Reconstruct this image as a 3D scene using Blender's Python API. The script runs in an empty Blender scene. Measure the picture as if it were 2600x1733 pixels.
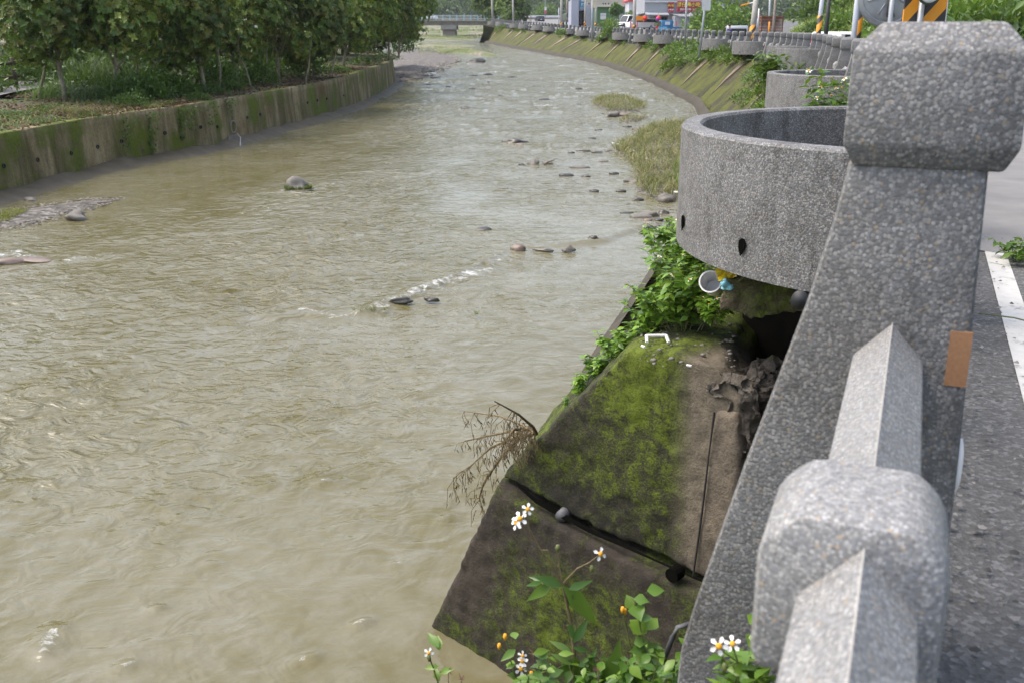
import bpy, bmesh, math, random
import numpy as np
from mathutils import Vector, Matrix, noise as mnoise
R = math.radians
rnd = random.Random(7)
rng = np.random.default_rng(7)
scene = bpy.context.scene
COL = scene.collection
# ------------------------------------------------------------------ camera
F = 35 / 36 * 2600
PITCH = math.atan((866.5 - 90) / F)
CAMZ = 1.05
cam_data = bpy.data.cameras.new("camera")
cam = bpy.data.objects.new("camera", cam_data)
COL.objects.link(cam)
cam_data.lens = 35
cam_data.sensor_width = 36
cam_data.clip_start = 0.05
cam_data.clip_end = 3000
cam.location = (0, 0, CAMZ)
cam.rotation_euler = (R(90) - PITCH, 0, 0)
cam_data.dof.use_dof = True
cam_data.dof.focus_distance = 6.5
cam_data.dof.aperture_fstop = 10.0
scene.camera = cam
# ------------------------------------------------------------------ world, sun, exposure
SUN_EL, SUN_AZ = R(60), R(-85)          # azimuth measured from +Y towards +X
world = bpy.data.worlds.new("World")
scene.world = world
world.use_nodes = True
wn = world.node_tree
wn.nodes.clear()
sky = wn.nodes.new("ShaderNodeTexSky")
sky.sky_type = 'NISHITA'
sky.sun_disc = False
sky.sun_elevation = SUN_EL
sky.sun_rotation = SUN_AZ
sky.air_density = 1.0
sky.dust_density = 4.0
sky.ozone_density = 1.0
hsv = wn.nodes.new("ShaderNodeHueSaturation")
hsv.inputs['Saturation'].default_value = 0.75
bg = wn.nodes.new("ShaderNodeBackground")
bg.inputs['Strength'].default_value = 0.15
wo = wn.nodes.new("ShaderNodeOutputWorld")
wn.links.new(sky.outputs[0], hsv.inputs['Color'])
wn.links.new(hsv.outputs[0], bg.inputs['Color'])
wn.links.new(bg.outputs[0], wo.inputs['Surface'])
sun_data = bpy.data.lights.new("sun", 'SUN')
sun_data.energy = 0.75
sun_data.angle = R(25)
sun_data.color = (1.0, 0.90, 0.74)
sun = bpy.data.objects.new("sun", sun_data)
COL.objects.link(sun)
sd = Vector((math.sin(SUN_AZ) * math.cos(SUN_EL), math.cos(SUN_AZ) * math.cos(SUN_EL), math.sin(SUN_EL)))
sun.rotation_euler = sd.to_track_quat('Z', 'Y').to_euler()
sun.location = (0, 0, 60)
scene.view_settings.view_transform = 'Standard'
scene.view_settings.look = 'None'
scene.view_settings.gamma = 1
scene.view_settings.exposure = 1.3
scene.cycles.max_bounces = 5
scene.cycles.diffuse_bounces = 3
scene.cycles.glossy_bounces = 3
scene.cycles.transmission_bounces = 2
scene.cycles.transparent_max_bounces = 4
scene.cycles.volume_bounces = 0
scene.cycles.caustics_reflective = False
scene.cycles.caustics_refractive = False
scene.cycles.use_denoising = True
# ------------------------------------------------------------------ sight lines of the photograph
cp, sp = math.cos(PITCH), math.sin(PITCH)
K = 2600 / 2352
def ray(px, py):
    a = (px - 1300) / F; b = -(py - 866.5) / F
    return Vector((a, cp + b * sp, -sp + b * cp))
O = Vector((0, 0, CAMZ))
def at_z(px, py, z):
    r = ray(px, py); return O + r * ((z - CAMZ) / r.z)
def at_y(px, py, y):
    r = ray(px, py); return O + r * (y / r.y)
def WZ(y):                                # level of the stream, which falls towards the camera
    y = np.asarray(y, float)
    return np.interp(y, [-40, 0, 150, 200, 300, 420], [-3.1, -2.5, -0.145, 0.25, 0.75, 2.2])
def on_water(px, py, lift=0.0):
    r = ray(px, py); lo, hi = 2.0, 420.0
    for _ in range(60):
        m = (lo + hi) / 2
        if CAMZ + r.z / r.y * m > float(WZ(m)) + lift: lo = m
        else: hi = m
    return O + r * (lo / r.y)
def dw(x, y, lift=0.0): return on_water(x * K, y * K, lift)
TH = R(21.8)
U = Vector((math.sin(TH), math.cos(TH), 0)); V = Vector((math.cos(TH), -math.sin(TH), 0))
def uv(u, v, z=0.0): return U * u + V * v + Vector((0, 0, z))
# ------------------------------------------------------------------ noise for mesh building
_perm = rng.permutation(512); _perm = np.concatenate([_perm, _perm, _perm])
_ga = rng.uniform(0, 2 * np.pi, 512); _gx, _gy = np.cos(_ga), np.sin(_ga)
def pn(x, y):
    x = np.asarray(x, float); y = np.asarray(y, float)
    xi = np.floor(x).astype(int); yi = np.floor(y).astype(int); xf = x - xi; yf = y - yi
    u = xf * xf * xf * (xf * (xf * 6 - 15) + 10); v = yf * yf * yf * (yf * (yf * 6 - 15) + 10)
    def g(i, j, fx, fy):
        h = _perm[_perm[i & 511] + (j & 511)]
        return _gx[h] * fx + _gy[h] * fy
    a = g(xi, yi, xf, yf); b = g(xi + 1, yi, xf - 1, yf); c = g(xi, yi + 1, xf, yf - 1); d = g(xi + 1, yi + 1, xf - 1, yf - 1)
    return (a + u * (b - a)) * (1 - v) + (c + u * (d - c)) * v
def fbm(x, y, n=4, gain=0.5):
    s = 0; a = 1.0; f = 1.0
    for k in range(n):
        s = s + a * pn(x * f + 17.3 * k, y * f - 9.1 * k); a *= gain; f *= 2.03
    return s
def sm(a, b, x):
    t = np.clip((np.asarray(x, float) - a) / (b - a), 0, 1); return t * t * (3 - 2 * t)
# ------------------------------------------------------------------ materials
def mat(name):
    m = bpy.data.materials.new(name); m.use_nodes = True
    nt = m.node_tree; b = nt.nodes['Principled BSDF']
    return m, nt, b
def nd(nt, t, **kw):
    n = nt.nodes.new(t)
    for k, v in kw.items():
        if k in ('inp',):
            for a, c in v.items(): n.inputs[a].default_value = c
        else: setattr(n, k, v)
    return n
def ramp(nt, fac, stops, interp='LINEAR'):
    n = nt.nodes.new('ShaderNodeValToRGB'); n.color_ramp.interpolation = interp
    el = n.color_ramp.elements
    while len(el) < len(stops): el.new(0.5)
    for e, (p, c) in zip(el, stops):
        e.position = p; e.color = (*c, 1) if len(c) == 3 else c
    nt.links.new(fac, n.inputs[0]); return n.outputs[0]
def g3(v): return (v, v, v)
def coords(nt, kind='Object', scale=(1, 1, 1)):
    tc = nt.nodes.new('ShaderNodeTexCoord'); mp = nt.nodes.new('ShaderNodeMapping')
    mp.inputs['Scale'].default_value = scale
    nt.links.new(tc.outputs[kind], mp.inputs[0]); return mp.outputs[0]
def tex_noise(nt, vec, scale, detail=4, rough=0.55, dist=0.0):
    n = nd(nt, 'ShaderNodeTexNoise', inp={'Scale': scale, 'Detail': detail, 'Roughness': rough, 'Distortion': dist})
    nt.links.new(vec, n.inputs['Vector']); return n.outputs['Fac']
def mixc(nt, fac, a, b, mode='MIX'):
    n = nt.nodes.new('ShaderNodeMix'); n.data_type = 'RGBA'; n.blend_type = mode
    for sock, val in ((n.inputs[0], fac), (n.inputs[6], a), (n.inputs[7], b)):
        if isinstance(val, (int, float)): sock.default_value = val
        elif isinstance(val, tuple): sock.default_value = (*val, 1)
        else: nt.links.new(val, sock)
    return n.outputs[2]
def mathn(nt, op, a, b=0.0, clamp=False):
    n = nt.nodes.new('ShaderNodeMath'); n.operation = op; n.use_clamp = clamp
    for i, val in enumerate((a, b)):
        if isinstance(val, (int, float)): n.inputs[i].default_value = val
        else: nt.links.new(val, n.inputs[i])
    return n.outputs[0]
def bump(nt, b, h, strength, dist):
    n = nd(nt, 'ShaderNodeBump', inp={'Distance': dist})
    if isinstance(strength, (int, float)): n.inputs['Strength'].default_value = strength
    else: nt.links.new(strength, n.inputs['Strength'])
    nt.links.new(h, n.inputs['Height'])
    nt.links.new(n.outputs[0], b.inputs['Normal']); return n
def plain(name, col, rough=0.5, metal=0.0, var=0.12, scale=6.0):
    m, nt, b = mat(name)
    v = coords(nt); f = tex_noise(nt, v, scale, 5)
    c = ramp(nt, f, [(0.3, tuple(x * (1 - var) for x in col)), (0.7, tuple(min(1, x * (1 + var)) for x in col))])
    nt.links.new(c, b.inputs['Base Color'])
    b.inputs['Roughness'].default_value = rough; b.inputs['Metallic'].default_value = metal
    return m
def aggregate(name, size, lo, hi, base, stain=0.5, bumpd=0.003):
    """exposed pebble concrete: pebbles of the given size set in grey mortar, with rain stains"""
    m, nt, b = mat(name)
    v = coords(nt)
    vo = nd(nt, 'ShaderNodeTexVoronoi', feature='F1', inp={'Scale': 1 / size, 'Randomness': 1.0})
    nt.links.new(v, vo.inputs['Vector'])
    sep = nd(nt, 'ShaderNodeSeparateColor'); nt.links.new(vo.outputs['Color'], sep.inputs[0])
    peb = ramp(nt, sep.outputs[0], [(0.0, g3(lo)), (0.45, (base * .97, base, base * 1.05)), (0.8, (hi * .8, hi * .78, hi * .74)), (1.0, g3(hi))])
    peb = mixc(nt, mathn(nt, 'GREATER_THAN', sep.outputs[1], 0.982), peb, (base * 1.5, base * 1.2, base * 0.85))
    edge = ramp(nt, vo.outputs['Distance'], [(0.45, g3(1)), (0.72, g3(0))])
    c = mixc(nt, edge, (base * 0.8, base * 0.79, base * 0.77), peb)
    f = tex_noise(nt, v, 2.3, 6, 0.65)
    c = mixc(nt, ramp(nt, f, [(0.32, g3(stain)), (0.58, g3(0))]), c, (0.42, 0.39, 0.34), 'MULTIPLY')
    f3 = tex_noise(nt, v, 9, 6, 0.7)
    c = mixc(nt, ramp(nt, f3, [(0.30, g3(min(1, stain))), (0.46, g3(0))]), c, (0.45, 0.43, 0.40), 'MULTIPLY')
    vs = coords(nt, 'Object', (6, 6, 0.8))
    f2 = tex_noise(nt, vs, 1.3, 5, 0.65, 0.3)
    c = mixc(nt, ramp(nt, f2, [(0.54, g3(0)), (0.70, g3(min(1, stain * 1.1)))]), c, (0.25, 0.235, 0.21), 'MULTIPLY')
    nt.links.new(c, b.inputs['Base Color'])
    b.inputs['Roughness'].default_value = 0.75
    bump(nt, b, edge, 0.38, bumpd)
    return m
M = {}
M['aggregate'] = aggregate('pebble_concrete', 0.0052, 0.11, 0.33, 0.185, 0.6, 0.0018)
M['aggregate_fine'] = aggregate('fine_pebble_concrete', 0.0066, 0.085, 0.37, 0.185, 0.6, 0.0024)
M['granite'] = aggregate('speckled_terrazzo', 0.0034, 0.15, 0.46, 0.27, 0.12, 0.0006)
def leafmat(name, rough=0.38, trans=0.25):
    m, nt, b = mat(name)
    at = nd(nt, 'ShaderNodeAttribute', attribute_name='Col')
    nt.links.new(at.outputs['Color'], b.inputs['Base Color'])
    b.inputs['Roughness'].default_value = rough
    b.inputs['Specular IOR Level'].default_value = 0.4
    tr = nd(nt, 'ShaderNodeBsdfTranslucent')
    c2 = mixc(nt, 0.5, at.outputs['Color'], (0.25, 0.4, 0.05), 'MIX')
    nt.links.new(c2, tr.inputs['Color'])
    mx = nd(nt, 'ShaderNodeMixShader', inp={0: trans})
    nt.links.new(b.outputs[0], mx.inputs[1]); nt.links.new(tr.outputs[0], mx.inputs[2])
    nt.links.new(mx.outputs[0], nt.nodes['Material Output'].inputs['Surface'])
    return m
M['leaf'] = leafmat('glossy_leaf', 0.33)
M['grass'] = leafmat('grass_blade', 0.5, 0.3)
M['litter'] = leafmat('dead_leaf', 0.7, 0.05)
M['bark'] = plain('bark', (0.16, 0.13, 0.09), 0.9, 0, 0.5, 14)
M['palebark'] = plain('pale_bark', (0.27, 0.235, 0.17), 0.9, 0, 0.45, 12)
M['stem'] = plain('plant_stem', (0.12, 0.14, 0.04), 0.6, 0, 0.4, 60)
M['drystem'] = plain('dry_stem', (0.16, 0.12, 0.06), 0.8, 0, 0.4, 60)
M['white_petal'] = plain('white_petal', (0.8, 0.8, 0.78), 0.6, 0, 0.03)
M['yellow_floret'] = plain('yellow_floret', (0.75, 0.36, 0.02), 0.7, 0, 0.2, 300)
def mossy(name, dry, dark, moss, bright, streak, amount, rust=None, pale=None, side=None, lines=None):
    m, nt, b = mat(name)
    v = coords(nt)
    big = tex_noise(nt, v, 0.9, 6, 0.62)
    fine = tex_noise(nt, v, 17, 6, 0.68)
    grain = tex_noise(nt, v, 85, 4, 0.75)
    vs = coords(nt, 'Object', streak)
    st = tex_noise(nt, vs, 1.0, 5, 0.6, 0.4)
    vs2 = coords(nt, 'Object', tuple(s * 2.7 for s in streak))
    st2 = tex_noise(nt, vs2, 1.0, 4, 0.6)
    c = mixc(nt, ramp(nt, st, [(0.36, g3(0)), (0.62, g3(1))]), dry, dark)
    c = mixc(nt, ramp(nt, st2, [(0.5, g3(0)), (0.75, g3(0.8))]), c, tuple(x * 0.4 for x in dark))
    if pale:
        c = mixc(nt, ramp(nt, st2, [(0.22, g3(0.9)), (0.40, g3(0))]), c, pale)
    if rust:
        rn = tex_noise(nt, v, 0.55, 4, 0.6)
        c = mixc(nt, ramp(nt, rn, [(0.56, g3(0)), (0.68, g3(0.75))]), c, rust)
    mixn = mathn(nt, 'ADD', mathn(nt, 'MULTIPLY', big, 0.6), mathn(nt, 'ADD', mathn(nt, 'MULTIPLY', st, 0.24), mathn(nt, 'ADD', mathn(nt, 'MULTIPLY', grain, 0.12), mathn(nt, 'MULTIPLY', fine, 0.20))))
    mask = ramp(nt, mixn, [(0.62 - amount, g3(0)), (0.70 - amount, g3(1))])
    mc = mixc(nt, ramp(nt, mathn(nt, 'ADD', mathn(nt, 'MULTIPLY', big, 0.5), mathn(nt, 'ADD', mathn(nt, 'MULTIPLY', grain, 0.3), mathn(nt, 'MULTIPLY', fine, 0.30))), [(0.48, g3(0)), (0.60, g3(1))]), moss, bright)
    if side is not None:
        dirv, a0, a1 = side
        dp = nd(nt, 'ShaderNodeVectorMath', operation='DOT_PRODUCT'); dp.inputs[1].default_value = dirv
        nt.links.new(v, dp.inputs[0])
        sidef = ramp(nt, mathn(nt, 'ADD', mathn(nt, 'MULTIPLY', mathn(nt, 'SUBTRACT', dp.outputs['Value'], a0), 1 / (a1 - a0)), mathn(nt, 'MULTIPLY', mathn(nt, 'SUBTRACT', big, 0.5), 0.7)), [(0.3, g3(1)), (0.7, g3(0))])
        mask = mathn(nt, 'MULTIPLY', mask, sidef)
        c = mixc(nt, sidef, mixc(nt, st2, (0.22, 0.185, 0.135), (0.12, 0.10, 0.07)), c)
    c = mixc(nt, mask, c, mc)
    c = mixc(nt, ramp(nt, fine, [(0.3, g3(0.55)), (0.55, g3(0))]), c, (0.35, 0.33, 0.3), 'MULTIPLY')
    c = mixc(nt, ramp(nt, grain, [(0.34, g3(0.6)), (0.52, g3(0))]), c, (0.4, 0.38, 0.36), 'MULTIPLY')
    nt.links.new(c, b.inputs['Base Color'])
    b.inputs['Roughness'].default_value = 0.88
    bump(nt, b, mathn(nt, 'ADD', mathn(nt, 'ADD', fine, mathn(nt, 'MULTIPLY', grain, 0.45)), mathn(nt, 'MULTIPLY', mask, 0.4)), 0.7, 0.022)
    return m
M['wall_right'] = mossy('moss_wall', (0.072, 0.06, 0.027), (0.036, 0.03, 0.014), (0.036, 0.038, 0.004), (0.10, 0.11, 0.005), (1.1, 1.1, 0.45), 0.125)
M['wall_left'] = mossy('stained_wall', (0.33, 0.27, 0.15), (0.13, 0.102, 0.042), (0.055, 0.060, 0.009), (0.11, 0.145, 0.006), (1.7, 1.7, 0.30), 0.055, rust=(0.15, 0.07, 0.018), pale=(0.42, 0.36, 0.25))
M['wedge_low'] = mossy('wet_broken_concrete', (0.055, 0.043, 0.031), (0.032, 0.026, 0.019), (0.028, 0.033, 0.004), (0.10, 0.14, 0.006), (1.2, 1.2, 0.7), 0.10)
M['rubble'] = mossy('rubble', (0.17, 0.135, 0.085), (0.09, 0.07, 0.045), (0.035, 0.038, 0.007), (0.08, 0.11, 0.008), (2, 2, 2), 0.07)
M['soil'] = plain('soil', (0.04, 0.03, 0.02), 0.95, 0, 0.5, 9)
M['shade_soil'] = plain('soil_with_painted_shade', (0.014, 0.011, 0.008), 1.0, 0, 0.5, 9)  # near black copy of soil, painting the shade inside the hollow
M['rubble_in'] = mossy('rough_fracture', (0.15, 0.13, 0.105), (0.075, 0.063, 0.05), (0.05, 0.05, 0.02), (0.07, 0.08, 0.02), (2.5, 2.5, 2.5), -0.05)
M['rock'] = plain('river_rock', (0.17, 0.155, 0.135), 0.7, 0, 0.35, 5)
M['rock_dark'] = plain('wet_rock', (0.06, 0.055, 0.046), 0.35, 0, 0.4, 5)
M['rock_brown'] = plain('brown_boulder', (0.17, 0.125, 0.10), 0.45, 0, 0.25, 4)
M['buttress'] = plain('pale_buttress', (0.22, 0.172, 0.125), 0.9, 0, 0.3, 2)
M['panel'] = mossy('cast_panel', (0.23, 0.19, 0.14), (0.14, 0.115, 0.083), (0.05, 0.045, 0.015), (0.07, 0.07, 0.015), (2, 2, 2), -0.08)
M['grey_paint'] = plain('grey_cladding', (0.33, 0.345, 0.37), 0.6, 0, 0.06)
M['blue_grey'] = plain('blue_grey_cladding', (0.36, 0.37, 0.45), 0.6, 0, 0.06)
M['pale_grey'] = plain('pale_wall', (0.55, 0.55, 0.58), 0.7, 0, 0.06)
M['cream'] = plain('cream_wall', (0.58, 0.53, 0.43), 0.8, 0, 0.08)
M['white'] = plain('white_paint', (0.78, 0.78, 0.78), 0.4, 0, 0.03)
M['trickle'] = plain('falling_water', (0.42, 0.43, 0.42), 0.15, 0, 0.2, 30)
M['offwhite'] = plain('weathered_white', (0.62, 0.63, 0.65), 0.6, 0, 0.08)
M['green_wall'] = plain('green_cladding', (0.055, 0.15, 0.045), 0.6, 0, 0.12)
M['dark'] = plain('dark_void', (0.02, 0.02, 0.022), 0.7, 0, 0.1)
M['gap_shade'] = plain('painted_gap_shade', (0.006, 0.006, 0.005), 1.0, 0, 0.1)  # flat black standing in for the shade inside holes and the crack
M['gap_shade'].node_tree.nodes['Principled BSDF'].inputs['Specular IOR Level'].default_value = 0.0
M['glass'] = plain('dark_glass', (0.03, 0.035, 0.04), 0.08, 0, 0.1)
M['rubber'] = plain('rubber', (0.025, 0.025, 0.025), 0.8, 0, 0.2)
M['steel'] = plain('galvanised_steel', (0.36, 0.38, 0.40), 0.45, 0.3, 0.15)
M['steel_blue'] = plain('grey_painted_steel', (0.37, 0.40, 0.46), 0.5, 0, 0.1)
M['silver'] = plain('silver_paint', (0.42, 0.44, 0.46), 0.3, 0.4, 0.04)
M['pole_conc'] = plain('pole_concrete', (0.40, 0.38, 0.345), 0.85, 0, 0.15)
M['pole_brown'] = plain('weathered_pole', (0.25, 0.21, 0.18), 0.85, 0, 0.2)
M['red'] = plain('red_paint', (0.55, 0.03, 0.03), 0.5, 0, 0.1)
M['lantern'] = plain('red_lantern', (0.72, 0.03, 0.015), 0.6, 0, 0.1)
M['sign_red'] = plain('maroon_sign', (0.30, 0.025, 0.035), 0.5, 0, 0.08)
M['pink'] = plain('pink_trim', (0.6, 0.07, 0.13), 0.5, 0, 0.08)
M['yellow'] = plain('yellow_letter', (0.72, 0.60, 0.06), 0.6, 0, 0.08)
M['orange'] = plain('orange_paint', (0.75, 0.28, 0.01), 0.55, 0, 0.1)
M['black'] = plain('black_paint', (0.025, 0.027, 0.03), 0.55, 0, 0.2)
M['blue_sign'] = plain('blue_sign', (0.02, 0.16, 0.30), 0.5, 0, 0.08)
M['truck_blue'] = plain('blue_truck_paint', (0.03, 0.17, 0.33), 0.4, 0, 0.1)
M['olive'] = plain('army_green', (0.055, 0.075, 0.05), 0.7, 0, 0.15)
M['navy'] = plain('dark_car_paint', (0.03, 0.045, 0.06), 0.25, 0.2, 0.05)
M['rust'] = plain('rusty_steel', (0.17, 0.085, 0.06), 0.85, 0, 0.4, 8)
M['orange_rust'] = plain('orange_primer', (0.45, 0.14, 0.05), 0.8, 0, 0.3, 8)
M['wood'] = plain('fence_wood', (0.10, 0.085, 0.055), 0.9, 0, 0.35, 10)
M['tile_brown'] = plain('brown_reflector', (0.30, 0.155, 0.075), 0.8, 0, 0.12, 220)
M['plastic_white'] = plain('white_plastic', (0.75, 0.75, 0.74), 0.35, 0, 0.03)
M['plastic_grey'] = plain('grey_plastic', (0.11, 0.11, 0.115), 0.5, 0, 0.1)
M['foil_yellow'] = plain('yellow_wrapper', (0.68, 0.48, 0.02), 0.3, 0, 0.15)
M['bag_blue'] = plain('pale_blue_bag', (0.22, 0.52, 0.60), 0.4, 0, 0.15)
M['girder'] = plain('bridge_concrete', (0.27, 0.255, 0.23), 0.85, 0, 0.2, 1)
M['rail_blue'] = plain('pale_blue_rail', (0.30, 0.52, 0.62), 0.5, 0, 0.08)
M['skin'] = plain('skin', (0.45, 0.27, 0.19), 0.6, 0, 0.05)
M['shirt_blue'] = plain('blue_shirt', (0.03, 0.05, 0.28), 0.8, 0, 0.1)
M['hair'] = plain('dark_hair', (0.02, 0.016, 0.014), 0.6, 0, 0.1)
def asphalt():
    m, nt, b = mat('asphalt')
    v = coords(nt)
    vo = nd(nt, 'ShaderNodeTexVoronoi', feature='F1', inp={'Scale': 95.0}); nt.links.new(v, vo.inputs['Vector'])
    sep = nd(nt, 'ShaderNodeSeparateColor'); nt.links.new(vo.outputs['Color'], sep.inputs[0])
    c = ramp(nt, sep.outputs[0], [(0.0, g3(0.05)), (0.7, g3(0.115)), (1.0, g3(0.26))])
    f = tex_noise(nt, v, 1.7, 6, 0.65)
    c = mixc(nt, ramp(nt, f, [(0.35, g3(0.55)), (0.65, g3(0))]), c, (0.42, 0.40, 0.38), 'MULTIPLY')
    c = mixc(nt, 0.35, c, (0.15, 0.145, 0.135))
    nt.links.new(c, b.inputs['Base Color']); b.inputs['Roughness'].default_value = 0.85
    bump(nt, b, vo.outputs['Distance'], 0.7, 0.006)
    return m
M['asphalt'] = asphalt()
M['pavement'] = plain('worn_pavement', (0.195, 0.19, 0.185), 0.85, 0, 0.15, 3)
def linepaint():
    m, nt, b = mat('worn_road_paint')
    v = coords(nt)
    f = tex_noise(nt, v, 22, 6, 0.7); f2 = tex_noise(nt, v, 3, 5, 0.7)
    k = mathn(nt, 'ADD', mathn(nt, 'MULTIPLY', f, 0.6), mathn(nt, 'MULTIPLY', f2, 0.4))
    c = ramp(nt, k, [(0.38, g3(0.16)), (0.45, (0.52, 0.51, 0.48)), (0.7, (0.62, 0.61, 0.58))])
    nt.links.new(c, b.inputs['Base Color']); b.inputs['Roughness'].default_value = 0.8
    return m
M['line'] = linepaint()
def gravelmat(name, size, cols, green=None):
    m, nt, b = mat(name)
    v = coords(nt)
    vo = nd(nt, 'ShaderNodeTexVoronoi', feature='F1', inp={'Scale': 1 / size}); nt.links.new(v, vo.inputs['Vector'])
    sep = nd(nt, 'ShaderNodeSeparateColor'); nt.links.new(vo.outputs['Color'], sep.inputs[0])
    c = ramp(nt, sep.outputs[0], [(0.0, cols[0]), (0.6, cols[1]), (1.0, cols[2])])
    if green:
        f = tex_noise(nt, v, green[1], 6, 0.6)
        c = mixc(nt, ramp(nt, f, [(0.45, g3(0)), (0.56, g3(1))]), c, green[0])
    nt.links.new(c, b.inputs['Base Color']); b.inputs['Roughness'].default_value = 0.9
    bump(nt, b, vo.outputs['Distance'], 0.8, size * 0.5)
    return m
M['gravel'] = gravelmat('river_gravel', 0.11, ((0.06, 0.053, 0.046), (0.13, 0.117, 0.10), (0.27, 0.25, 0.225)))
M['bar_far'] = gravelmat('grassy_shingle', 0.25, ((0.13, 0.12, 0.08), (0.22, 0.20, 0.14), (0.33, 0.30, 0.24)), ((0.10, 0.13, 0.03), 0.18))
M['mud'] = plain('wet_mud', (0.085, 0.069, 0.042), 0.6, 0, 0.3, 3)
M['toe'] = plain('damp_wall_toe', (0.055, 0.046, 0.03), 0.8, 0, 0.4, 3)
M['earth'] = gravelmat('leafy_earth', 0.12, ((0.045, 0.035, 0.022), (0.08, 0.06, 0.036), (0.13, 0.09, 0.05)), ((0.05, 0.065, 0.018), 0.5))
M['meadow'] = gravelmat('meadow', 0.5, ((0.07, 0.09, 0.025), (0.10, 0.125, 0.035), (0.15, 0.16, 0.06)), ((0.075, 0.11, 0.025), 0.12))
def stripes(name):
    m, nt, b = mat(name)
    v = coords(nt)
    sx = nd(nt, 'ShaderNodeSeparateXYZ'); nt.links.new(v, sx.inputs[0])
    d = mathn(nt, 'SUBTRACT', mathn(nt, 'MULTIPLY', sx.outputs['Z'], 2.2), mathn(nt, 'MULTIPLY', sx.outputs['X'], 2.6))
    fr = mathn(nt, 'FRACT', d)
    c = ramp(nt, fr, [(0.0, (0.03, 0.03, 0.032)), (0.46, (0.72, 0.29, 0.012))], 'CONSTANT')
    f = tex_noise(nt, v, 9, 5, 0.7)
    c = mixc(nt, ramp(nt, f, [(0.62, g3(0)), (0.74, g3(0.5))]), c, (0.35, 0.33, 0.30))
    nt.links.new(c, b.inputs['Base Color']); b.inputs['Roughness'].default_value = 0.6
    return m
M['stripes'] = stripes('hazard_stripes')
RINGS = [11.98, 20.1, 36.4, 40.6, 52.47, 60.82, 76.08, 83.92, 92.92, 102.11, 114.03, 121.41, 130.97, 138.02, 147.3, 154.12, 166.46, 175.36]
HAZE = 0.0002
# ------------------------------------------------------------------ mesh helpers
def mesh_np(name, Vv, Fq, cols=None, smooth=False):
    """one mesh from numpy arrays; Fq is (n,4) or (n,3)"""
    me = bpy.data.meshes.new(name)
    Vv = np.asarray(Vv, dtype=np.float32); Fq = np.asarray(Fq, dtype=np.int32)
    n, k = Fq.shape
    me.vertices.add(len(Vv)); me.vertices.foreach_set('co', Vv.ravel())
    me.loops.add(n * k); me.loops.foreach_set('vertex_index', Fq.ravel())
    me.polygons.add(n); me.polygons.foreach_set('loop_start', np.arange(0, n * k, k, dtype=np.int32))
    me.polygons.foreach_set('loop_total', np.full(n, k, dtype=np.int32))
    if smooth: me.polygons.foreach_set('use_smooth', np.ones(n, dtype=bool))
    me.update(calc_edges=True)
    if cols is not None:
        ca = me.color_attributes.new('Col', 'FLOAT_COLOR', 'POINT')
        c4 = np.ones((len(Vv), 4), dtype=np.float32); c4[:, :3] = cols
        ca.data.foreach_set('color', c4.ravel())
    return me
def link(name, me, m=None, parent=None, loc=None):
    o = bpy.data.objects.new(name, me); COL.objects.link(o)
    if m is not None and me is not None and not me.materials: me.materials.append(m)
    if parent is not None: o.parent = parent
    if loc is not None: o.location = loc
    return o
def tag(o, label=None, cat=None, group=None, kind=None):
    if label: o['label'] = label
    if cat: o['category'] = cat
    if group: o['group'] = group
    if kind: o['kind'] = kind
    return o
def empty(name, loc, rz=0.0):
    o = bpy.data.objects.new(name, None); COL.objects.link(o)
    o.location = loc; o.rotation_euler = (0, 0, rz); o.empty_display_size = 0.1
    return o
def copy_tree(o, parent=None):
    c = o.copy(); COL.objects.link(c); c.parent = parent
    for ch in o.children: copy_tree(ch, c)
    return c
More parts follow.
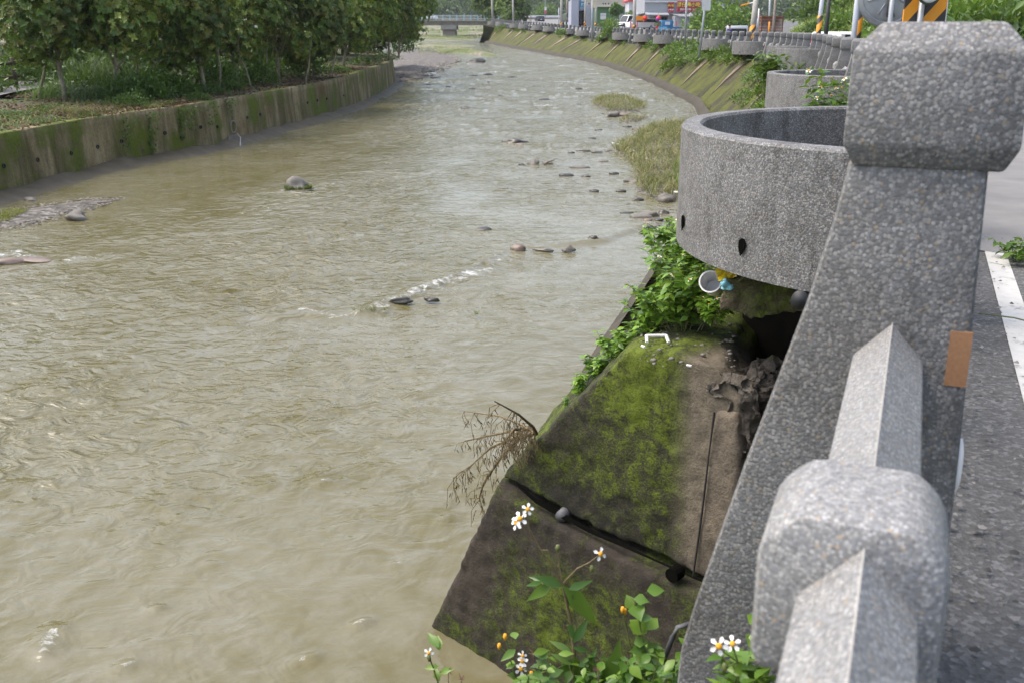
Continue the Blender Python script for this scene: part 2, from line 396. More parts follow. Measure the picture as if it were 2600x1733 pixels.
class MB:
    def __init__(s): s.v = []; s.f = []
    def add(s, vs, fs):
        k = len(s.v); s.v += [tuple(x) for x in vs]; s.f += [tuple(i + k for i in f) for f in fs]; return s
    def box(s, c, sz, rot=None, taper=1.0):
        x, y, z = (q / 2 for q in sz); vs = []
        for dz in (-1, 1):
            t = taper if dz > 0 else 1.0
            for dx, dy in ((-1, -1), (1, -1), (1, 1), (-1, 1)): vs.append(Vector((dx * x * t, dy * y * t, dz * z)))
        if rot is not None: vs = [rot @ q for q in vs]
        c = Vector(c)
        return s.add([q + c for q in vs], [(3, 2, 1, 0), (4, 5, 6, 7), (0, 1, 5, 4), (1, 2, 6, 5), (2, 3, 7, 6), (3, 0, 4, 7)])
    def tube(s, pts, rs, n=8, cap=True):
        pts = [Vector(p) for p in pts]
        if isinstance(rs, (int, float)): rs = [rs] * len(pts)
        ref = Vector((0.31, 0.2, 0.93)); vs = []; fs = []
        for i, p in enumerate(pts):
            t = (pts[min(i + 1, len(pts) - 1)] - pts[max(i - 1, 0)]).normalized()
            a = t.cross(ref)
            if a.length < 1e-3: a = t.cross(Vector((1, 0, 0)))
            a.normalize(); b2 = t.cross(a)
            for k in range(n):
                an = 2 * math.pi * k / n; vs.append(p + (a * math.cos(an) + b2 * math.sin(an)) * rs[i])
        for i in range(len(pts) - 1):
            for k in range(n):
                k2 = (k + 1) % n; fs.append((i * n + k, i * n + k2, (i + 1) * n + k2, (i + 1) * n + k))
        if cap: fs += [tuple(range(n - 1, -1, -1)), tuple((len(pts) - 1) * n + k for k in range(n))]
        return s.add(vs, fs)
    def prism(s, poly, vec):
        n = len(poly); vec = Vector(vec); a = [Vector(p) for p in poly]; b2 = [p + vec for p in a]
        return s.add(a + b2, [tuple(range(n - 1, -1, -1)), tuple(range(n, 2 * n))] + [(i, (i + 1) % n, n + (i + 1) % n, n + i) for i in range(n)])
    def lathe(s, prof, n=20, c=(0, 0, 0), axis='z'):
        c = Vector(c); vs = []; fs = []
        for r, h in prof:
            for k in range(n):
                a = 2 * math.pi * k / n
                q = Vector((r * math.cos(a), r * math.sin(a), h))
                if axis == 'y': q = Vector((q.x, q.z, q.y))
                if axis == 'x': q = Vector((q.z, q.x, q.y))
                vs.append(q + c)
        for i in range(len(prof) - 1):
            for k in range(n): fs.append((i * n + k, i * n + (k + 1) % n, (i + 1) * n + (k + 1) % n, (i + 1) * n + k))
        fs += [tuple(range(n - 1, -1, -1)), tuple((len(prof) - 1) * n + k for k in range(n))]
        return s.add(vs, fs)
    def mesh(s, name, smooth=False, bevel=0.0, seg=2, base=None):
        me = bpy.data.meshes.new(name)
        vs = s.v if base is None else [(x - base[0], y - base[1], z - base[2]) for x, y, z in s.v]
        me.from_pydata(vs, [], s.f)
        bm = bmesh.new(); bm.from_mesh(me)
        bmesh.ops.recalc_face_normals(bm, faces=bm.faces)
        if bevel > 0:
            eds = [e for e in bm.edges if len(e.link_faces) == 2 and e.calc_face_angle(0) > 0.35]
            bmesh.ops.bevel(bm, geom=eds, offset=bevel, segments=seg, affect='EDGES', profile=0.5, clamp_overlap=True)
        bm.to_mesh(me); bm.free()
        if smooth:
            me.polygons.foreach_set('use_smooth', np.ones(len(me.polygons), dtype=bool))
        return me
    def build(s, name, m, parent=None, smooth=False, bevel=0.0, seg=2, loc=None):
        return link(name, s.mesh(name, smooth, bevel, seg), m, parent, loc)
    def thing(s, name, m, label, cat, group=None, kind=None, smooth=False, bevel=0.0, seg=2):
        a = np.array(s.v); base = (float(a[:, 0].mean()), float(a[:, 1].mean()), float(a[:, 2].min()))
        return tag(link(name, s.mesh(name, smooth, bevel, seg, base), m, None, base), label, cat, group, kind)
def rotz(a): return Matrix.Rotation(a, 3, 'Z')
def grid_faces(nr, nc):
    i = np.arange(nr - 1)[:, None] * nc + np.arange(nc - 1)[None, :]
    return np.stack([i, i + 1, i + nc + 1, i + nc], -1).reshape(-1, 4)
def unit(a): return a / np.maximum(np.linalg.norm(a, axis=-1, keepdims=True), 1e-9)
def leaves_np(P, Dn, Nn, L, W, cols, wide=0.65, fold=0.25):
    """leaves folded along the midrib: 6 vertices and 2 quads each"""
    P = np.asarray(P, float); Dn = unit(np.asarray(Dn, float)); S = unit(np.cross(Dn, Nn)); N2 = unit(np.cross(S, Dn))
    L = np.asarray(L, float)[:, None]; W = np.asarray(W, float)[:, None]
    up = N2 * W * fold
    v = np.stack([P, P + Dn * L * 0.33 + S * W * 0.36 + up, P + Dn * L * wide + S * W * 0.5 + up,
                  P + Dn * L - N2 * L * 0.08, P + Dn * L * wide - S * W * 0.5 + up, P + Dn * L * 0.33 - S * W * 0.36 + up], 1)
    n = len(P); b = (np.arange(n) * 6)[:, None]
    f = np.concatenate([b + np.array([[0, 1, 2, 3]]), b + np.array([[0, 3, 4, 5]])], 1).reshape(-1, 4)
    return v.reshape(-1, 3), f, np.repeat(cols, 6, 0)
def leafy_np(P, Dn, Nn, L, W, cols, droop=0.18, fold=0.22):
    """near leaves: five stations along a drooping midrib, pointed tip"""
    P = np.asarray(P, float); Dn = unit(np.asarray(Dn, float)); S = unit(np.cross(Dn, Nn)); N2 = unit(np.cross(S, Dn)); n = len(P)
    L = np.asarray(L, float)[:, None]; W = np.asarray(W, float)[:, None]; st = [(0, .03), (.12, .42), (.32, .98), (.52, .92), (.74, .52), (1.0, .0)]; vs = []
    jg = rng.uniform(.85, 1.15, (n, 6))
    for k, (t, w) in enumerate(st):
        c = P + Dn * L * t - N2 * L * droop * t * t; w2 = W * .5 * w * jg[:, k:k + 1]
        vs += [c, c + S * w2 + N2 * w2 * fold, c - S * w2 + N2 * w2 * fold]
    v = np.stack(vs, 1); b_ = (np.arange(n) * 18)[:, None]; fs = []
    for k in range(5): fs += [b_ + np.array([[3 * k, 3 * k + 1, 3 * k + 4, 3 * k + 3]]), b_ + np.array([[3 * k, 3 * k + 3, 3 * k + 5, 3 * k + 2]])]
    return v.reshape(-1, 3), np.stack(fs, 1).reshape(-1, 4), np.repeat(cols, 18, 0)
def blades_np(P, H, lean, width, cols, seg=3, droop=0.5):
    """grass blades: tapering strips that lean and droop"""
    P = np.asarray(P, float); n = len(P); a = rng.uniform(0, 2 * np.pi, n)
    d = np.stack([np.cos(a), np.sin(a), np.zeros(n)], 1); s = np.stack([-np.sin(a), np.cos(a), np.zeros(n)], 1)
    fa = rng.uniform(-1, 1, n)[:, None]; s = unit(s + d * fa)
    H = np.asarray(H, float)[:, None]; lean = np.asarray(lean, float)[:, None]; width = np.asarray(width, float)[:, None]
    vs = []
    for k in range(seg + 1):
        t = k / seg
        c = P + d * H * lean * t ** 1.6 + np.array([0, 0, 1.0]) * H * (t - droop * lean * t ** 3)
        w = width * (1 - t) ** 0.7 * 0.5 + 0.0006
        vs += [c - s * w, c + s * w]
    v = np.stack(vs, 1); b = (np.arange(n) * (2 * seg + 2))[:, None]; fs = []
    for k in range(seg): fs.append(b + np.array([[2 * k, 2 * k + 1, 2 * k + 3, 2 * k + 2]]))
    f = np.stack(fs, 1).reshape(-1, 4)
    return v.reshape(-1, 3), f, np.repeat(cols, 2 * seg + 2, 0)
def join_np(parts):
    vs, fs, cs, k = [], [], [], 0
    for v, f, c in parts:
        vs.append(v); fs.append(f + k); cs.append(c); k += len(v)
    return np.concatenate(vs), np.concatenate(fs), np.concatenate(cs)
def vary(base, n, amt=0.25, hue=0.12):
    b = np.array(base, float)[None, :]; f = 1 + rng.uniform(-amt, amt, n)[:, None]
    h = rng.uniform(-hue, hue, n)[:, None]
    return np.clip(b * f * (1 + h * np.array([[1.0, 0.1, -0.6]])), 0.003, 0.95)
def pick(cols, n, amt=0.25, p=None):
    c = np.array(cols)[rng.choice(len(cols), n, p=p)]
    return np.clip(c * (1 + rng.uniform(-amt, amt, n)[:, None]), 0.003, 0.95)
def spline(pts, ts):
    pts = np.array(pts, float); n = len(pts)
    out = []
    for t in ts:
        i = int(min(max(math.floor(t), 0), n - 2)); u = t - i
        p1, p2 = pts[i], pts[i + 1]
        p0 = pts[i - 1] if i > 0 else 2 * p1 - p2
        p3 = pts[i + 2] if i + 2 < n else 2 * p2 - p1
        out.append(0.5 * ((2 * p1) + (p2 - p0) * u + (2 * p0 - 5 * p1 + 4 * p2 - p3) * u * u + (3 * p1 - p0 - 3 * p2 + p3) * u ** 3))
    return np.array(out)
# ------------------------------------------------------------------ the line of the parapet
ctrl = [(-2.6, -6.5), (0.605, 1.513), (1.855, 4.64), (3.84, 11.1), (6.1, 19.6), (8.35, 28.5), (10.1, 39.5), (10.65, 49.5), (10.45, 62), (10.1, 73), (9.4, 82),
        (8.9, 91), (8.0, 102), (7.0, 110), (5.7, 117), (4.3, 125), (2.7, 134), (1.3, 142), (-0.5, 152), (-2.3, 163), (-4.4, 176)]
_pp = spline(ctrl, np.linspace(0, len(ctrl) - 1, 1500))
_ps = np.concatenate([[0], np.cumsum(np.linalg.norm(np.diff(_pp, axis=0), axis=1))])
S0 = float(np.interp(1.52, _pp[:, 1], _ps))                  # arc length of the nearest post
def path(s):
    x = float(np.interp(s, _ps, _pp[:, 0])); y = float(np.interp(s, _ps, _pp[:, 1]))
    x2 = float(np.interp(s + .3, _ps, _pp[:, 0])); y2 = float(np.interp(s + .3, _ps, _pp[:, 1]))
    x1 = float(np.interp(s - .3, _ps, _pp[:, 0])); y1 = float(np.interp(s - .3, _ps, _pp[:, 1]))
    return Vector((x, y, 0)), math.atan2(x2 - x1, y2 - y1)     # heading from +Y towards +X
def path_x(y): return np.interp(y, _pp[:, 1], _pp[:, 0])
def ROADZ(y): return np.interp(y, [-20, 2, 12, 20, 28, 41, 50, 65, 75, 92, 103, 110, 118, 132, 150, 165, 190], [0, 0, -.06, -.03, .03, .11, .17, .36, .44, .65, .8, .95, 1.2, 1.6, 2.0, 2.45, 3.0])
# ------------------------------------------------------------------ ground on the road side (heights from control points)
_gc = []
for y in range(-20, 185, 8): _gc.append((float(path_x(y)), y, float(ROADZ(y)), 8.0))
for x, y, z in ((18.5, 82, -0.02), (14.5, 60, 0.12), (20, 130, 0.86), (24, 150, 1.25), (11.5, 162, 2.1), (15, 160, 1.9), (16, 190, 2.2), (7, 215, 2.85), (6, 230, 3.3), (3.0, 260, 4.2), (-10, 260, 4.4),
                (0, 330, 5.6), (-20, 380, 6.4), (30, 380, 6.6), (16, 110, 0.75), (7, 14, -0.05), (10, 22, -0.05), (14, 40, 0.0), (30, 100, 0.4), (40, 160, 1.6), (30, 220, 3), (9, 185, 2.35)):
    _gc.append((x, y, z, 9.0))
_gc = np.array(_gc)
def GZ(x, y):
    x = np.asarray(x, float); y = np.asarray(y, float)
    d2 = (x[..., None] - _gc[:, 0]) ** 2 + (y[..., None] - _gc[:, 1]) ** 2
    w = 1 / (d2 / _gc[:, 3] ** 2 + 0.02) ** 2
    return (w * _gc[:, 2]).sum(-1) / w.sum(-1)
def gz(x, y): return float(GZ(np.array(x), np.array(y)))
# ------------------------------------------------------------------ banks in plan
RW = np.array([(-0.41, 5.46), (0.33, 8.2), (1.07, 10.9), (2.57, 15.9), (4.4, 23), (6.3, 32), (7.7, 43), (7.95, 52), (7.95, 61), (7.72, 70.4), (7.27, 79), (6.3, 89.3), (3.94, 103.7), (3.2, 109.5), (0.19, 126.6), (-4.42, 159.8), (-6.2, 172)])
def rw_x(y): return np.interp(y, RW[:, 1], RW[:, 0])
LB = np.array([(-12.2, -8), (-11.6, 4), (-11.2, 11), (-10.5, 18), (-10.2, 20), (-9.75, 24), (-9.2, 26), (-8.6, 27.3), (-8.1, 29), (-7.2, 34), (-6.3, 40.8), (-5.95, 48.3), (-6.3, 58.8), (-8.0, 68), (-12, 80), (-19, 95)])
def lb_x(y): return np.interp(y, LB[:, 1], LB[:, 0])
# ------------------------------------------------------------------ the stream bed, one sheet to the horizon
ys = np.concatenate([np.linspace(-60, 180, 61), np.linspace(190, 430, 41), np.array([480, 560, 700, 900, 1200, 1500])])
xs = np.concatenate([np.array([-1400, -900, -500, -250, -120, -70]), np.linspace(-50, 40, 46), np.array([60, 100, 200, 400, 900, 1400])])
X, Y = np.meshgrid(xs, ys)
Z = WZ(Y) - 0.55 + np.where(Y > 200, sm(200, 320, Y) * (0.42 + 0.5 * fbm(X / 22, Y / 22, 4)), 0) + np.clip((Y - 305) * 0.036, 0, 7) + np.where(Y > 500, (Y - 500) * 0.02, 0)
link('ground', mesh_np('ground', np.stack([X, Y, Z], -1).reshape(-1, 3), grid_faces(len(ys), len(xs)), smooth=True), M['bar_far'])['kind'] = 'structure'
# ------------------------------------------------------------------ water
foam_pts = []                                                  # (x, y, radius, strength)
def foam_line(pts, r, s, n=14):
    w = [dw(*p) for p in pts]
    for a, b2 in zip(w[:-1], w[1:]):
        for k in range(n):
            q = a.lerp(b2, k / n); foam_pts.append((q.x, q.y, r, s))
foam_line([(700, 712), (770, 722), (850, 712), (900, 692), (960, 672), (1010, 655)], 0.16, 0.62)
foam_line([(960, 668), (1050, 638), (1130, 612)], 0.15, 0.75)
foam_line([(1130, 606), (1165, 585)], 0.15, 0.55)
foam_line([(1200, 580), (1280, 575)], 0.16, 0.45)
foam_line([(1320, 560), (1390, 545)], 0.14, 0.5)
foam_line([(1290, 500), (1400, 520), (1500, 512)], 0.2, 0.5)
foam_line([(2, 590), (30, 580), (60, 592)], 0.22, 0.7)
foam_line([(130, 602), (200, 595), (260, 585)], 0.22, 0.6)
foam_line([(280, 548), (340, 545)], 0.22, 0.55)
foam_line([(560, 500), (640, 470), (720, 440), (800, 415)], 0.5, 0.5)
foam_line([(650, 440), (680, 447), (715, 442)], 0.18, 0.7)
foam_line([(95, 1485), (125, 1430)], 0.07, 0.75)
foam_line([(300, 1160), (420, 1120)], 0.12, 0.45)
for q in [(720, 1085), (735, 1100), (905, 1285), (700, 1500), (1010, 1185), (620, 1105), (820, 1420), (470, 1290), (350, 1390), (280, 1520)]: foam_line([q, (q[0] + 22, q[1] - 10)], 0.05, 0.62, 4)
for q in [(1140, 112), (1200, 126), (1260, 135), (1290, 152), (1190, 165), (1120, 168), (1280, 190), (1350, 172), (1080, 118), (1010, 106), (1450, 185), (1240, 245), (1330, 215)]: foam_line([q, (q[0] + 26, q[1] - 1)], 0.35 + q[1] * 0.001, 0.75, 4)
foam_pts = np.array(foam_pts)
yw = [2.2]
while yw[-1] < 330: yw.append(yw[-1] * 1.0062 + 0.004)
yw = np.concatenate([np.linspace(-14, 2.1, 40), np.array(yw)])
nx = 430
T = np.linspace(0, 1, nx)
xl = np.where(yw < 75, lb_x(yw) - 1.2, np.interp(yw, [75, 95, 330], [-12, -24, -70])); xr = np.where(yw < 165, rw_x(yw) + 2.6, np.interp(yw, [165, 330], [-2.5, 45]))
X = xl[:, None] + (xr - xl)[:, None] * T[None, :]
Y = np.repeat(yw[:, None], nx, 1)
# how rough the surface is in each reach: rapid on the far left bend, slack behind the weir on the right
rough = 0.48 + 0.0 * X
rough = rough + 0.25 * np.exp(-(((X + 6.5) / 3.6) ** 2 + ((Y - 15.5) / 5.0) ** 2)) + 0.30 * np.exp(-(((X + 3.2) / 2.6) ** 2 + ((Y - 17.5) / 9) ** 2))
rough = rough - 0.42 * np.exp(-(((X + 5.2) / 2.6) ** 2 + ((Y - 21) / 8) ** 2)) - 0.15 * np.exp(-(((X + 3.5) / 1.6) ** 2 + ((Y - 11.5) / 2.5) ** 2))
rough = rough - 0.42 * np.exp(-(((X - 0.4) / 1.6) ** 2 + ((Y - 9.0) / 3.0) ** 2)) - 0.25 * np.exp(-(((X - 1.6) / 2.2) ** 2 + ((Y - 16) / 4.5) ** 2))
rough = rough - 0.25 * np.exp(-(((X + 7.6) / 1.8) ** 2 + ((Y - 24) / 8) ** 2)) + 0.35 * sm(22, 40, Y)
rough = rough * (0.55 + 0.45 * sm(5.5, 9, Y))
rough = np.clip(rough * (0.75 + 0.9 * fbm(X / 2.3, Y / 3.4, 3)), 0.12, 1.5)
wx = X + 0.16 * fbm(X / 1.3, Y / 1.3, 2); wy = Y + 0.16 * fbm(X / 1.3 + 40, Y / 1.3 - 7, 2)
ca, sa = math.cos(R(38)), math.sin(R(38)); wp, wq = wx * ca + wy * sa, -wx * sa + wy * ca
h = 0.026 * (1 - 2 * np.abs(pn(wp / 1.15, wq / 0.52))) + 0.020 * pn(wp / 0.9 + 5, wq / 0.42) + 0.009 * (1 - 2 * np.abs(pn(wp / 0.46 + 9, wq / 0.24))) + 0.012 * pn(wp / 0.4, wq / 0.2) + 0.050 * pn(wx / 2.2, wy / 1.6) + 0.0045 * pn(wx / 0.15, wy / 0.12)
fade = 1 / (1 + (Y / 60) ** 2)
h = h * rough * 1.5
foam = 0.34 * np.exp(-(((X + 5.5) / 3.2) ** 2 + ((Y - 17) / 4.5) ** 2)) * sm(.1, .5, fbm(X / 1.6, Y / .7, 3)) + 0.22 * sm(24, 50, Y) * sm(.15, .5, fbm(X / 3, Y / 1.5, 3))
for fx, fy, fr, fs in foam_pts:
    i0, i1 = np.searchsorted(yw, [fy - 4 * fr * (1 + fy * .05), fy + 4 * fr * (1 + fy * .05)])
    if i1 <= i0: continue
    d2 = ((X[i0:i1] - fx) / (fr * 1.6)) ** 2 + ((Y[i0:i1] - fy) / (fr * (0.8 + fy * 0.012))) ** 2
    foam[i0:i1] = np.maximum(foam[i0:i1], fs * np.exp(-d2 * 1.4))
h = h + 0.05 * foam * (0.4 + pn(X / 0.17, Y / 0.17)) + 0.02 * foam
# the low sill: the stream drops a few centimetres towards the camera along the foam line
sill = [dw(*p) for p in [(560, 735), (700, 716), (860, 708), (1010, 655), (1165, 578), (1390, 548), (1540, 500)]]
sy = np.interp(X, [p.x for p in sill], [p.y for p in sill]); inside = sm(sill[0].x - 1.5, sill[0].x + 0.5, X)
h = h + 0.05 * inside * (sm(-0.25, 0.15, Y - sy) - 1) * (Y < 30)
Z = WZ(Y) + h
me = mesh_np('water', np.stack([X, Y, Z], -1).reshape(-1, 3), grid_faces(len(yw), nx), smooth=True)
for nm, arr in (('foam', foam), ('rough', rough)):
    a = me.attributes.new(nm, 'FLOAT', 'POINT'); a.data.foreach_set('value', arr.ravel().astype(np.float32))
def watermat():
    m, nt, b = mat('muddy_water')
    v = coords(nt)
    fo = nd(nt, 'ShaderNodeAttribute', attribute_name='foam'); ro = nd(nt, 'ShaderNodeAttribute', attribute_name='rough')
    big = tex_noise(nt, v, 0.35, 5, 0.6, 1.2)
    mud = ramp(nt, big, [(0.42, (0.128, 0.112, 0.046)), (0.62, (0.175, 0.161, 0.098))])  # random mud tones; the olive patches also stand in for reflected trees
    vs = coords(nt, 'Object', (1.0, 0.8, 1))
    sw = tex_noise(nt, vs, 1.6, 8, 0.62, 2.2)
    mud = mixc(nt, ramp(nt, sw, [(0.40, g3(0)), (0.66, g3(0.85))]), mud, (0.192, 0.18, 0.125))
    s2 = tex_noise(nt, coords(nt, 'Object', (1.0, .75, 1)), 1.5, 6, 0.62, 3.0)
    mud = mixc(nt, ramp(nt, s2, [(0.36, g3(0.4)), (0.50, g3(0))]), mud, (0.135, 0.12, 0.062))
    fn = tex_noise(nt, v, 7, 8, 0.75, 0.8)
    k = mathn(nt, 'ADD', fo.outputs['Fac'], mathn(nt, 'MULTIPLY', mathn(nt, 'SUBTRACT', fn, 0.5), 2.2))
    fk = ramp(nt, k, [(0.62, g3(0)), (1.0, g3(0.85))])
    c = mixc(nt, fk, mud, (0.66, 0.67, 0.66))
    nt.links.new(c, b.inputs['Base Color'])
    rg = mixc(nt, fk, g3(0.06), g3(0.5)); nt.links.new(rg, b.inputs['Roughness'])
    b.inputs['IOR'].default_value = 1.33
    n1 = tex_noise(nt, coords(nt, 'Object', (1, 1.3, 1)), 3.1, 2.5, 0.5, 1.1)
    n2 = tex_noise(nt, coords(nt, 'Object', (1, 1.3, 1)), 11.0, 2, 0.5, 0.6)
    hh = mathn(nt, 'ADD', n1, mathn(nt, 'MULTIPLY', n2, 0.14))
    bump(nt, b, hh, mathn(nt, 'MULTIPLY', ro.outputs['Fac'], 0.9), 0.20)
    return m
link('water', me, watermat())['kind'] = 'structure'
# ------------------------------------------------------------------ left bank: mud toe, stained wall, ground
lbt = spline(LB, np.linspace(0, len(LB) - 1, 260))
tan = unit(np.gradient(lbt, axis=0)); nrm = np.stack([-tan[:, 1], tan[:, 0]], 1)     # points away from the stream
ltop = np.interp(lbt[:, 1], [-8, 18, 20, 22, 24.5, 27, 28, 33, 38, 45, 55, 90], [-.99, -.92, -.90, -.89, -.86, -.80, -.76, -.68, -.63, -.42, -.30, .2])
toe = np.stack([lbt[:, 0] + nrm[:, 0] * .0, lbt[:, 1] + nrm[:, 1] * .0], 1)
def bank_rows(offs, zs):
    return np.stack([np.stack([lbt[:, 0] + nrm[:, 0] * o, lbt[:, 1] + nrm[:, 1] * o, z], -1) for o, z in zip(offs, zs)], 0)
wz = WZ(lbt[:, 1]); sarc = np.cumsum(np.r_[0, np.linalg.norm(np.diff(lbt, axis=0), axis=1)])
jit = 0.10 * fbm(sarc / 1.3, sarc * 0 + 3, 3)
rows = bank_rows([-1.0, -.35, 0.0, 0.25, 0.6], [wz - .35, wz - .06 + jit * .2, wz + .06 + jit * .4, wz + .15 + jit, wz + .20 + jit])
o = link('mud_bank', mesh_np('mud_bank', rows.reshape(-1, 3), grid_faces(*rows.shape[:2]), smooth=True), M['mud']); o['kind'] = 'structure'
nv = 9; offs = np.linspace(0.36, 0.46, nv)
rows = [np.stack([lbt[:, 0] + nrm[:, 0] * (o_ + 0.012 * fbm(sarc / .6, sarc * 0 + k, 3)), lbt[:, 1] + nrm[:, 1] * (o_ + .006), wz - .1 + (ltop - wz + .1) * k / (nv - 1) + (0.025 * fbm(sarc / .8, sarc * 0 + 8, 3) if k == nv - 1 else 0)], -1) for k, o_ in enumerate(offs)]
rows.append(np.stack([lbt[:, 0] + nrm[:, 0] * .76, lbt[:, 1] + nrm[:, 1] * .76, rows[-1][:, 2] + .004], -1))
rows.append(np.stack([lbt[:, 0] + nrm[:, 0] * .78, lbt[:, 1] + nrm[:, 1] * .78, ltop - .6], -1))
rows = np.stack(rows, 0)
left_wall = tag(link('retaining_wall', mesh_np('retaining_wall', rows.reshape(-1, 3), grid_faces(*rows.shape[:2])), M['wall_left']),
                'stained tan concrete bank wall with moss streaks below the leafy trees', 'wall')
def lw_pt(px, py, out=0.0):
    """the point of the left wall's face on this sight line"""
    r = ray(px, py); best = None
    for i in range(len(lbt) - 1):
        a = Vector((lbt[i][0] + nrm[i][0] * .40, lbt[i][1] + nrm[i][1] * .40, 0)); b2 = Vector((lbt[i + 1][0] + nrm[i + 1][0] * .40, lbt[i + 1][1] + nrm[i + 1][1] * .40, 0))
        d = b2 - a; den = r.x * d.y - r.y * d.x
        if abs(den) < 1e-9: continue
        t = (a.x * d.y - a.y * d.x) / den; s_ = (a.x * r.y - a.y * r.x) / den
        if 0 <= s_ <= 1 and t > 0 and (best is None or t < best[0]): best = (t, i)
    t, i = best
    return O + r * t + Vector((-nrm[i][0], -nrm[i][1], 0)) * out, Vector((-nrm[i][0], -nrm[i][1], 0))
for px, py in [(10, 422), (96, 406), (181, 389), (248, 373), (309, 359), (419, 338), (362, 385), (30, 510), (117, 491), (195, 471), (266, 452), (460, 350), (510, 323), (425, 413), (552, 322), (628, 299), (661, 291), (806, 255), (830, 251),
               (873, 243), (781, 261), (668, 349), (699, 344), (729, 333), (757, 325), (784, 318), (811, 312), (560, 379)]:
    p, n = lw_pt(px, py, -0.03)
    MB().lathe([(0.034, -.05), (0.05, -.05), (0.05, .045), (0.034, .045), (0.034, -.03)], 10).build('drain_hole', M['dark'], left_wall, loc=p).rotation_euler = n.to_track_quat('Z', 'Y').to_euler()
p, n = lw_pt(592, 322, -0.1)
ring = MB().lathe([(0.15, -.1), (0.19, -.1), (0.19, .12), (0.15, .12), (0.15, -.08)], 20).build('culvert_mouth', M['pole_brown'], left_wall, loc=p); ring.rotation_euler = n.to_track_quat('Z', 'Y').to_euler()
p, n = lw_pt(592, 338, 0.0); q = on_water(600, 372); side = Vector((-n.y, n.x, 0))
MB().add([p + side * .30 - n * .05, p - side * .30 - n * .05, q - side * .5 + n * .1 - Vector((0, 0, .1)), q + side * .5 + n * .1 - Vector((0, 0, .1))], [(0, 1, 2, 3)]).build('drain_apron', M['mud'], left_wall)
o = MB().tube([p + n * .12, p + n * .22 - Vector((0, 0, .12)), q + n * .12], [.010, .014, .03], 8).thing('drain_trickle', M['trickle'], 'thin white trickle falling from the round culvert in the left wall', 'water jet')
for px, py, k in ((482, 404, 0), (522, 392, 1)):
    p, n = lw_pt(px, py, 0.05); q = p + n * .22; q.z = float(WZ(q.y))
    MB().tube([p, p + n * .12 + Vector((0, 0, -.03)), q], [.009, .011, .02], 8).thing('drain_trickle', M['trickle'], ('left' if k == 0 else 'right') + ' one of two short white drain trickles near the muddy toe', 'water jet')
offs = [0.60, 0.9, 1.4, 2.2, 3.4, 5, 7, 10, 15, 24, 45, 90, 250]
rows = [np.stack([lbt[:, 0] + nrm[:, 0] * o_, lbt[:, 1] + nrm[:, 1] * o_, ltop - .03 + min(o_ - .6, 12) * .028 + (.11 if o_ < 90 else .0) * fbm((lbt[:, 0] + nrm[:, 0] * o_) / 1.1, (lbt[:, 1] + nrm[:, 1] * o_) / 1.1, 4) * min(1, o_ - .5)], -1) for o_ in offs]
rows = np.stack(rows, 0)
o = link('left_bank_ground', mesh_np('left_bank_ground', rows.reshape(-1, 3), grid_faces(*rows.shape[:2]), smooth=True), M['earth']); o['kind'] = 'structure'
def lg(off, y):
    """point on the left bank, off metres behind the wall face near station y"""
    i = int(np.argmin(np.abs(lbt[:, 1] - y)))
    x = lbt[i][0] + nrm[i][0] * off; yy = lbt[i][1] + nrm[i][1] * off
    return Vector((x, yy, ltop[i] - .03 + min(max(off - .6, 0), 12) * .028))
def lz(px, py, drop=0.0):
    """point of the left bank's ground on this sight line"""
    z = -.8
    for _ in range(12):
        p = at_z(px, py, z); i = int(np.argmin((lbt[:, 0] - p.x) ** 2 + (lbt[:, 1] - p.y) ** 2))
        off = (p.x - lbt[i][0]) * nrm[i][0] + (p.y - lbt[i][1]) * nrm[i][1]
        z = 0.5 * z + 0.5 * (ltop[i] - .03 + min(max(off - .6, 0), 12) * .028)
    return Vector((p.x, p.y, z))
a = [lz(-60, 262), lz(30, 243), lz(110, 227), lz(190, 214), lz(330, 200)]
b2 = [lz(-60, 226), lz(30, 214), lz(110, 205), lz(190, 197), lz(330, 186)]
MBp = MB(); k = len(a)
MBp.add([p + Vector((0, 0, .07)) for p in a] + [p + Vector((0, 0, .07)) for p in b2], [(i, i + 1, k + i + 1, k + i) for i in range(k - 1)])
MBp.build('footpath', M['pavement'])['kind'] = 'structure'
# gravel spit against the left wall, far shingle bars
def mound(name, pts, h, m, kind='structure', label=None, n=26, nr=8):
    c = sum(pts, Vector()) / len(pts); ts = np.linspace(0, len(pts), n * 2, endpoint=False)
    loop = spline([tuple(p) for p in pts] + [tuple(pts[0])], ts)
    vs = [(0, 0, h)]; fs = []
    for r_ in range(1, nr + 1):
        t = r_ / nr
        for q in loop:
            x, y = c.x + (q[0] - c.x) * t * 1.06, c.y + (q[1] - c.y) * t * 1.06
            z = float(WZ(y)) + h * (1 - t ** 2.2) - .07 * t ** 3 + h * .3 * float(fbm(x * 1.7, y * 1.7, 3)) * (1 - t)
            vs.append((x - c.x, y - c.y, z))
    vs[0] = (0, 0, float(WZ(c.y)) + h); L = len(loop)
    for k in range(L): fs.append((0, 1 + k, 1 + (k + 1) % L))
    for r_ in range(nr - 1):
        for k in range(L): fs.append((1 + r_ * L + k, 1 + (r_ + 1) * L + k, 1 + (r_ + 1) * L + (k + 1) % L, 1 + r_ * L + (k + 1) % L))
    me = bpy.data.meshes.new(name); me.from_pydata(vs, [], fs); me.polygons.foreach_set('use_smooth', np.ones(len(fs), bool)); me.update()
    o = link(name, me, m, None, (c.x, c.y, 0)); o['kind'] = kind
    return o, c
mound('gravel_bar', [dw(*p) for p in [(-90, 540), (60, 520), (180, 488), (285, 455), (200, 458), (90, 475), (-60, 495)]], .07, M['gravel'])
mound('gravel_bar', [dw(*p) for p in [(921, 192), (965, 176), (1010, 158), (1058, 143), (1040, 128), (990, 118), (935, 112), (880, 130), (880, 190)]], .30, M['gravel'])
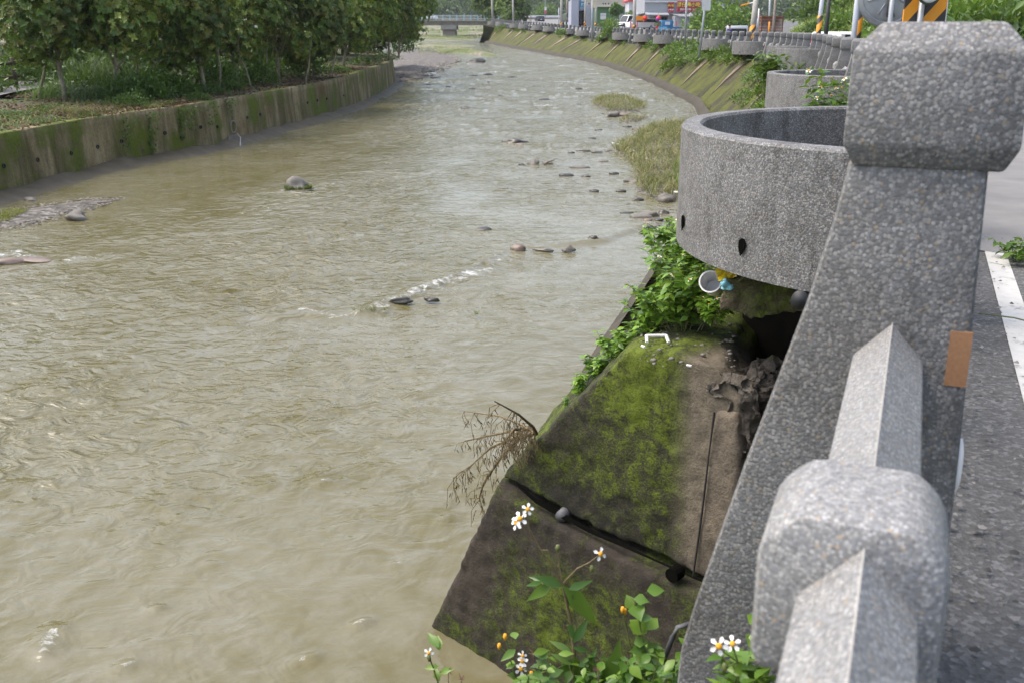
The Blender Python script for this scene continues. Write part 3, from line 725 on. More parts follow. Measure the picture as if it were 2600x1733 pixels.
mound('grass_bar', [dw(*p) for p in [(1000, 124), (1060, 123), (1145, 132), (1120, 120), (1060, 113), (1000, 112)]], .35, M['bar_far'])
mound('shingle_bar', [dw(*p) for p in [(1000, 112), (1100, 107), (1060, 102), (960, 101), (900, 104)]], .3, M['bar_far'])
mound('shingle_bar', [dw(*p) for p in [(900, 97), (1060, 95), (1100, 92), (1010, 86), (900, 86)]], .35, M['bar_far'])
barA, cA = mound('grass_bar', [dw(*p) for p in [(1398, 345), (1450, 325), (1500, 295), (1590, 285), (1640, 330), (1650, 430), (1570, 462), (1500, 470), (1455, 450), (1470, 410), (1440, 372)]], .16, M['gravel'])
barB, cB = mound('grass_bar', [dw(*p) for p in [(1355, 240), (1385, 222), (1440, 224), (1490, 245), (1470, 262), (1400, 258)]], .14, M['gravel'])
barC, cC = mound('grass_bar', [dw(*p) for p in [(1415, 284), (1440, 268), (1490, 270), (1470, 282)]], .10, M['gravel'])
def bar_grass(name, label, polys, n, hmax, tall, cols):
    P = []
    while len(P) < n:
        x = rng.uniform(min(p.x for p in polys), max(p.x for p in polys)); y = rng.uniform(min(p.y for p in polys), max(p.y for p in polys))
        ins = False; j = len(polys) - 1
        for i in range(len(polys)):
            if (polys[i].y > y) != (polys[j].y > y) and x < (polys[j].x - polys[i].x) * (y - polys[i].y) / (polys[j].y - polys[i].y) + polys[i].x: ins = not ins
            j = i
        if ins and float(fbm(np.array(x * 1.3), np.array(y * 1.3), 3)) > -.32: P.append((x, y, float(WZ(y)) + rng.uniform(.02, hmax)))
    P = np.array(P); v, f, c = blades_np(P, rng.uniform(.5, 1.2, n) * tall, rng.uniform(.5, 1.6, n), np.full(n, .014), pick(cols, n, .35), 3, .6)
    return tag(link(name, mesh_np(name, v, f, c), M['grass']), label, 'grass', None, 'stuff')
dry = [(0.30, 0.255, 0.11), (0.24, 0.215, 0.075), (0.36, 0.30, 0.15), (0.13, 0.16, 0.035), (0.11, 0.075, 0.045), (0.18, 0.2, 0.06)]
bar_grass('dry_grass', 'flattened straw coloured grass on the large bar beside the big planter ring', [dw(*p) for p in [(1402, 345), (1450, 325), (1500, 295), (1590, 285), (1640, 330), (1650, 430), (1570, 458), (1500, 462), (1460, 440), (1470, 410), (1445, 372)]], 9500, .16, .36, dry)
bar_grass('dry_grass', 'straw coloured grass on the small bar farther up the stream', [dw(*p) for p in [(1358, 240), (1385, 224), (1440, 226), (1487, 245), (1466, 260), (1400, 256)]], 2400, .12, .34, dry)
bar_grass('dry_grass', 'thin tuft of yellowed grass on the smallest bar between the two others', [dw(*p) for p in [(1417, 283), (1440, 270), (1487, 271), (1468, 281)]], 380, .06, .22, dry)
bar_grass('bar_grass', 'low green and tan grass on the far shingle point', [dw(*p) for p in [(960, 132), (1060, 125), (1145, 131), (1120, 120), (1060, 113), (960, 112)]], 1800, .3, .45, [(0.24, 0.26, 0.07), (0.32, 0.27, 0.12), (0.15, 0.19, 0.04)])
bar_grass('bar_grass', 'green grass strip on the flat before the bridge pier', [dw(*p) for p in [(900, 97), (1060, 95), (1105, 92), (1010, 87), (900, 87)]], 2600, .3, .9, [(0.16, 0.2, 0.05), (0.22, 0.22, 0.08), (0.12, 0.16, 0.04)])
for nm_, lab_, poly_, n_, s_ in (('shingle', 'grey cobbles covering the far gravel bar at the bend', [dw(*p) for p in [(921, 196), (985, 180), (1030, 160), (1060, 143), (1040, 128), (990, 118), (935, 112), (880, 130), (880, 190)]], 1500, .16), ('shingle', 'grey pebbles covering the gravel spit below the left wall', [dw(*p) for p in [(-90, 545), (60, 526), (190, 492), (292, 455), (200, 456), (90, 472), (-60, 492)]], 1500, .030)):
    g_ = np.random.default_rng(4); xs_, ys_ = [p.x for p in poly_], [p.y for p in poly_]; parts_ = []; base_ = np.array([(1, 0, .1), (.3, .9, .1), (-.8, .6, .1), (-.8, -.6, .1), (.3, -.9, .1), (.1, 0, .7)])
    cnt = 0
    while cnt < n_:
        x, y = g_.uniform(min(xs_), max(xs_)), g_.uniform(min(ys_), max(ys_)); ins = False; j = len(poly_) - 1
        for i in range(len(poly_)):
            if (ys_[i] > y) != (ys_[j] > y) and x < (xs_[j] - xs_[i]) * (y - ys_[i]) / (ys_[j] - ys_[i]) + xs_[i]: ins = not ins
            j = i
        if not ins: continue
        cnt += 1; r_ = s_ * g_.uniform(.4, 1.3); v = base_ * np.array([r_ * g_.uniform(.7, 1.4), r_, r_ * .7]) + g_.normal(0, r_ * .12, (6, 3)) + np.array([x, y, float(WZ(y)) + g_.uniform(.0, .13) * min(1, s_ * 8)])
        parts_.append((v, np.array([[0, 1, 5], [1, 2, 5], [2, 3, 5], [3, 4, 5], [4, 0, 5]]), np.repeat(np.array([[.12, .108, .093]]) * g_.uniform(.4, 2.1), 6, 0)))
    v, f, cc_ = join_np(parts_); tag(link(nm_, mesh_np(nm_, v, f, cc_), M['litter']), lab_, 'cobbles', None, 'stuff')
bar_grass('moss_mat', 'yellow green moss mat at the left end of the gravel spit', [dw(*p) for p in [(-80, 530), (30, 512), (72, 488), (0, 492), (-70, 505)]], 1500, .10, .07, [(0.22, 0.22, 0.03), (0.14, 0.16, 0.02)])
# ------------------------------------------------------------------ right bank: mossy wall
yr = np.concatenate([np.linspace(5.75, 40, 120), np.linspace(40.6, 166, 200)])
nv = 9; rows = []
for k in range(nv):
    t = k / (nv - 1)
    xt = path_x(yr) - 0.42 / np.cos(0.3); xb = rw_x(yr) - .06
    zt = ROADZ(yr) - np.interp(yr, [5, 12, 16], [.62, .45, .10]); zb = WZ(yr) - .35
    nz = .03 * fbm(yr / .9, yr * 0 + t * 3, 3)
    rows.append(np.stack([xb + (xt - xb) * t + nz, yr, zb + (zt - zb) * t], -1))
rows.append(np.stack([path_x(yr) + .3, yr, zt + .01], -1))
rows = np.stack(rows, 0)
right_wall = tag(link('retaining_wall', mesh_np('retaining_wall_right', rows.reshape(-1, 3), grid_faces(*rows.shape[:2])), M['wall_right']),
                 'sloping green mossy bank wall under the parapet and planter rings', 'wall')
def rwp(y, t, out=.0):
    x = (rw_x(y) - .06) * (1 - t) + (path_x(y) - .42 / math.cos(.3)) * t; zt = float(ROADZ(y)) - float(np.interp(y, [5, 12, 16], [.62, .45, .10])); zb = float(WZ(y)) - .35
    return Vector((float(x) - out, y, zb + (zt - zb) * t))
# concrete footing step along the toe of the wall near the camera and a mud line farther on
rows = []
yt = np.linspace(5.8, 165, 360)
for dx, z in ((-.10, WZ(yt) - .3), (-.02, WZ(yt) + .10), (.22, WZ(yt) + .34)): rows.append(np.stack([rw_x(yt) + dx + .02 * fbm(yt / 1.2, yt * 0, 2), yt, z], -1))
rows = np.stack(rows, 0)
link('wall_footing', mesh_np('wall_footing', rows.reshape(-1, 3), grid_faces(*rows.shape[:2]), smooth=True), M['toe'], right_wall)
o = MB().add([(-4.42, 159.8, -.6), (-4.42, 159.8, 2.55), (1.5, 166, 2.7), (9, 168, 2.7), (9, 168, -.6)], [(0, 1, 2, 3, 4)]).thing('end_wall', M['wall_right'], 'short mossy return wall closing the far end of the bank wall', 'wall')
# fill behind the broken stretch near the camera: earth face under the road, verge, and the ledge below the post
vs = []; fs = []
n = 40
for i in range(n):
    u = 1.9 + 5.4 * i / (n - 1)
    for k, (v_, z) in enumerate(((.55, -2.7), (.5, -1.6), (.42, -.8), (.2, -.2))):
        q = uv(u, v_ + .12 * float(fbm(u * 2, k * 1.3, 3)), z); vs.append(tuple(q))
o = link('undercut_earth', mesh_np('undercut_earth', vs, grid_faces(n, 4)), M['soil']); o['kind'] = 'structure'
o = MB().prism([uv(5.15, -.75, -2.8), uv(5.15, .6, -2.8), uv(5.15, .6, -.06), uv(5.15, .05, -.06), uv(5.15, -.0, .13), uv(5.15, -.75, .13)], U * .5).build('hollow_shade_block', M['shade_soil']); o['kind'] = 'structure'  # added block closing the view; its near black colour stands for the hollow's shade
o = MB().prism([uv(1.95, -.5, -3), uv(1.95, 1.2, -3), uv(1.95, 1.2, -.03), uv(1.95, -.1, -.03), uv(1.95, -.16, -.2), uv(1.95, -.5, -.75)], U * -7.5).build('earth_verge', M['soil']); o['kind'] = 'structure'
MB().prism([(-1.15, 1.86, -3), (.85, 1.86, -3), (.85, 1.86, -.42), (-1.05, 1.86, -.42)], (0, -7, 0)).thing('retaining_wall', M['wedge_low'], 'low end of bank wall below the camera under the flowering weeds', 'wall')
# ------------------------------------------------------------------ the road
ysr = np.concatenate([np.linspace(-20, 30, 60), np.linspace(31, 400, 160)])
to = np.concatenate([[.02, .25, .5, 1.0, 1.8, 3, 5, 7.5], np.linspace(10, 100, 22), [140, 250, 600]])
X = path_x(ysr)[:, None] + to[None, :] / math.cos(.38) * np.ones_like(ysr)[:, None]
X = np.where(ysr[:, None] > 168, np.linspace(-45, 60, len(to))[None, :] + 0 * ysr[:, None], X) if False else X
Y = np.repeat(ysr[:, None], len(to), 1)
Z = GZ(X, Y)
Z = np.where(X > 90, Z[:, -5:-4], Z)
link('road', mesh_np('road', np.stack([X, Y, Z], -1).reshape(-1, 3), grid_faces(len(ysr), len(to)), smooth=True), M['asphalt'])['kind'] = 'structure'
vs = []; us = np.linspace(1.2, 5.75, 24)
for u in us:
    for v_ in (.388, .486): q = uv(u, v_); vs.append((q.x, q.y, gz(q.x, q.y) + .005))
link('edge_line', mesh_np('edge_line', vs, grid_faces(len(us), 2)), M['line'])['kind'] = 'structure'
vs = []; us = np.linspace(5.3, 16, 40); w = (.16, 1.2, 2.4, 4.0)
for u in us:
    for v_ in w: q = uv(u + (.25 if v_ < 1 else 0) + .12 * math.sin(v_ * 5), v_); vs.append((q.x, q.y, gz(q.x, q.y) + .006))
link('road_patch', mesh_np('road_patch', vs, grid_faces(len(us), len(w))), M['pavement'])['kind'] = 'structure'
vs = []
yv = np.linspace(60, 330, 90)
for y in yv:
    for v_ in np.linspace(.9, 26, 12):
        x = float(path_x(min(y, 176))) + v_ ; vs.append((x, y, gz(x, y) + .012))
link('pavement', mesh_np('pavement', vs, grid_faces(len(yv), 12), smooth=True), M['pavement'])['kind'] = 'structure'
ye = np.linspace(158, 400, 60)
rows = np.stack([np.stack([np.full(60, -5.2) - .02 * (ye - 158), ye, WZ(ye) - .6], -1), np.stack([np.full(60, -4.1), ye, GZ(np.full(60, -4.0), ye) + .02], -1)], 0)
link('embankment', mesh_np('embankment', rows.reshape(-1, 3), grid_faces(2, 60)), M['meadow'])['kind'] = 'structure'
# ------------------------------------------------------------------ parapet: posts with caps, rails with collars
parapet = tag(empty('concrete_parapet', (0.605, 1.513, 0)), 'grey pebble concrete parapet of flared capped posts and ridged rails along the road', 'parapet')
P0 = Vector((0.605, 1.513, 0))
def shade_auto(me):
    try: me.set_sharp_from_angle(angle=R(32))
    except Exception: pass
def post_mesh():
    m = MB()          # x across (river side negative), y along, z up
    y0, y1 = -.095, .105
    prof = [(-.086, .885), (.098, .885), (.112, .45), (.124, 0.0), (.124, -.35), (-.31, -.35), (-.292, .0), (-.272, .10), (-.205, .376), (-.128, .664), (-.099, .80)]
    m.prism([(x, y0, z) for x, z in prof], (0, y1 - y0, 0))
    return m.mesh('post', True, .014, 2)
def cap_mesh():
    m = MB(); r = [(.079, 1.068), (.113, 1.030), (.115, .902), (.099, .869)]; vs = []; fs = []
    for h, z in r:
        for dx, dy in ((-1, -1), (1, -1), (1, 1), (-1, 1)): vs.append((.018 + dx * h, .005 + dy * (h + .004), z))
    for k in range(3):
        for i in range(4): fs.append((k * 4 + i, k * 4 + (i + 1) % 4, k * 4 + 4 + (i + 1) % 4, k * 4 + 4 + i))
    fs += [(0, 1, 2, 3), (12, 13, 14, 15)]
    m.add(vs, fs); me = m.mesh('cap', True, .005, 2); shade_auto(me); return me
pm, cm = post_mesh(), cap_mesh()
shade_auto(pm)
pm.materials.append(M['aggregate']); cm.materials.append(M['aggregate'])
RAILP = [(-.054, -.07), (.046, -.07), (.046, .0), (-.003, .055), (-.054, .0)]
def rail_mesh(L):
    m = MB(); m.prism([(x, 0, z) for x, z in RAILP], (0, L, 0)); return m.mesh('rail', False, .004, 2)
def collar_mesh():
    m = MB(); hw = .077; pr = [(-hw - .004, -.08), (hw, -.08), (hw, .048), (hw - .028, .082), (-hw + .028, .082), (-hw - .004, .048)]
    m.prism([(x - .010, -.072, z - .005) for x, z in pr], (0, .144, 0)); me = m.mesh('collar', True, .016, 2); shade_auto(me); return me
colm = collar_mesh(); colm.materials.append(M['granite'])
rings_s = RINGS
post_s = []
for i, rs in enumerate(rings_s):
    post_s += [rs - .87, rs + .87]
    nxt = rings_s[i + 1] if i + 1 < len(rings_s) else None
    if nxt:
        a, b2 = rs + .87, nxt - .87; k = max(1, round((b2 - a) / 1.78)) if i != 1 else 5
        post_s += [a + (b2 - a) * j / k for j in range(1, k)]
post_s = [S0 - 1.75, S0] + sorted(post_s)
post_s = post_s[:99]
rail_cache = {}
stuff_rail = MB(); n_rail = 0
for i, s in enumerate(post_s):
    p, hd = path(s)
    if i == 1: p = P0.copy(); hd = TH
    z = float(ROADZ(p.y))
    if i > 0:
        po = link('post', pm, None, parapet, (p.x - P0.x, p.y - P0.y, z)); po.rotation_euler = (0, 0, -hd)
        link('cap', cm, None, po)
        if i < 30:
            for zz in (.596, .142):
                q = MB().box((.0925 if zz > .3 else .1035, -.0945, zz), (.03, .006, .083)).build('reflector_patch', M['tile_brown'], po)
            if i == 1:
                MB().lathe([(.036, 0), (.036, .006), (.02, .010)], 16, axis='x').build('white_reflector', M['plastic_white'], po, True, loc=(.111, -.05, .41)).scale = (1, .7, 1.3)
        if i == 1: po['label'] = 'large nearest post with a brown patch on its road side corner'
    if i + 1 < len(post_s):
        p2, h2 = path(post_s[i + 1])
        if i + 1 == 1: p2 = P0.copy()
        if i == 0: p = P0 - U * 1.75; z = 0
        d = p2 - p; L = d.length; z2 = float(ROADZ(p2.y)); key = round(L, 2); ang = math.atan2(d.x, d.y); pitch = math.atan2(z2 - z, L)
        for hgt in (.585, .165):
            if n_rail < 96:
                if key not in rail_cache:
                    rail_cache[key] = rail_mesh(L); rail_cache[key].materials.append(M['granite'])
                ra = link('rail', rail_cache[key], None, parapet, (p.x - P0.x, p.y - P0.y, z + hgt)); ra.rotation_euler = (pitch, 0, -ang); n_rail += 1
                if i < 2: MB().tube([(-.003, .01, .0555), (-.003, L - .01, .0553)], .0009, 5).build('joint_seam', M['pole_conc'], ra)
                cl = link('collar', colm, None, ra, (0, L / 2 if i else 1.75 - .757, 0))
            else:
                mt = Matrix.Translation((p.x - P0.x, p.y - P0.y, z + hgt)) @ Matrix.Rotation(-ang, 4, 'Z') @ Matrix.Rotation(pitch, 4, 'X')
                vs = [mt @ Vector((x, yy, zz)) for yy in (0, L) for x, zz in RAILP]
                stuff_rail.add(vs, [(k, (k + 1) % 5, 5 + (k + 1) % 5, 5 + k) for k in range(5)])
if stuff_rail.v: stuff_rail.build('rail', M['granite'], parapet)['kind'] = 'stuff'
# ------------------------------------------------------------------ planter rings
def ring_mesh():
    m = MB(); n = 40; R1, R0 = 1.28, 1.17; vs = []; fs = []; c = .10
    # section corners: outer bottom, outer top, inner top, inner bottom
    for k in range(n + 1):
        a = math.pi * (k / n)
        dx, dy = -math.sin(a), -math.cos(a)
        for r_, z in ((R1, .15), (R1, .668), (R1 - .012, .68), (R0 + .012, .68), (R0, .668), (R0, .16)):
            vs.append((c - .10 + dx * r_ * .86, dy * r_, z))
    for s_, dy in ((0, -1), (1, 1)):
        pass
    for k in range(n):
        for j in range(6): fs.append((k * 6 + j, k * 6 + (j + 1) % 6, k * 6 + 6 + (j + 1) % 6, k * 6 + 6 + j))
    fs += [tuple(range(6)), tuple(n * 6 + j for j in range(5, -1, -1))]
    # floor slab
    k0 = len(vs); 
    for zz in (.165, .25):
        for k in range(n + 1):
            a = math.pi * (k / n); vs.append((-math.sin(a) * R0 * .86, -math.cos(a) * R0, zz))
    fs.append(tuple(k0 + k for k in range(n, -1, -1))); fs.append(tuple(k0 + n + 1 + k for k in range(n + 1)))
    m.add(vs, fs); me = m.mesh('planter_ring', True); shade_auto(me); return me
rm = ring_mesh(); rm.materials.append(M['aggregate_fine'])
def hole_mesh():
    m = MB(); pts = []
    rr = random.Random(3); n = 9
    for k in range(n):
        a = 2 * math.pi * k / n; r_ = .026 * (1 + .25 * rr.uniform(-1, 1)); pts.append((0, math.cos(a) * r_ * .8, math.sin(a) * r_ * 1.3))
    m.prism(pts, (-.004, 0, 0)); return m.mesh('drain_hole')
hm = hole_mesh(); hm.materials.append(M['gap_shade'])  # flush black disc, the shade of the recess is only its colour
far_names = ['third', 'fourth', 'fifth', 'sixth', 'seventh', 'eighth', 'ninth', 'tenth', 'eleventh', 'twelfth', 'thirteenth', 'fourteenth', 'fifteenth', 'sixteenth', 'seventeenth', 'eighteenth', 'nineteenth']
for i, s in enumerate(rings_s):
    p, hd = path(s)
    if i == 0: p = uv(4.97, .05); hd = TH
    z = float(ROADZ(p.y))
    o = link('planter_ring', rm, None, None, (p.x, p.y, z)); o.rotation_euler = (0, 0, -hd)
    lab = ['large grey pebble concrete planter ring directly behind the nearest post', 'second grey planter ring, its rim partly behind the big ring'][i] if i < 2 else \
        far_names[i - 2] + ' planter ring along the parapet, counting away from the nearest post'
    tag(o, lab, 'planter', 'semicircular planter rings along the parapet')
    if i < 6:
        for a in ((.95, 1.40, 2.15) if i else (.62, 1.08, 2.2)):
            h = link('drain_hole', hm, None, o, (-math.sin(a) * 1.285 * .86, -math.cos(a) * 1.285, .24 if i else .27)); h.rotation_euler = (0, 0, math.pi / 2 - a)
    if i >= 2:
        # pale inverted triangle of bare concrete under the ring, tapering down the mossy wall, and the stub that carries the ring
        y = p.y; perp = Vector((-math.cos(hd), math.sin(hd), 0)); along = Vector((math.sin(hd), math.cos(hd), 0))
        tp = [rwp(y - (.30 + y * .003) / max(.5, math.cos(hd)), .99, .10), rwp(y + (.30 + y * .003) / max(.5, math.cos(hd)), .99, .10), rwp(y - .3, .30 + .1 * math.sin(i * 2.3), .0)]
        tp = [tp[0], tp[0].lerp(tp[2], .55) + Vector((-.06, 0, 0)), tp[2], tp[1].lerp(tp[2], .5) + Vector((-.03, 0, 0)), tp[1]]
        MB().prism(tp, (.3, 0, -.1)).build('buttress', M['buttress'], right_wall)
        pts_t = [p + perp * .85 + Vector((0, 0, z + .16)), p + perp * .2 + Vector((0, 0, z + .16)), p + perp * .2 + Vector((0, 0, z - .35)), p + perp * .55 + Vector((0, 0, z - .22))]
        MB().prism([q - along * .2 for q in pts_t], along * .4).build('corbel', M['buttress'], right_wall)
# vertical joints, dark cracks and stains down the mossy wall
for y, wd in ((33, .05), (46, .05), (57, .12), (62, .22), (72, .05), (76, .18), (96, .06), (131, .5), (139, .06)):
    vs = []
    for k in range(8):
        t = .98 - .8 * k / 7; q = rwp(y + .15 * math.sin(k * 1.7) - k * .12, t, .02); ww = wd * (.6 + .5 * abs(math.sin(k * 2.1)))
        vs += [q + Vector((0, -ww, 0)), q + Vector((0, ww, 0))]
    MB().add(vs, [(2 * k, 2 * k + 1, 2 * k + 3, 2 * k + 2) for k in range(7)]).build('wall_crack', M['dark'], right_wall)
# ------------------------------------------------------------------ broken end of the bank wall
FN = Vector((.69, .724, 0)).normalized(); FD = 3.66
def fp(x, y, off=0.0):
    r = ray(x * K, y * K); return O + r * ((FD + off - 0.0) / (r.x * FN.x + r.y * FN.y))
BK = Vector((.30, .954, 0))                                     # the wall runs back this way
def rough_block(name, poly, back, m, parent=None, vox=.035, amp=.05, amp2=.02, facet=0.0, label=None, cat=None, loc=None):
    mb = MB().prism(poly, back)
    a = np.array(mb.v); base = Vector((float(a[:, 0].mean()), float(a[:, 1].mean()), float(a[:, 2].min()))) if loc is None else loc
    o = link(name, mb.mesh(name, base=base), m, parent, base if parent is None else None)
    rmod = o.modifiers.new('remesh', 'REMESH'); rmod.mode = 'VOXEL'; rmod.voxel_size = vox
    dg = bpy.context.evaluated_depsgraph_get(); me = bpy.data.meshes.new_from_object(o.evaluated_get(dg)); o.modifiers.clear(); me.name = name
    n = len(me.vertices); co = np.empty(n * 3, np.float32); me.vertices.foreach_get('co', co); co = co.reshape(-1, 3)
    no = np.empty(n * 3, np.float32); me.vertices.foreach_get('normal', no); no = no.reshape(-1, 3)
    d = np.array([amp * mnoise.fractal(Vector(c * 3.1 + 5), 1.0, 2.0, 3) + amp2 * mnoise.noise(Vector(c * 15)) for c in co.astype(float)])
    if facet: d = d - np.array([facet * (mnoise.voronoi(Vector(c * 9.0))[0][0] + .5 * mnoise.voronoi(Vector(c * 24.0))[0][0]) for c in co.astype(float)])
    co = co + no * d[:, None]; me.vertices.foreach_set('co', co.astype(np.float32).ravel()); me.polygons.foreach_set('use_smooth', np.full(len(me.polygons), not facet)); me.update()
    old = o.data; o.data = me; me.materials.clear(); me.materials.append(m); bpy.data.meshes.remove(old)
    if label: tag(o, label, cat)
    return o
def world_uv_mat(o): return o
wb = fp(1400, 1300); wb.z = -3
wedge = tag(empty('broken_wall', wb), 'mossy broken end of the bank wall, cracked across, below the big planter ring', 'broken wall')
def sub(pts): return [p - wb for p in pts]
_e = (0.72, -0.69, 0); _eo = Vector(_e).dot(wb)
M['wedge'] = mossy('mossy_broken_concrete', (0.042, 0.037, 0.023), (0.023, 0.02, 0.012), (0.028, 0.033, 0.004), (0.11, 0.15, 0.005), (1.2, 1.2, 0.7), 0.115, side=(_e, -2.58 - _eo, -2.24 - _eo))
upper = rough_block('upper_block', sub([fp(*q) for q in [(1440, 806), (1300, 945), (1155, 1096), (1190, 1112), (1300, 1172), (1420, 1240), (1540, 1288), (1640, 1335), (1690, 1120), (1716, 1000), (1700, 905), (1655, 850), (1560, 812)]]), BK * 1.35, M['wedge'], wedge, .020, .013, .011, loc=Vector((0, 0, 0)))
lowp = [fp(*q) for q in [(1168, 1108), (1025, 1408), (1010, 1450), (1400, 1640), (1720, 1640), (1720, 1380), (1600, 1335), (1420, 1252), (1290, 1188)]]
lower = rough_block('lower_block', sub([p - FN * .10 for p in lowp]), BK * 1.6 + FN * .0, M['wedge_low'], wedge, .024, .015, .012, loc=Vector((0, 0, 0)))
# lumpy fractured mass at the right of the cut face, with the pale cast panel below it
rough_block('fractured_core', sub([fp(*q, -.035) for q in [(1640, 850), (1705, 856), (1740, 905), (1745, 975), (1728, 1060), (1700, 1090), (1688, 1010), (1640, 935), (1600, 890)]]), FN * .4, M['rubble_in'], wedge, .014, .03, .02, .07, loc=Vector((0, 0, 0)))
rough_block('cast_panel', sub([fp(*q, -.035) for q in [(1640, 945), (1690, 950), (1700, 1040), (1688, 1180), (1650, 1330), (1597, 1318), (1618, 1120)]]), FN * .2, M['panel'], wedge, .022, .012, .008, loc=Vector((0, 0, 0)))
g = [fp(*q, -.05) - wb for q in [(1641, 945), (1630, 1030), (1612, 1180), (1592, 1322)]]
MB().tube(g, [.006, .004, .006, .005], 6).build('joint_line', M['dark'], wedge)
a, b2 = fp(1288, 1186, -.05), fp(1312, 1162, .08)
MB().tube([a - wb, b2 - wb], .032, 12).build('drain_pipe', M['plastic_grey'], wedge, True)
p = fp(1556, 1312, -.052)
MB().lathe([(.028, -.05), (.036, -.05), (.036, .015), (.028, .015), (.028, -.04)], 12).build('drain_hole', M['gap_shade'], wedge, loc=p - wb).rotation_euler = FN.to_track_quat('Z', 'Y').to_euler()  # raised stub coloured black so it reads as a shaded recess
# crack between the blocks
cr = [(1190, 1116), (1230, 1150), (1290, 1184), (1360, 1222), (1430, 1252), (1500, 1284), (1545, 1304), (1620, 1338)]
vs = []
for i, q in enumerate(cr):
    w = 7 if i < 5 else 3
    w *= .6 + .7 * abs(math.sin(i * 2.3)); c0 = fp(q[0], q[1] - w, -.04); c1 = fp(q[0], q[1] + w * .6, -.05); vs += [c0 - wb, c1 - wb]
MB().add(vs, [(2 * k, 2 * k + 1, 2 * k + 3, 2 * k + 2) for k in range(len(cr) - 1)]).build('crack', M['gap_shade'], wedge)
# slab under the ring and hanging lumps in the hollow
slab = [uv(4.08, -.70, -.05), uv(4.06, -.69, .10), uv(4.0, -.5, .125), uv(3.98, -.05, .125), uv(4.02, -.05, -.04), uv(4.04, -.36, -.05), uv(4.06, -.56, -.10)]
rough_block('broken_slab', slab, U * 1.0, M['rubble'], None, .016, .015, .012, .035, 'mossy broken concrete slab jutting out beneath the big planter ring', 'slab')
rough_block('hanging_lump', [uv(4.5, -.34, -.02), uv(4.5, -.12, -.02), uv(4.5, -.12, -.30), uv(4.5, -.22, -.40), uv(4.5, -.32, -.26)], U * .4, M['rubble_in'], None, .02, .03, .02, .05, 'pale lump of concrete hanging in the dark hollow under the slab', 'concrete lump')
MB().tube([uv(3.75, -.34, .10), uv(4.5, -.30, .10)], .034, 14).thing('drain_pipe', M['black'], 'short grey pipe end poking out below the big planter ring', 'pipe', smooth=True)
sup = uv(5.5, -.1, 0)
MB().box((sup.x, sup.y, -1.2), (.6, .5, 2.6), rotz(-TH)).thing('ring_support', M['shade_soil'], 'concrete pier under the big planter ring, coloured as in deep shade', 'pier')  # pier takes the near black soil, so the shade sits in its colour
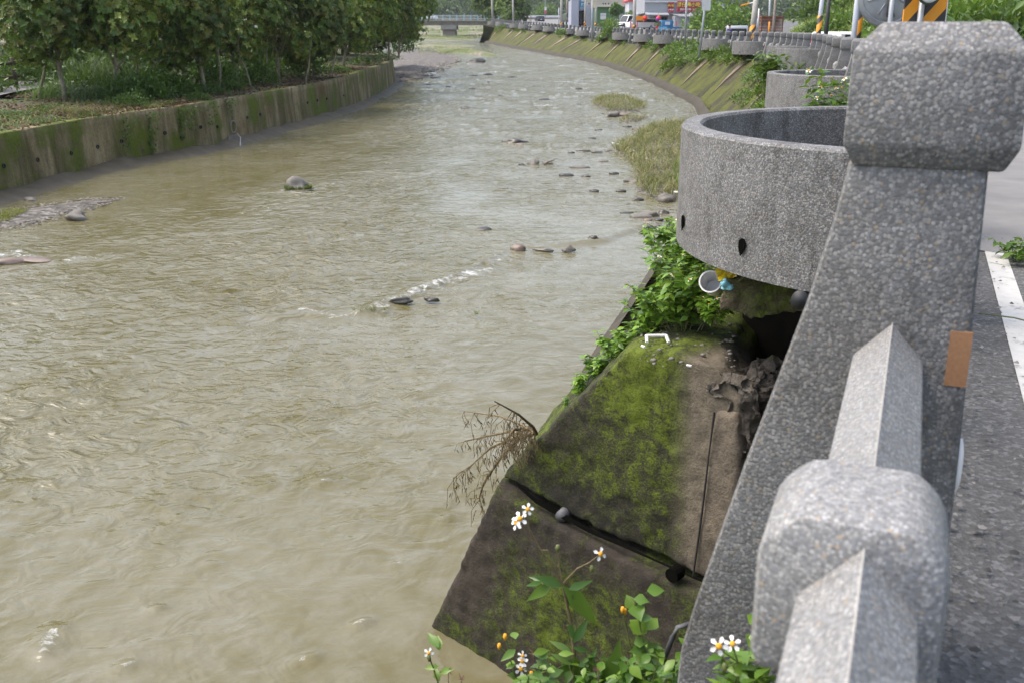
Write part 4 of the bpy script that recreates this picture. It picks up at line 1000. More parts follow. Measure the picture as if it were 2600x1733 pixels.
# ------------------------------------------------------------------ rocks in the stream
def rock(name, c, sx, sy, sz, m, label, cat='rock', group='rocks in the stream', seed=0, n=3, rz=0.0, ang=.35):
    bm = bmesh.new(); bmesh.ops.create_icosphere(bm, subdivisions=n, radius=1)
    for v in bm.verts:
        p = v.co; d = 1 + ang * mnoise.noise(p * 1.1 + Vector((seed * 3.7, 0, 0))) + .12 * mnoise.noise(p * 3.1 + Vector((seed * 1.7, 5, 0)))
        q = p * d; q.z = max(q.z, -.6); v.co = rotz(rz) @ Vector((q.x * sx, q.y * sy, q.z * sz))
    me = bpy.data.meshes.new(name); bm.to_mesh(me); bm.free(); me.polygons.foreach_set('use_smooth', np.ones(len(me.polygons), bool))
    o = link(name, me, m, None, c); return tag(o, label, cat, group)
big = [(686, 436, .25, .2, .24, 'rock', 'dome shaped rock ringed with moss in the rapid on the left'),
       (1190, 574, .13, .09, .085, 'rock_brown', 'smooth brown boulder sitting on the foam line'),
       (1306, 574, .10, .06, .06, 'rock', 'angular grey rock right of the brown boulder on the sill'),
       (1250, 576, .17, .03, .03, 'rock_dark', 'long dark flat stone between the brown boulder and the angular rock'),
       (1362, 549, .09, .05, .05, 'rock_dark', 'dark stone at the right end of the foam line'),
       (1110, 531, .15, .09, .05, 'rock_dark', 'low dark weedy rock in still water above the brown boulder'),
       (1226, 379, .16, .12, .12, 'rock', 'pale rounded rock with a stick leaning on it'), (1258, 378, .12, .08, .07, 'rock', 'smaller pale rock just right of the stick'),
       (1200, 381, .10, .06, .05, 'rock_dark', 'small dark stone left of the pale rounded rock'),
       (1180, 328, .34, .2, .10, 'rock_dark', 'weed covered dark rock alone in mid stream'), (1195, 335, .16, .1, .07, 'rock_brown', 'brown stone touching the weed covered rock'),
       (1347, 408, .17, .10, .055, 'rock_dark', 'flat dark rock in the calm water left of the grass bar'), (1155, 434, .11, .06, .03, 'rock', 'small pale stone barely showing in mid stream'),
       (1531, 464, .20, .15, .15, 'rock', 'large pale angular rock at the lower tip of the grass bar'),
       (1493, 497, .17, .12, .08, 'rock', 'broad wet rock in the cluster below the grass bar'), (1522, 492, .12, .09, .07, 'rock_dark', 'dark rock on the right of the cluster below the grass bar'), (1488, 508, .09, .06, .045, 'rock_brown', 'reddish stone at the front of the cluster below the grass bar'),
       (1534, 516, .05, .04, .03, 'rock_dark', 'tiny dark stone by the planter ring, below the cluster'), (1464, 462, .12, .08, .06, 'rock_dark', 'dark stone at the lower left edge of the grass bar'), (1455, 420, .22, .16, .08, 'rock', 'pale rock half sunk at the left edge of the grass bar'),
       (1406, 269, .30, .2, .16, 'rock', 'grey rock below the small straw grass bar'), (1432, 268, .24, .16, .12, 'rock_brown', 'tan rock beside the grey rock below the small straw bar'),
       (1397, 348, .12, .1, .05, 'rock', 'pale stone at the upper left tip of the grass bar'), (1340, 349, .2, .12, .05, 'rock_dark', 'flat dark stone left of the grass bar tip'),
       (1071, 251, .25, .15, .09, 'rock_dark', 'dark rock alone in the far middle of the stream'), (176, 505, .20, .16, .13, 'rock', 'rounded grey stone at the edge of the gravel spit'), (70, 463, .14, .1, .07, 'rock', 'pale stone on the gravel spit below the wall'),
       (20, 604, .30, .12, .07, 'rock_brown', 'brown flat rock at the left edge beside white water'), (75, 600, .35, .14, .05, 'rock_brown', 'tan rock just under the water right of the brown flat rock'),
       (1094, 144, .8, .4, .28, 'rock_dark', 'dark boulder in the far shallows off the shingle point'), (920, 694, .16, .05, .05, 'rock_dark', 'dark sunken rock under the left part of the foam line'), (990, 690, .10, .05, .035, 'rock_dark', 'small dark sunken stone right of the left foam line'),
       (1460, 300, .2, .14, .1, 'rock', 'grey stone on the upper end of the grass bar'), (1508, 312, .16, .1, .08, 'rock', 'pale cobble lying in the grass of the bar')]
for k, (x, y, sx, sy, sz, mm, lab) in enumerate(big):
    p = dw(x, y); rock('rock', (p.x, p.y, p.z + sz * .18), sx, sy, sz, M[mm], lab, seed=k, rz=rnd.uniform(-.5, .5), ang=.55 if mm != 'rock_brown' else .25)
p = dw(686, 440)
tag(link('moss_fringe', mesh_np('moss_fringe', *blades_np(np.array([(math.cos(a) * .27, math.sin(a) * .2, .06) for a in rng.uniform(0, 6.28, 260)]), np.full(260, .12), rng.uniform(.5, 1.5, 260), np.full(260, .02), pick([(.10, .12, .02), (.06, .07, .02)], 260), 2)), M['grass'], None, (p.x, p.y, p.z)), 'green moss fringe clinging round the dome shaped rock', 'moss', None, 'stuff')
small = [(1440, 470), (1425, 440), (1410, 400), (1385, 372), (1372, 352), (1440, 490), (1500, 520), (1365, 440), (1300, 405), (1395, 215), (1330, 205), (1250, 230), (1150, 220), (1000, 180), (950, 180), (940, 195), (955, 170), (990, 165), (1045, 150), (1120, 172), (1312, 352), (1330, 385), (1385, 262), (1440, 292), (1474, 300), (1090, 175), (1060, 160), (1128, 150), (1175, 178), (1225, 200), (1300, 218), (1330, 240), (1345, 330), (1290, 330), (1375, 300), (1360, 318), (1475, 500), (1512, 506), (1120, 190), (1055, 182), (1030, 200), (1040, 190), (1020, 172), (1005, 215), (985, 195), (965, 186), (975, 205), (1085, 205)]
for k, (x, y) in enumerate(small):
    p = dw(x, y); s_ = rnd.uniform(.035, .11) * (1 + p.y * .012)
    rock('river_stone', (p.x, p.y, p.z + .01), s_ * rnd.uniform(1.1, 1.9), s_, s_ * rnd.uniform(.3, .6), M['rock_dark' if k % 3 else 'rock'], 'small dark stone just breaking the surface of the stream', 'stone', 'small stones scattered in the stream', seed=100 + k, n=2)
p = dw(1242, 381); q = at_y(1275 * K, 367 * K, p.y + .1)
MB().tube([p - Vector((0, 0, .02)), p.lerp(q, .5) + Vector((0, 0, .02)), q], [.022, .018, .012], 7).thing('stick', M['bark'], 'bare brown stick lying across the pale rounded rock', 'stick')
for k, (x, y, lab) in enumerate([(1408, 330, 'white litter at the tip of the grass bar'), (1420, 332, 'white litter scrap beside another at the bar tip'), (1456, 347, 'white scrap in the middle left of the grass bar'), (1486, 365, 'pale plastic scrap in the brown grass of the bar'), (1553, 442, 'pale stick of wood near the lower end of the bar')]):
    p = dw(x, y, .16); MB().box((p.x, p.y, p.z), (.09, .06, .04), rotz(k * .7) @ Matrix.Rotation(.4, 3, 'X')).thing('litter', M['plastic_white'], lab, 'litter', 'litter on the grass bars', bevel=.01)
for k, (x, y, r_, l_) in enumerate([(850, 712, .22, 'wisp of weed in the water below the left foam'), (1096, 722, .12, 'thin wisp of grass floating in the calm pool')]):
    p = dw(x, y); n = 46 - 30 * k
    tag(link('water_weed', mesh_np('water_weed', *blades_np(np.stack([rng.uniform(-r_, r_, n) * (1 if k == 0 else .2), rng.uniform(-.03, .03, n), np.full(n, .0)], 1), rng.uniform(.05, .16, n), rng.uniform(.8, 2, n), np.full(n, .006), pick([(.20, .19, .07), (.15, .17, .05)], n), 3)), M['grass'], None, p), l_, 'weed')
# ------------------------------------------------------------------ things left on the broken wall
def on_top(x, y, z): return at_z(x * K, y * K, z)
ztop = fp(1480, 806).z
zt2 = ztop + .025
p = on_top(1508, 783, zt2)
bmk = MB()
for a, b2 in (((-.055, -.03, .0), (-.05, .03, .02)), ((-.05, .03, .02), (.055, .035, .02)), ((.055, .035, .02), (.06, -.03, .0))):
    bmk.tube([Vector(a) * .9 + p, Vector(b2) * .9 + p], .0085, 6)
bmk.thing('foam_bracket', M['plastic_white'], 'white U shaped foam piece lying on the broken wall top', 'foam piece')
p = on_top(1474, 794, zt2); MB().tube([p, p + Vector((.012, -.03, .004))], .006, 6).thing('foam_scrap', M['plastic_white'], 'tiny white scrap just left of the U shaped foam piece', 'foam piece')
p = on_top(1577, 838, zt2 - .01); MB().tube([p, p + Vector((.02, -.012, .0))], .006, 6).thing('foam_scrap', M['plastic_white'], 'tiny white scrap on the front edge of the broken wall', 'foam piece')
for k in range(90):
    x, y = rnd.uniform(1470, 1690), rnd.uniform(735, 845)
    p = on_top(x, y, zt2 - .005); s_ = .004 + .010 * rnd.random() ** 2.5
    rock('pebble', p, s_ * 1.3, s_, s_ * .7, M['rock'], 'small pale pebble on the top of the broken wall', 'pebble', 'pebbles scattered on the broken wall', seed=300 + k, n=1)
# bucket, wrapper and bag below the ring
bp = at_y(1635 * K, 653 * K, 4.25)
ax = (O - bp).normalized(); ax = (ax + Vector((-.15, 0, .25))).normalized()
bk = MB().lathe([(.064, -.15), (.082, .085), (.089, .085), (.089, .10), (.078, .10), (.060, -.14)], 30).build('bucket', M['plastic_white'], None, True, loc=bp); bk.rotation_euler = ax.to_track_quat('Z', 'Y').to_euler(); tag(bk, 'dirty white plastic tub tipped over among the weeds below the ring', 'bucket'); bk.scale = (.56, .56, .56)
shade_auto(bk.data)
p = at_y(1668 * K, 628 * K, 4.08)
m = MB(); r2 = random.Random(2); gv = [[(i * .020 - .040, j * .012 - .024, r2.uniform(-.009, .009)) for i in range(5)] for j in range(5)]
rm3 = (O - p).to_track_quat('Z', 'Y').to_matrix() @ Matrix.Rotation(.35, 3, 'Z')
m.add([rm3 @ Vector(q) + p for row in gv for q in row], [(j * 5 + i, j * 5 + i + 1, j * 5 + i + 6, j * 5 + i + 5) for j in range(4) for i in range(4)])
w = m.thing('wrapper', M['foil_yellow'], 'crumpled yellow wrapper beside the white tub', 'wrapper')
sm_ = w.modifiers.new('thick', 'SOLIDIFY'); sm_.thickness = .006
p = at_y(1672 * K, 656 * K, 4.05)
rock('plastic_bag', p, .030, .022, .027, M['bag_blue'], 'pale blue crumpled plastic bag between the tub and the slab', 'bag', None, 55, 4, 0, .9)
# thin grey pipe at the foot of the near post
MB().tube([at_y(1583 * K, 1432 * K, 1.98), at_y(1556 * K, 1440 * K, 1.97), at_y(1545 * K, 1462 * K, 1.97), at_y(1500 * K, 1580 * K, 1.95)], .006, 8).thing('thin_pipe', M['plastic_grey'], 'thin pale pipe bending down beside the foot of the nearest post', 'pipe', smooth=True)
# ------------------------------------------------------------------ plants
GREENS = [(0.11, 0.21, 0.022), (0.07, 0.15, 0.018), (0.16, 0.27, 0.035), (0.09, 0.17, 0.04)]
def weed(name, label, cat, base, stems, height, spread, lpern=9, ll=.05, cols=GREENS, group=None, flowers=0, up=1.0, seed=1, leafw=.5, lean=(0, 0), stem_r=.0025, fl=.013):
    """a leafy weed: thin stems with pairs of pointed leaves, and little white and yellow flower heads"""
    r_ = random.Random(seed); t = empty(name, base); tag(t, label, cat, group); sm_ = MB(); P = []; Dr = []; L = []; tips = []
    for s_ in range(stems):
        a = r_.uniform(0, 6.28); h = height * r_.uniform(.55, 1.0); sp_ = spread * r_.uniform(.1, 1)
        b0 = Vector((math.cos(a) * sp_ * .35, math.sin(a) * sp_ * .35, 0)); tip = Vector((math.cos(a) * sp_ + lean[0] * h, math.sin(a) * sp_ + lean[1] * h, h * up))
        mid = b0.lerp(tip, .5) + Vector((r_.uniform(-.1, .1) * h, r_.uniform(-.1, .1) * h, .08 * h))
        pts = [b0, mid, tip]; sm_.tube([b0, b0.lerp(mid, .5) + Vector((0, 0, .01)), mid, mid.lerp(tip, .5) + Vector((0, 0, .01 * h)), tip], [stem_r, stem_r * .9, stem_r * .8, stem_r * .6, stem_r * .4], 5); tips.append(tip)
        for k in range(lpern):
            tt = .18 + .82 * (k + r_.random()) / lpern; c = b0.lerp(mid, min(1, tt * 2)) if tt < .5 else mid.lerp(tip, tt * 2 - 1)
            az = r_.uniform(0, 6.28)
            for sd_ in (0, 1):
                az2 = az + sd_ * math.pi; P.append(c); Dr.append((math.cos(az2), math.sin(az2), r_.uniform(-.5, .5))); L.append(ll * r_.uniform(.55, 1.2))
    P = np.array(P); Dr = np.array(Dr); L = np.array(L); n = len(P)
    v, f, c = leafy_np(P, Dr, np.tile([[0.1, .1, 1.0]], (n, 1)) + rng.normal(0, .3, (n, 3)), L, L * leafw, pick(cols, n, .3))
    sm_.build('stem', M['stem'], t); link('foliage', mesh_np('foliage', v, f, c), M['leaf'], t)
    for k in range(min(flowers, len(tips))): flower(tips[k] + Vector((0, 0, .004)), t, fl, r_)
    return t
_fm = {}
def flower(p, parent, size, r_, n=5, tilt=None):
    key = n
    if key not in _fm:
        P = np.zeros((n, 3)); an = np.arange(n) * 2 * np.pi / n + .2; Dr = np.stack([np.cos(an), np.sin(an), np.full(n, -.12)], 1); P = Dr * .25
        v, f, c = leaves_np(P, Dr, np.tile([[0, 0, 1.0]], (n, 1)), np.full(n, 1.0), np.full(n, .62), np.ones((n, 3)), .72, .06)
        a = mesh_np('flower', v, f); a.materials.append(M['white_petal'])
        b2 = MB().lathe([(.30, -.1), (.42, .05), (.36, .22), (.15, .32)], 10).mesh('flower_center', True); b2.materials.append(M['yellow_floret']); _fm[key] = (a, b2)
    o = link('flower', _fm[key][0], None, parent, p); s_ = size * r_.uniform(.85, 1.15); o.scale = (s_, s_, s_)
    o.rotation_euler = (r_.uniform(.1, .7), r_.uniform(-.4, .4), r_.uniform(0, 6)) if tilt is None else tilt
    link('flower_center', _fm[key][1], None, o)
    return o
# the tall flowering weed in the foreground, built along its own stems
def fgp(x, y, d=1.98): return at_y(x * K, y * K, d)
t0 = fgp(1325, 1700); tall = tag(empty('flowering_weed', t0), 'tall branched weed with white and yellow flowers before the mossy block', 'flowering weed')
def local(pts): return [fgp(*q) - t0 for q in pts]
ms = MB()
for pts, r0, r1 in [([(1325, 1700), (1322, 1560), (1315, 1450), (1302, 1385), (1292, 1340)], .0048, .003), ([(1292, 1340), (1250, 1275), (1222, 1225), (1202, 1185)], .0026, .0015), ([(1222, 1240), (1214, 1205), (1212, 1170)], .0016, .0012), ([(1222, 1240), (1205, 1218), (1191, 1196)], .0016, .0012),
                    ([(1292, 1340), (1285, 1300), (1281, 1262)], .002, .0012), ([(1240, 1262), (1258, 1262), (1286, 1320)], .0014, .0012), ([(1292, 1340), (1325, 1305), (1355, 1290), (1378, 1272)], .0024, .0014), ([(1340, 1298), (1352, 1302), (1358, 1305)], .0014, .001)]:
    q = local(pts); ms.tube(q, [r0 + (r1 - r0) * i / (len(q) - 1) for i in range(len(q))], 6)
ms.build('stem', M['drystem'], tall)
lf = [((1292, 1340), (1262, 1312), (1235, 1308)), ((1270, 1334), (1225, 1330), (1208, 1380)), ((1262, 1330), (1250, 1318), (1215, 1325)), ((1292, 1340), (1330, 1360), (1375, 1425)), ((1305, 1348), (1330, 1340), (1357, 1332)), ((1318, 1360), (1302, 1372), (1296, 1395)), ((1245, 1330), (1248, 1345), (1210, 1330)),
      ((1315, 1470), (1335, 1455), (1345, 1425)), ((1315, 1480), (1345, 1482), (1352, 1488)), ((1312, 1490), (1290, 1480), (1265, 1472)), ((1316, 1500), (1340, 1520), (1350, 1580)), ((1316, 1505), (1290, 1530), (1282, 1560)), ((1314, 1460), (1300, 1440), (1310, 1425)), ((1330, 1560), (1360, 1520), (1368, 1500)), ((1318, 1540), (1340, 1560), (1335, 1600)), ((1320, 1520), (1300, 1500), (1272, 1500)),
      ((1390, 1590), (1410, 1530), (1420, 1480)), ((1392, 1580), (1425, 1560), (1432, 1540)), ((1388, 1580), (1372, 1550), (1385, 1520)), ((1330, 1590), (1350, 1560), (1358, 1520))]
P = []; Dr = []; L = []
for a, b2, c in lf:
    a, b2, c = (fgp(*q) - t0 for q in (a, b2, c)); P.append(a + Vector((0, -.01, 0))); Dr.append((c - a) + Vector((0, rnd.uniform(-.02, .02), .0))); L.append((c - a).length * 1.12)
n = len(P); v, f, c = leafy_np(np.array([tuple(q) for q in P]), np.array([tuple(q) for q in Dr]), np.tile([[0.1, -.7, .6]], (n, 1)), np.array(L), np.array(L) * .31, pick([(.055, .13, .03), (.07, .15, .035), (.10, .18, .03)], n, .2))
link('foliage', mesh_np('foliage', v, f, c), M['leaf'], tall)
for q, ti in (((1212, 1168), (1.0, .1, 0)), ((1194, 1190), (.8, -.35, .3)), ((1186, 1200), (.9, -.6, -.4)), ((1379, 1271), (.8, .7, 0))): flower(fgp(*q) - t0, tall, .0135, rnd, 5 if q[0] != 1379 else 4, ti)
for q in ((1281, 1258), (1359, 1306)): MB().lathe([(.002, -.008), (.006, 0), (.004, .008)], 8).build('seed_head', M['stem'], tall, True, loc=fgp(*q) - t0)
# other weeds along the bottom edge
for k, (x, y, fl, hh, lab) in enumerate([(985, 1502, 1, 120, 'slender weed with one white flower, farthest left at the bottom'), (1200, 1508, 3, 110, 'weed with three clustered white flowers left of the tall weed'), (1258, 1535, 1, 70, 'short weed with one white flower right of the clustered flowers'), (1160, 1462, 0, 170, 'bare stalk with yellow bud left of the tall weed'),
                                      (1682, 1482, 2, 170, 'weed with a pair of white flowers at the foot of the nearest post'), (1430, 1400, 0, 210, 'twining weed with tendrils right of the tall flowering weed'), (1460, 1385, 0, 230, 'second twining vine with yellow green buds against the dark lower block')]):
    b0 = fgp(x + 25, y + hh + 60, 1.95 if x < 1600 else 1.36); dd = 1.95 if x < 1600 else 1.36
    t = tag(empty('flowering_weed', b0), lab, 'flowering weed'); ms = MB(); tip = fgp(x, y, dd) - b0; mid = tip * .5 + Vector((.012, 0, .02))
    ms.tube([(0, 0, 0), mid, tip], [.0026, .002, .0012], 6)
    rr = random.Random(k); P = []; Dr = []; L = []
    for j in range(max(1, fl) + 1):
        if j: e = tip + Vector((rr.uniform(-.025, .025), rr.uniform(-.01, .01), rr.uniform(-.04, .0))); ms.tube([mid.lerp(tip, .6), e], [.0014, .001], 5)
        else: e = tip
        if j < fl: flower(e + Vector((0, 0, .004)), t, .011 if x < 1600 else .013, rr, 5, (rr.uniform(.7, 1.25), rr.uniform(-.4, .4), rr.uniform(-.5, .5)))
        else: MB().lathe([(.002, -.008), (.005, 0), (.0035, .008)], 8).build('seed_head', M['yellow_floret'] if k % 2 else M['stem'], t, True, loc=e)
    for j in range(7 if k < 4 else 13):
        c = mid * rr.uniform(.2, 2.0); a = rr.uniform(0, 6.28); P.append(tuple(c)); Dr.append((math.cos(a), .4 * math.sin(a), rr.uniform(-.2, .5))); L.append(rr.uniform(.025, .05))
    n = len(P); v, f, c = leafy_np(np.array(P), np.array(Dr), np.tile([[0, -.6, .8]], (n, 1)), np.array(L), np.array(L) * (.45 if k < 4 else .8), pick([(.10, .19, .03), (.14, .24, .03)], n))
    link('foliage', mesh_np('foliage', v, f, c), M['leaf'], t); ms.build('stem', M['stem'], t)
for k, (x, y, d_, h_, n_, lab) in enumerate([(1250, 1640, 1.9, .14, 8, 'leafy weed clump at the bottom edge under the clustered flowers'), (1480, 1640, 1.9, .17, 9, 'leafy weed clump at the bottom edge right of the tall weed'), (1580, 1640, 1.85, .17, 9, 'broad leaved clump in the corner by the thin pale pipe'), (1700, 1640, 1.36, .10, 8, 'weeds growing against the foot of the nearest post'),
                                             (1380, 1660, 1.92, .16, 8, 'dark leafy clump at the bottom edge behind the tall weed stem')]):
    weed('weed_clump', lab, 'weed', fgp(x, y, d_), n_ + 5, h_, .10, 6, .036, GREENS, 'weeds along the bottom edge', 0, 1.0, 40 + k, .62)
for k, (x, y, d_) in enumerate([(1060, 1560, 1.95), (1030, 1540, 1.95), (1225, 1500, 2.0), (1375, 1540, 1.9)]):
    b0 = fgp(x, y + 60, d_); ms = MB(); rr = random.Random(k); tip = fgp(x, y, d_) - b0; ms.tube([b0, b0 + tip], [.0012, .0008], 5)
    for j in range(9):
        ms.tube([b0 + tip, b0 + tip + Vector((rr.uniform(-.012, .012), rr.uniform(-.01, .01), rr.uniform(-.006, .014)))], [.0009, .0006], 4)
    ms.thing('dry_seedhead', M['rust'], ['brown spiky seed head right of the farthest left flower', 'lower brown spiky seed head near the farthest left flower', 'dry seed head between the left flowers and the tall weed', 'dry reddish twig beside the tall weed stem'][k], 'seed head')
# weeds on the broken wall and along the top of its river face
for k, (x, y, d_, st, h_, sp_, ll, lab) in enumerate([(1568, 700, 4.75, 30, .34, .30, .062, 'bushy bright green weed beside the white tub'), (1520, 735, 4.95, 20, .24, .24, .052, 'low green weeds at the back edge of the broken wall'), (1575, 610, 5.4, 24, .38, .28, .06, 'weed clump with white flowers tucked under the big ring'), (1545, 560, 6.1, 10, .28, .2, .07, 'flowering weeds at the far left foot of the big ring'),
                                                      (1480, 775, 4.85, 14, .16, .16, .05, 'small weeds left of the white foam piece'), (1430, 812, 4.9, 16, .17, .16, .05, 'weeds on the sloping edge left of the broken wall'), (1390, 850, 5.0, 12, .15, .14, .045, 'lower weeds down the sloping edge of the broken wall'), (1335, 890, 5.0, 4, .15, .07, .045, 'small sprig sprouting from the edge over the water'), (1637, 715, 4.5, 9, .14, .14, .05, 'low tufted weed under the tub at the slab'), (1300, 925, 5.0, 2, .08, .05, .03, 'tiny sprig lowest on the sloping edge of the wall')]):
    weed('weed_clump', lab, 'weed', at_y(x * K, y * K, d_) - Vector((0, 0, h_ * .35)), int(st * 1.25), h_, sp_, 13, ll, [(0.14, 0.26, 0.03), (0.19, 0.33, 0.04), (0.10, 0.20, 0.025), (0.22, 0.35, 0.05)], 'weeds on the broken wall', 5 if k in (0, 2, 3, 8) else 0, 1.0, 60 + k, .48, fl=.012)
weed('flowering_weed', 'flowering weed growing between the big ring and the second ring', 'flowering weed', at_y(2110, 262, 7.6) - Vector((0, 0, .35)), 18, .66, .26, 10, .085, GREENS, None, 8, 1.0, 90, .45, fl=.022)
# dead branch leaning over the water
b0 = fp(1232, 995, .02); ms = MB(); rr = random.Random(11)
def bq(x, y, o=0.0): return fp(x, y, o)
main = [[(1232, 995), (1200, 975), (1150, 955), (1065, 943)], [(1232, 995), (1190, 1000), (1130, 1025), (1085, 1065), (1040, 1098)], [(1232, 995), (1225, 980), (1190, 950), (1135, 920)], [(1220, 1000), (1170, 990), (1120, 1000), (1070, 1012)], [(1190, 1005), (1150, 1050), (1110, 1110), (1100, 1150)], [(1215, 985), (1180, 985), (1160, 1010)]]
tw = []
for j, pl_ in enumerate(main):
    pts = [bq(x, y, (.0 if i == 0 else -.15 * (j % 3 - 1) * i)) for i, (x, y) in enumerate(pl_)]; ms.tube(pts, [.011, .008, .006, .003, .002][:len(pts)], 6)
    for i in range(len(pts) - 1):
        for _ in range(7): tw.append(pts[i].lerp(pts[i + 1], rr.random()))
for q in tw:
    e = q + Vector((rr.uniform(-.10, .04), rr.uniform(-.06, .06), -rr.uniform(.04, .20))); ms.tube([q, q.lerp(e, .5) + Vector((-.02, 0, .02)), e], [.0028, .002, .0016], 4)
    for _ in range(3):
        g_ = q.lerp(e, rr.uniform(.3, 1)); ms.tube([g_, g_ + Vector((rr.uniform(-.02, .02), rr.uniform(-.02, .02), -.03))], [.003, .001], 4)
ms.thing('dead_branch', M['drystem'], 'bare brown dead branch hanging over the water from the wall edge', 'branch')
# ------------------------------------------------------------------ trees
BACKSH = []
def whorl_crown(seed, rx, ry, rzz, n, ll, cols, squash=-.75, per=8, clump=1.0, zlow=0.0):
    """a crown of leaf whorls: twigs ending in rosettes of long leaves, gathered in uneven clumps"""
    g = np.random.default_rng(seed); C = []
    k = int(10 + 14 * clump); cc = unit(g.normal(0, 1, (k, 3))) * g.uniform(.45, .95, (k, 1)); cc[:, 2] = np.maximum(cc[:, 2], squash)
    cr = g.uniform(.24, .42, k)
    i = g.integers(0, k, n); C = cc[i] + unit(g.normal(0, 1, (n, 3))) * cr[i][:, None] * g.uniform(.55, 1.05, (n, 1))
    axis = unit(C * .8 + unit(C - cc[i]) * .8 + np.array([0, 0, .7])); C = C * np.array([rx, ry, rzz])
    t = unit(np.cross(axis, g.normal(0, 1, (n, 3)))); b2 = np.cross(axis, t)
    P = np.repeat(C, per, 0); A = np.tile(np.arange(per) * 2 * np.pi / per, n) + np.repeat(g.uniform(0, 6, n), per) + g.uniform(-.25, .25, n * per)
    el = g.uniform(.15, .75, n * per)
    Dn = (np.repeat(t, per, 0) * np.cos(A)[:, None] + np.repeat(b2, per, 0) * np.sin(A)[:, None]) + np.repeat(axis, per, 0) * el[:, None]
    L = ll * g.uniform(.65, 1.15, n * per); base = np.array(cols)[g.choice(len(cols), n)] * g.uniform(.75, 1.25, (n, 1)) * g.uniform(.6, 1.45, (k, 1))[i]
    c = np.clip(np.repeat(base, per, 0) * g.uniform(.8, 1.2, (n * per, 1)), .004, .9)
    return leaves_np(P, Dn, np.repeat(axis, per, 0), L, L * .40, c, .68, .18)
def trunk_mb(h, r0, lean, seed, limbs, rx, crown_z):
    r_ = random.Random(seed); m = MB(); pts = [Vector((0, 0, -.15))]
    for k in range(1, 6): pts.append(Vector((lean[0] * k / 5 + r_.uniform(-.05, .05), lean[1] * k / 5 + r_.uniform(-.05, .05), h * k / 5)))
    m.tube(pts, [r0 * (1.15 - .12 * k) for k in range(6)], 8)
    for k in range(limbs):
        b0 = pts[2 + k % 4].copy(); a = k * 2.4 + r_.uniform(-.4, .4); e = Vector((lean[0] + math.cos(a) * rx * r_.uniform(.4, .8), lean[1] + math.sin(a) * rx * r_.uniform(.4, .8), crown_z + r_.uniform(-.6, .9)))
        mid = b0.lerp(e, .5) + Vector((0, 0, .15)); m.tube([b0, mid, e], [r0 * .55, r0 * .38, r0 * .15], 6)
        for _ in range(2):
            e2 = mid + Vector((r_.uniform(-.7, .7), r_.uniform(-.7, .7), r_.uniform(.1, .8))); m.tube([mid, e2], [r0 * .3, r0 * .1], 5)
    return m
TC = [(0.10, 0.17, 0.03), (0.15, 0.22, 0.04), (0.07, 0.125, 0.025), (0.23, 0.27, 0.06), (0.17, 0.175, 0.04)]
crowns = []
for k in range(3):
    v, f, c = whorl_crown(20 + k, 1.75, 1.75, 1.85, 2000, .135, TC, -.75, 8, 1.3)
    me = mesh_np('crown', v, f, c); me.materials.append(M['leaf']); crowns.append(me)
trees = [  # pixel of the trunk foot (2352 px wide picture), crown centre height, scale, lean
    (148, 232, 2.35, 1.0, (-.05, 0)), (265, 225, 2.25, 1.05, (.2, .1)), (365, 200, 2.05, 1.08, (-.1, 0)), (475, 212, 2.0, 1.10, (-.25, -.1)), (556, 195, 1.95, 1.02, (-.35, .0)),
    (640, 186, 1.75, 1.1, (.05, -.3)), (720, 176, 1.7, 1.1, (.2, -.2)), (790, 160, 1.95, 1.1, (.2, 0)), (845, 150, 2.15, 1.12, (.1, 0)), (893, 140, 2.2, 1.12, (.15, -.1)), (915, 128, 2.1, 1.05, (.3, 0))]
names = ['leftmost', 'second', 'third', 'fourth', 'fifth', 'sixth', 'seventh', 'eighth', 'ninth', 'tenth']
for k, (x, y, cz, sc_, ln) in enumerate(trees):
    p = lz(x * K, y * K); t = empty('broadleaf_tree', p)
    lab = 'leafy broadleaf tree on the left wall, ' + (names[k] + ' from the left' if k < 10 else 'last one before the water bend')
    tag(t, lab, 'tree', 'row of broadleaf trees above the left wall')
    s_ = sc_ * (1 + max(0, p.y - 32) * .004)
    trunk_mb(cz * .8 * s_, .062, ln, k, 7, 1.3, cz * s_).build('trunk', M['palebark'], t, True)
    c = link('crown', crowns[k % 3], None, t, (ln[0], ln[1], (cz + .55) * s_)); c.rotation_euler = (0, 0, k * 2.1); c.scale = (s_, s_, s_ * 1.0)
    if k in (1, 4, 5, 7, 8):
        r_ = random.Random(k)
        for _ in range(5):
            a = r_.uniform(-2.6, -.4); q = Vector((ln[0] + math.cos(a) * 1.5 * s_, ln[1] + math.sin(a) * 1.5 * s_, (cz + .5 + r_.uniform(-.7, .9)) * s_)); o = link('blossom', (flower(Vector((0, 0, 0)), t, .001, r_)).data, None, t, q); o.scale = (.055, .055, .055); o.rotation_euler = (r_.uniform(.2, 1.2), 0, r_.uniform(0, 6))
        for ch in [c2 for c2 in t.children if c2.name.startswith('flower')]:
            for g_ in list(ch.children): bpy.data.objects.remove(g_)
            bpy.data.objects.remove(ch)
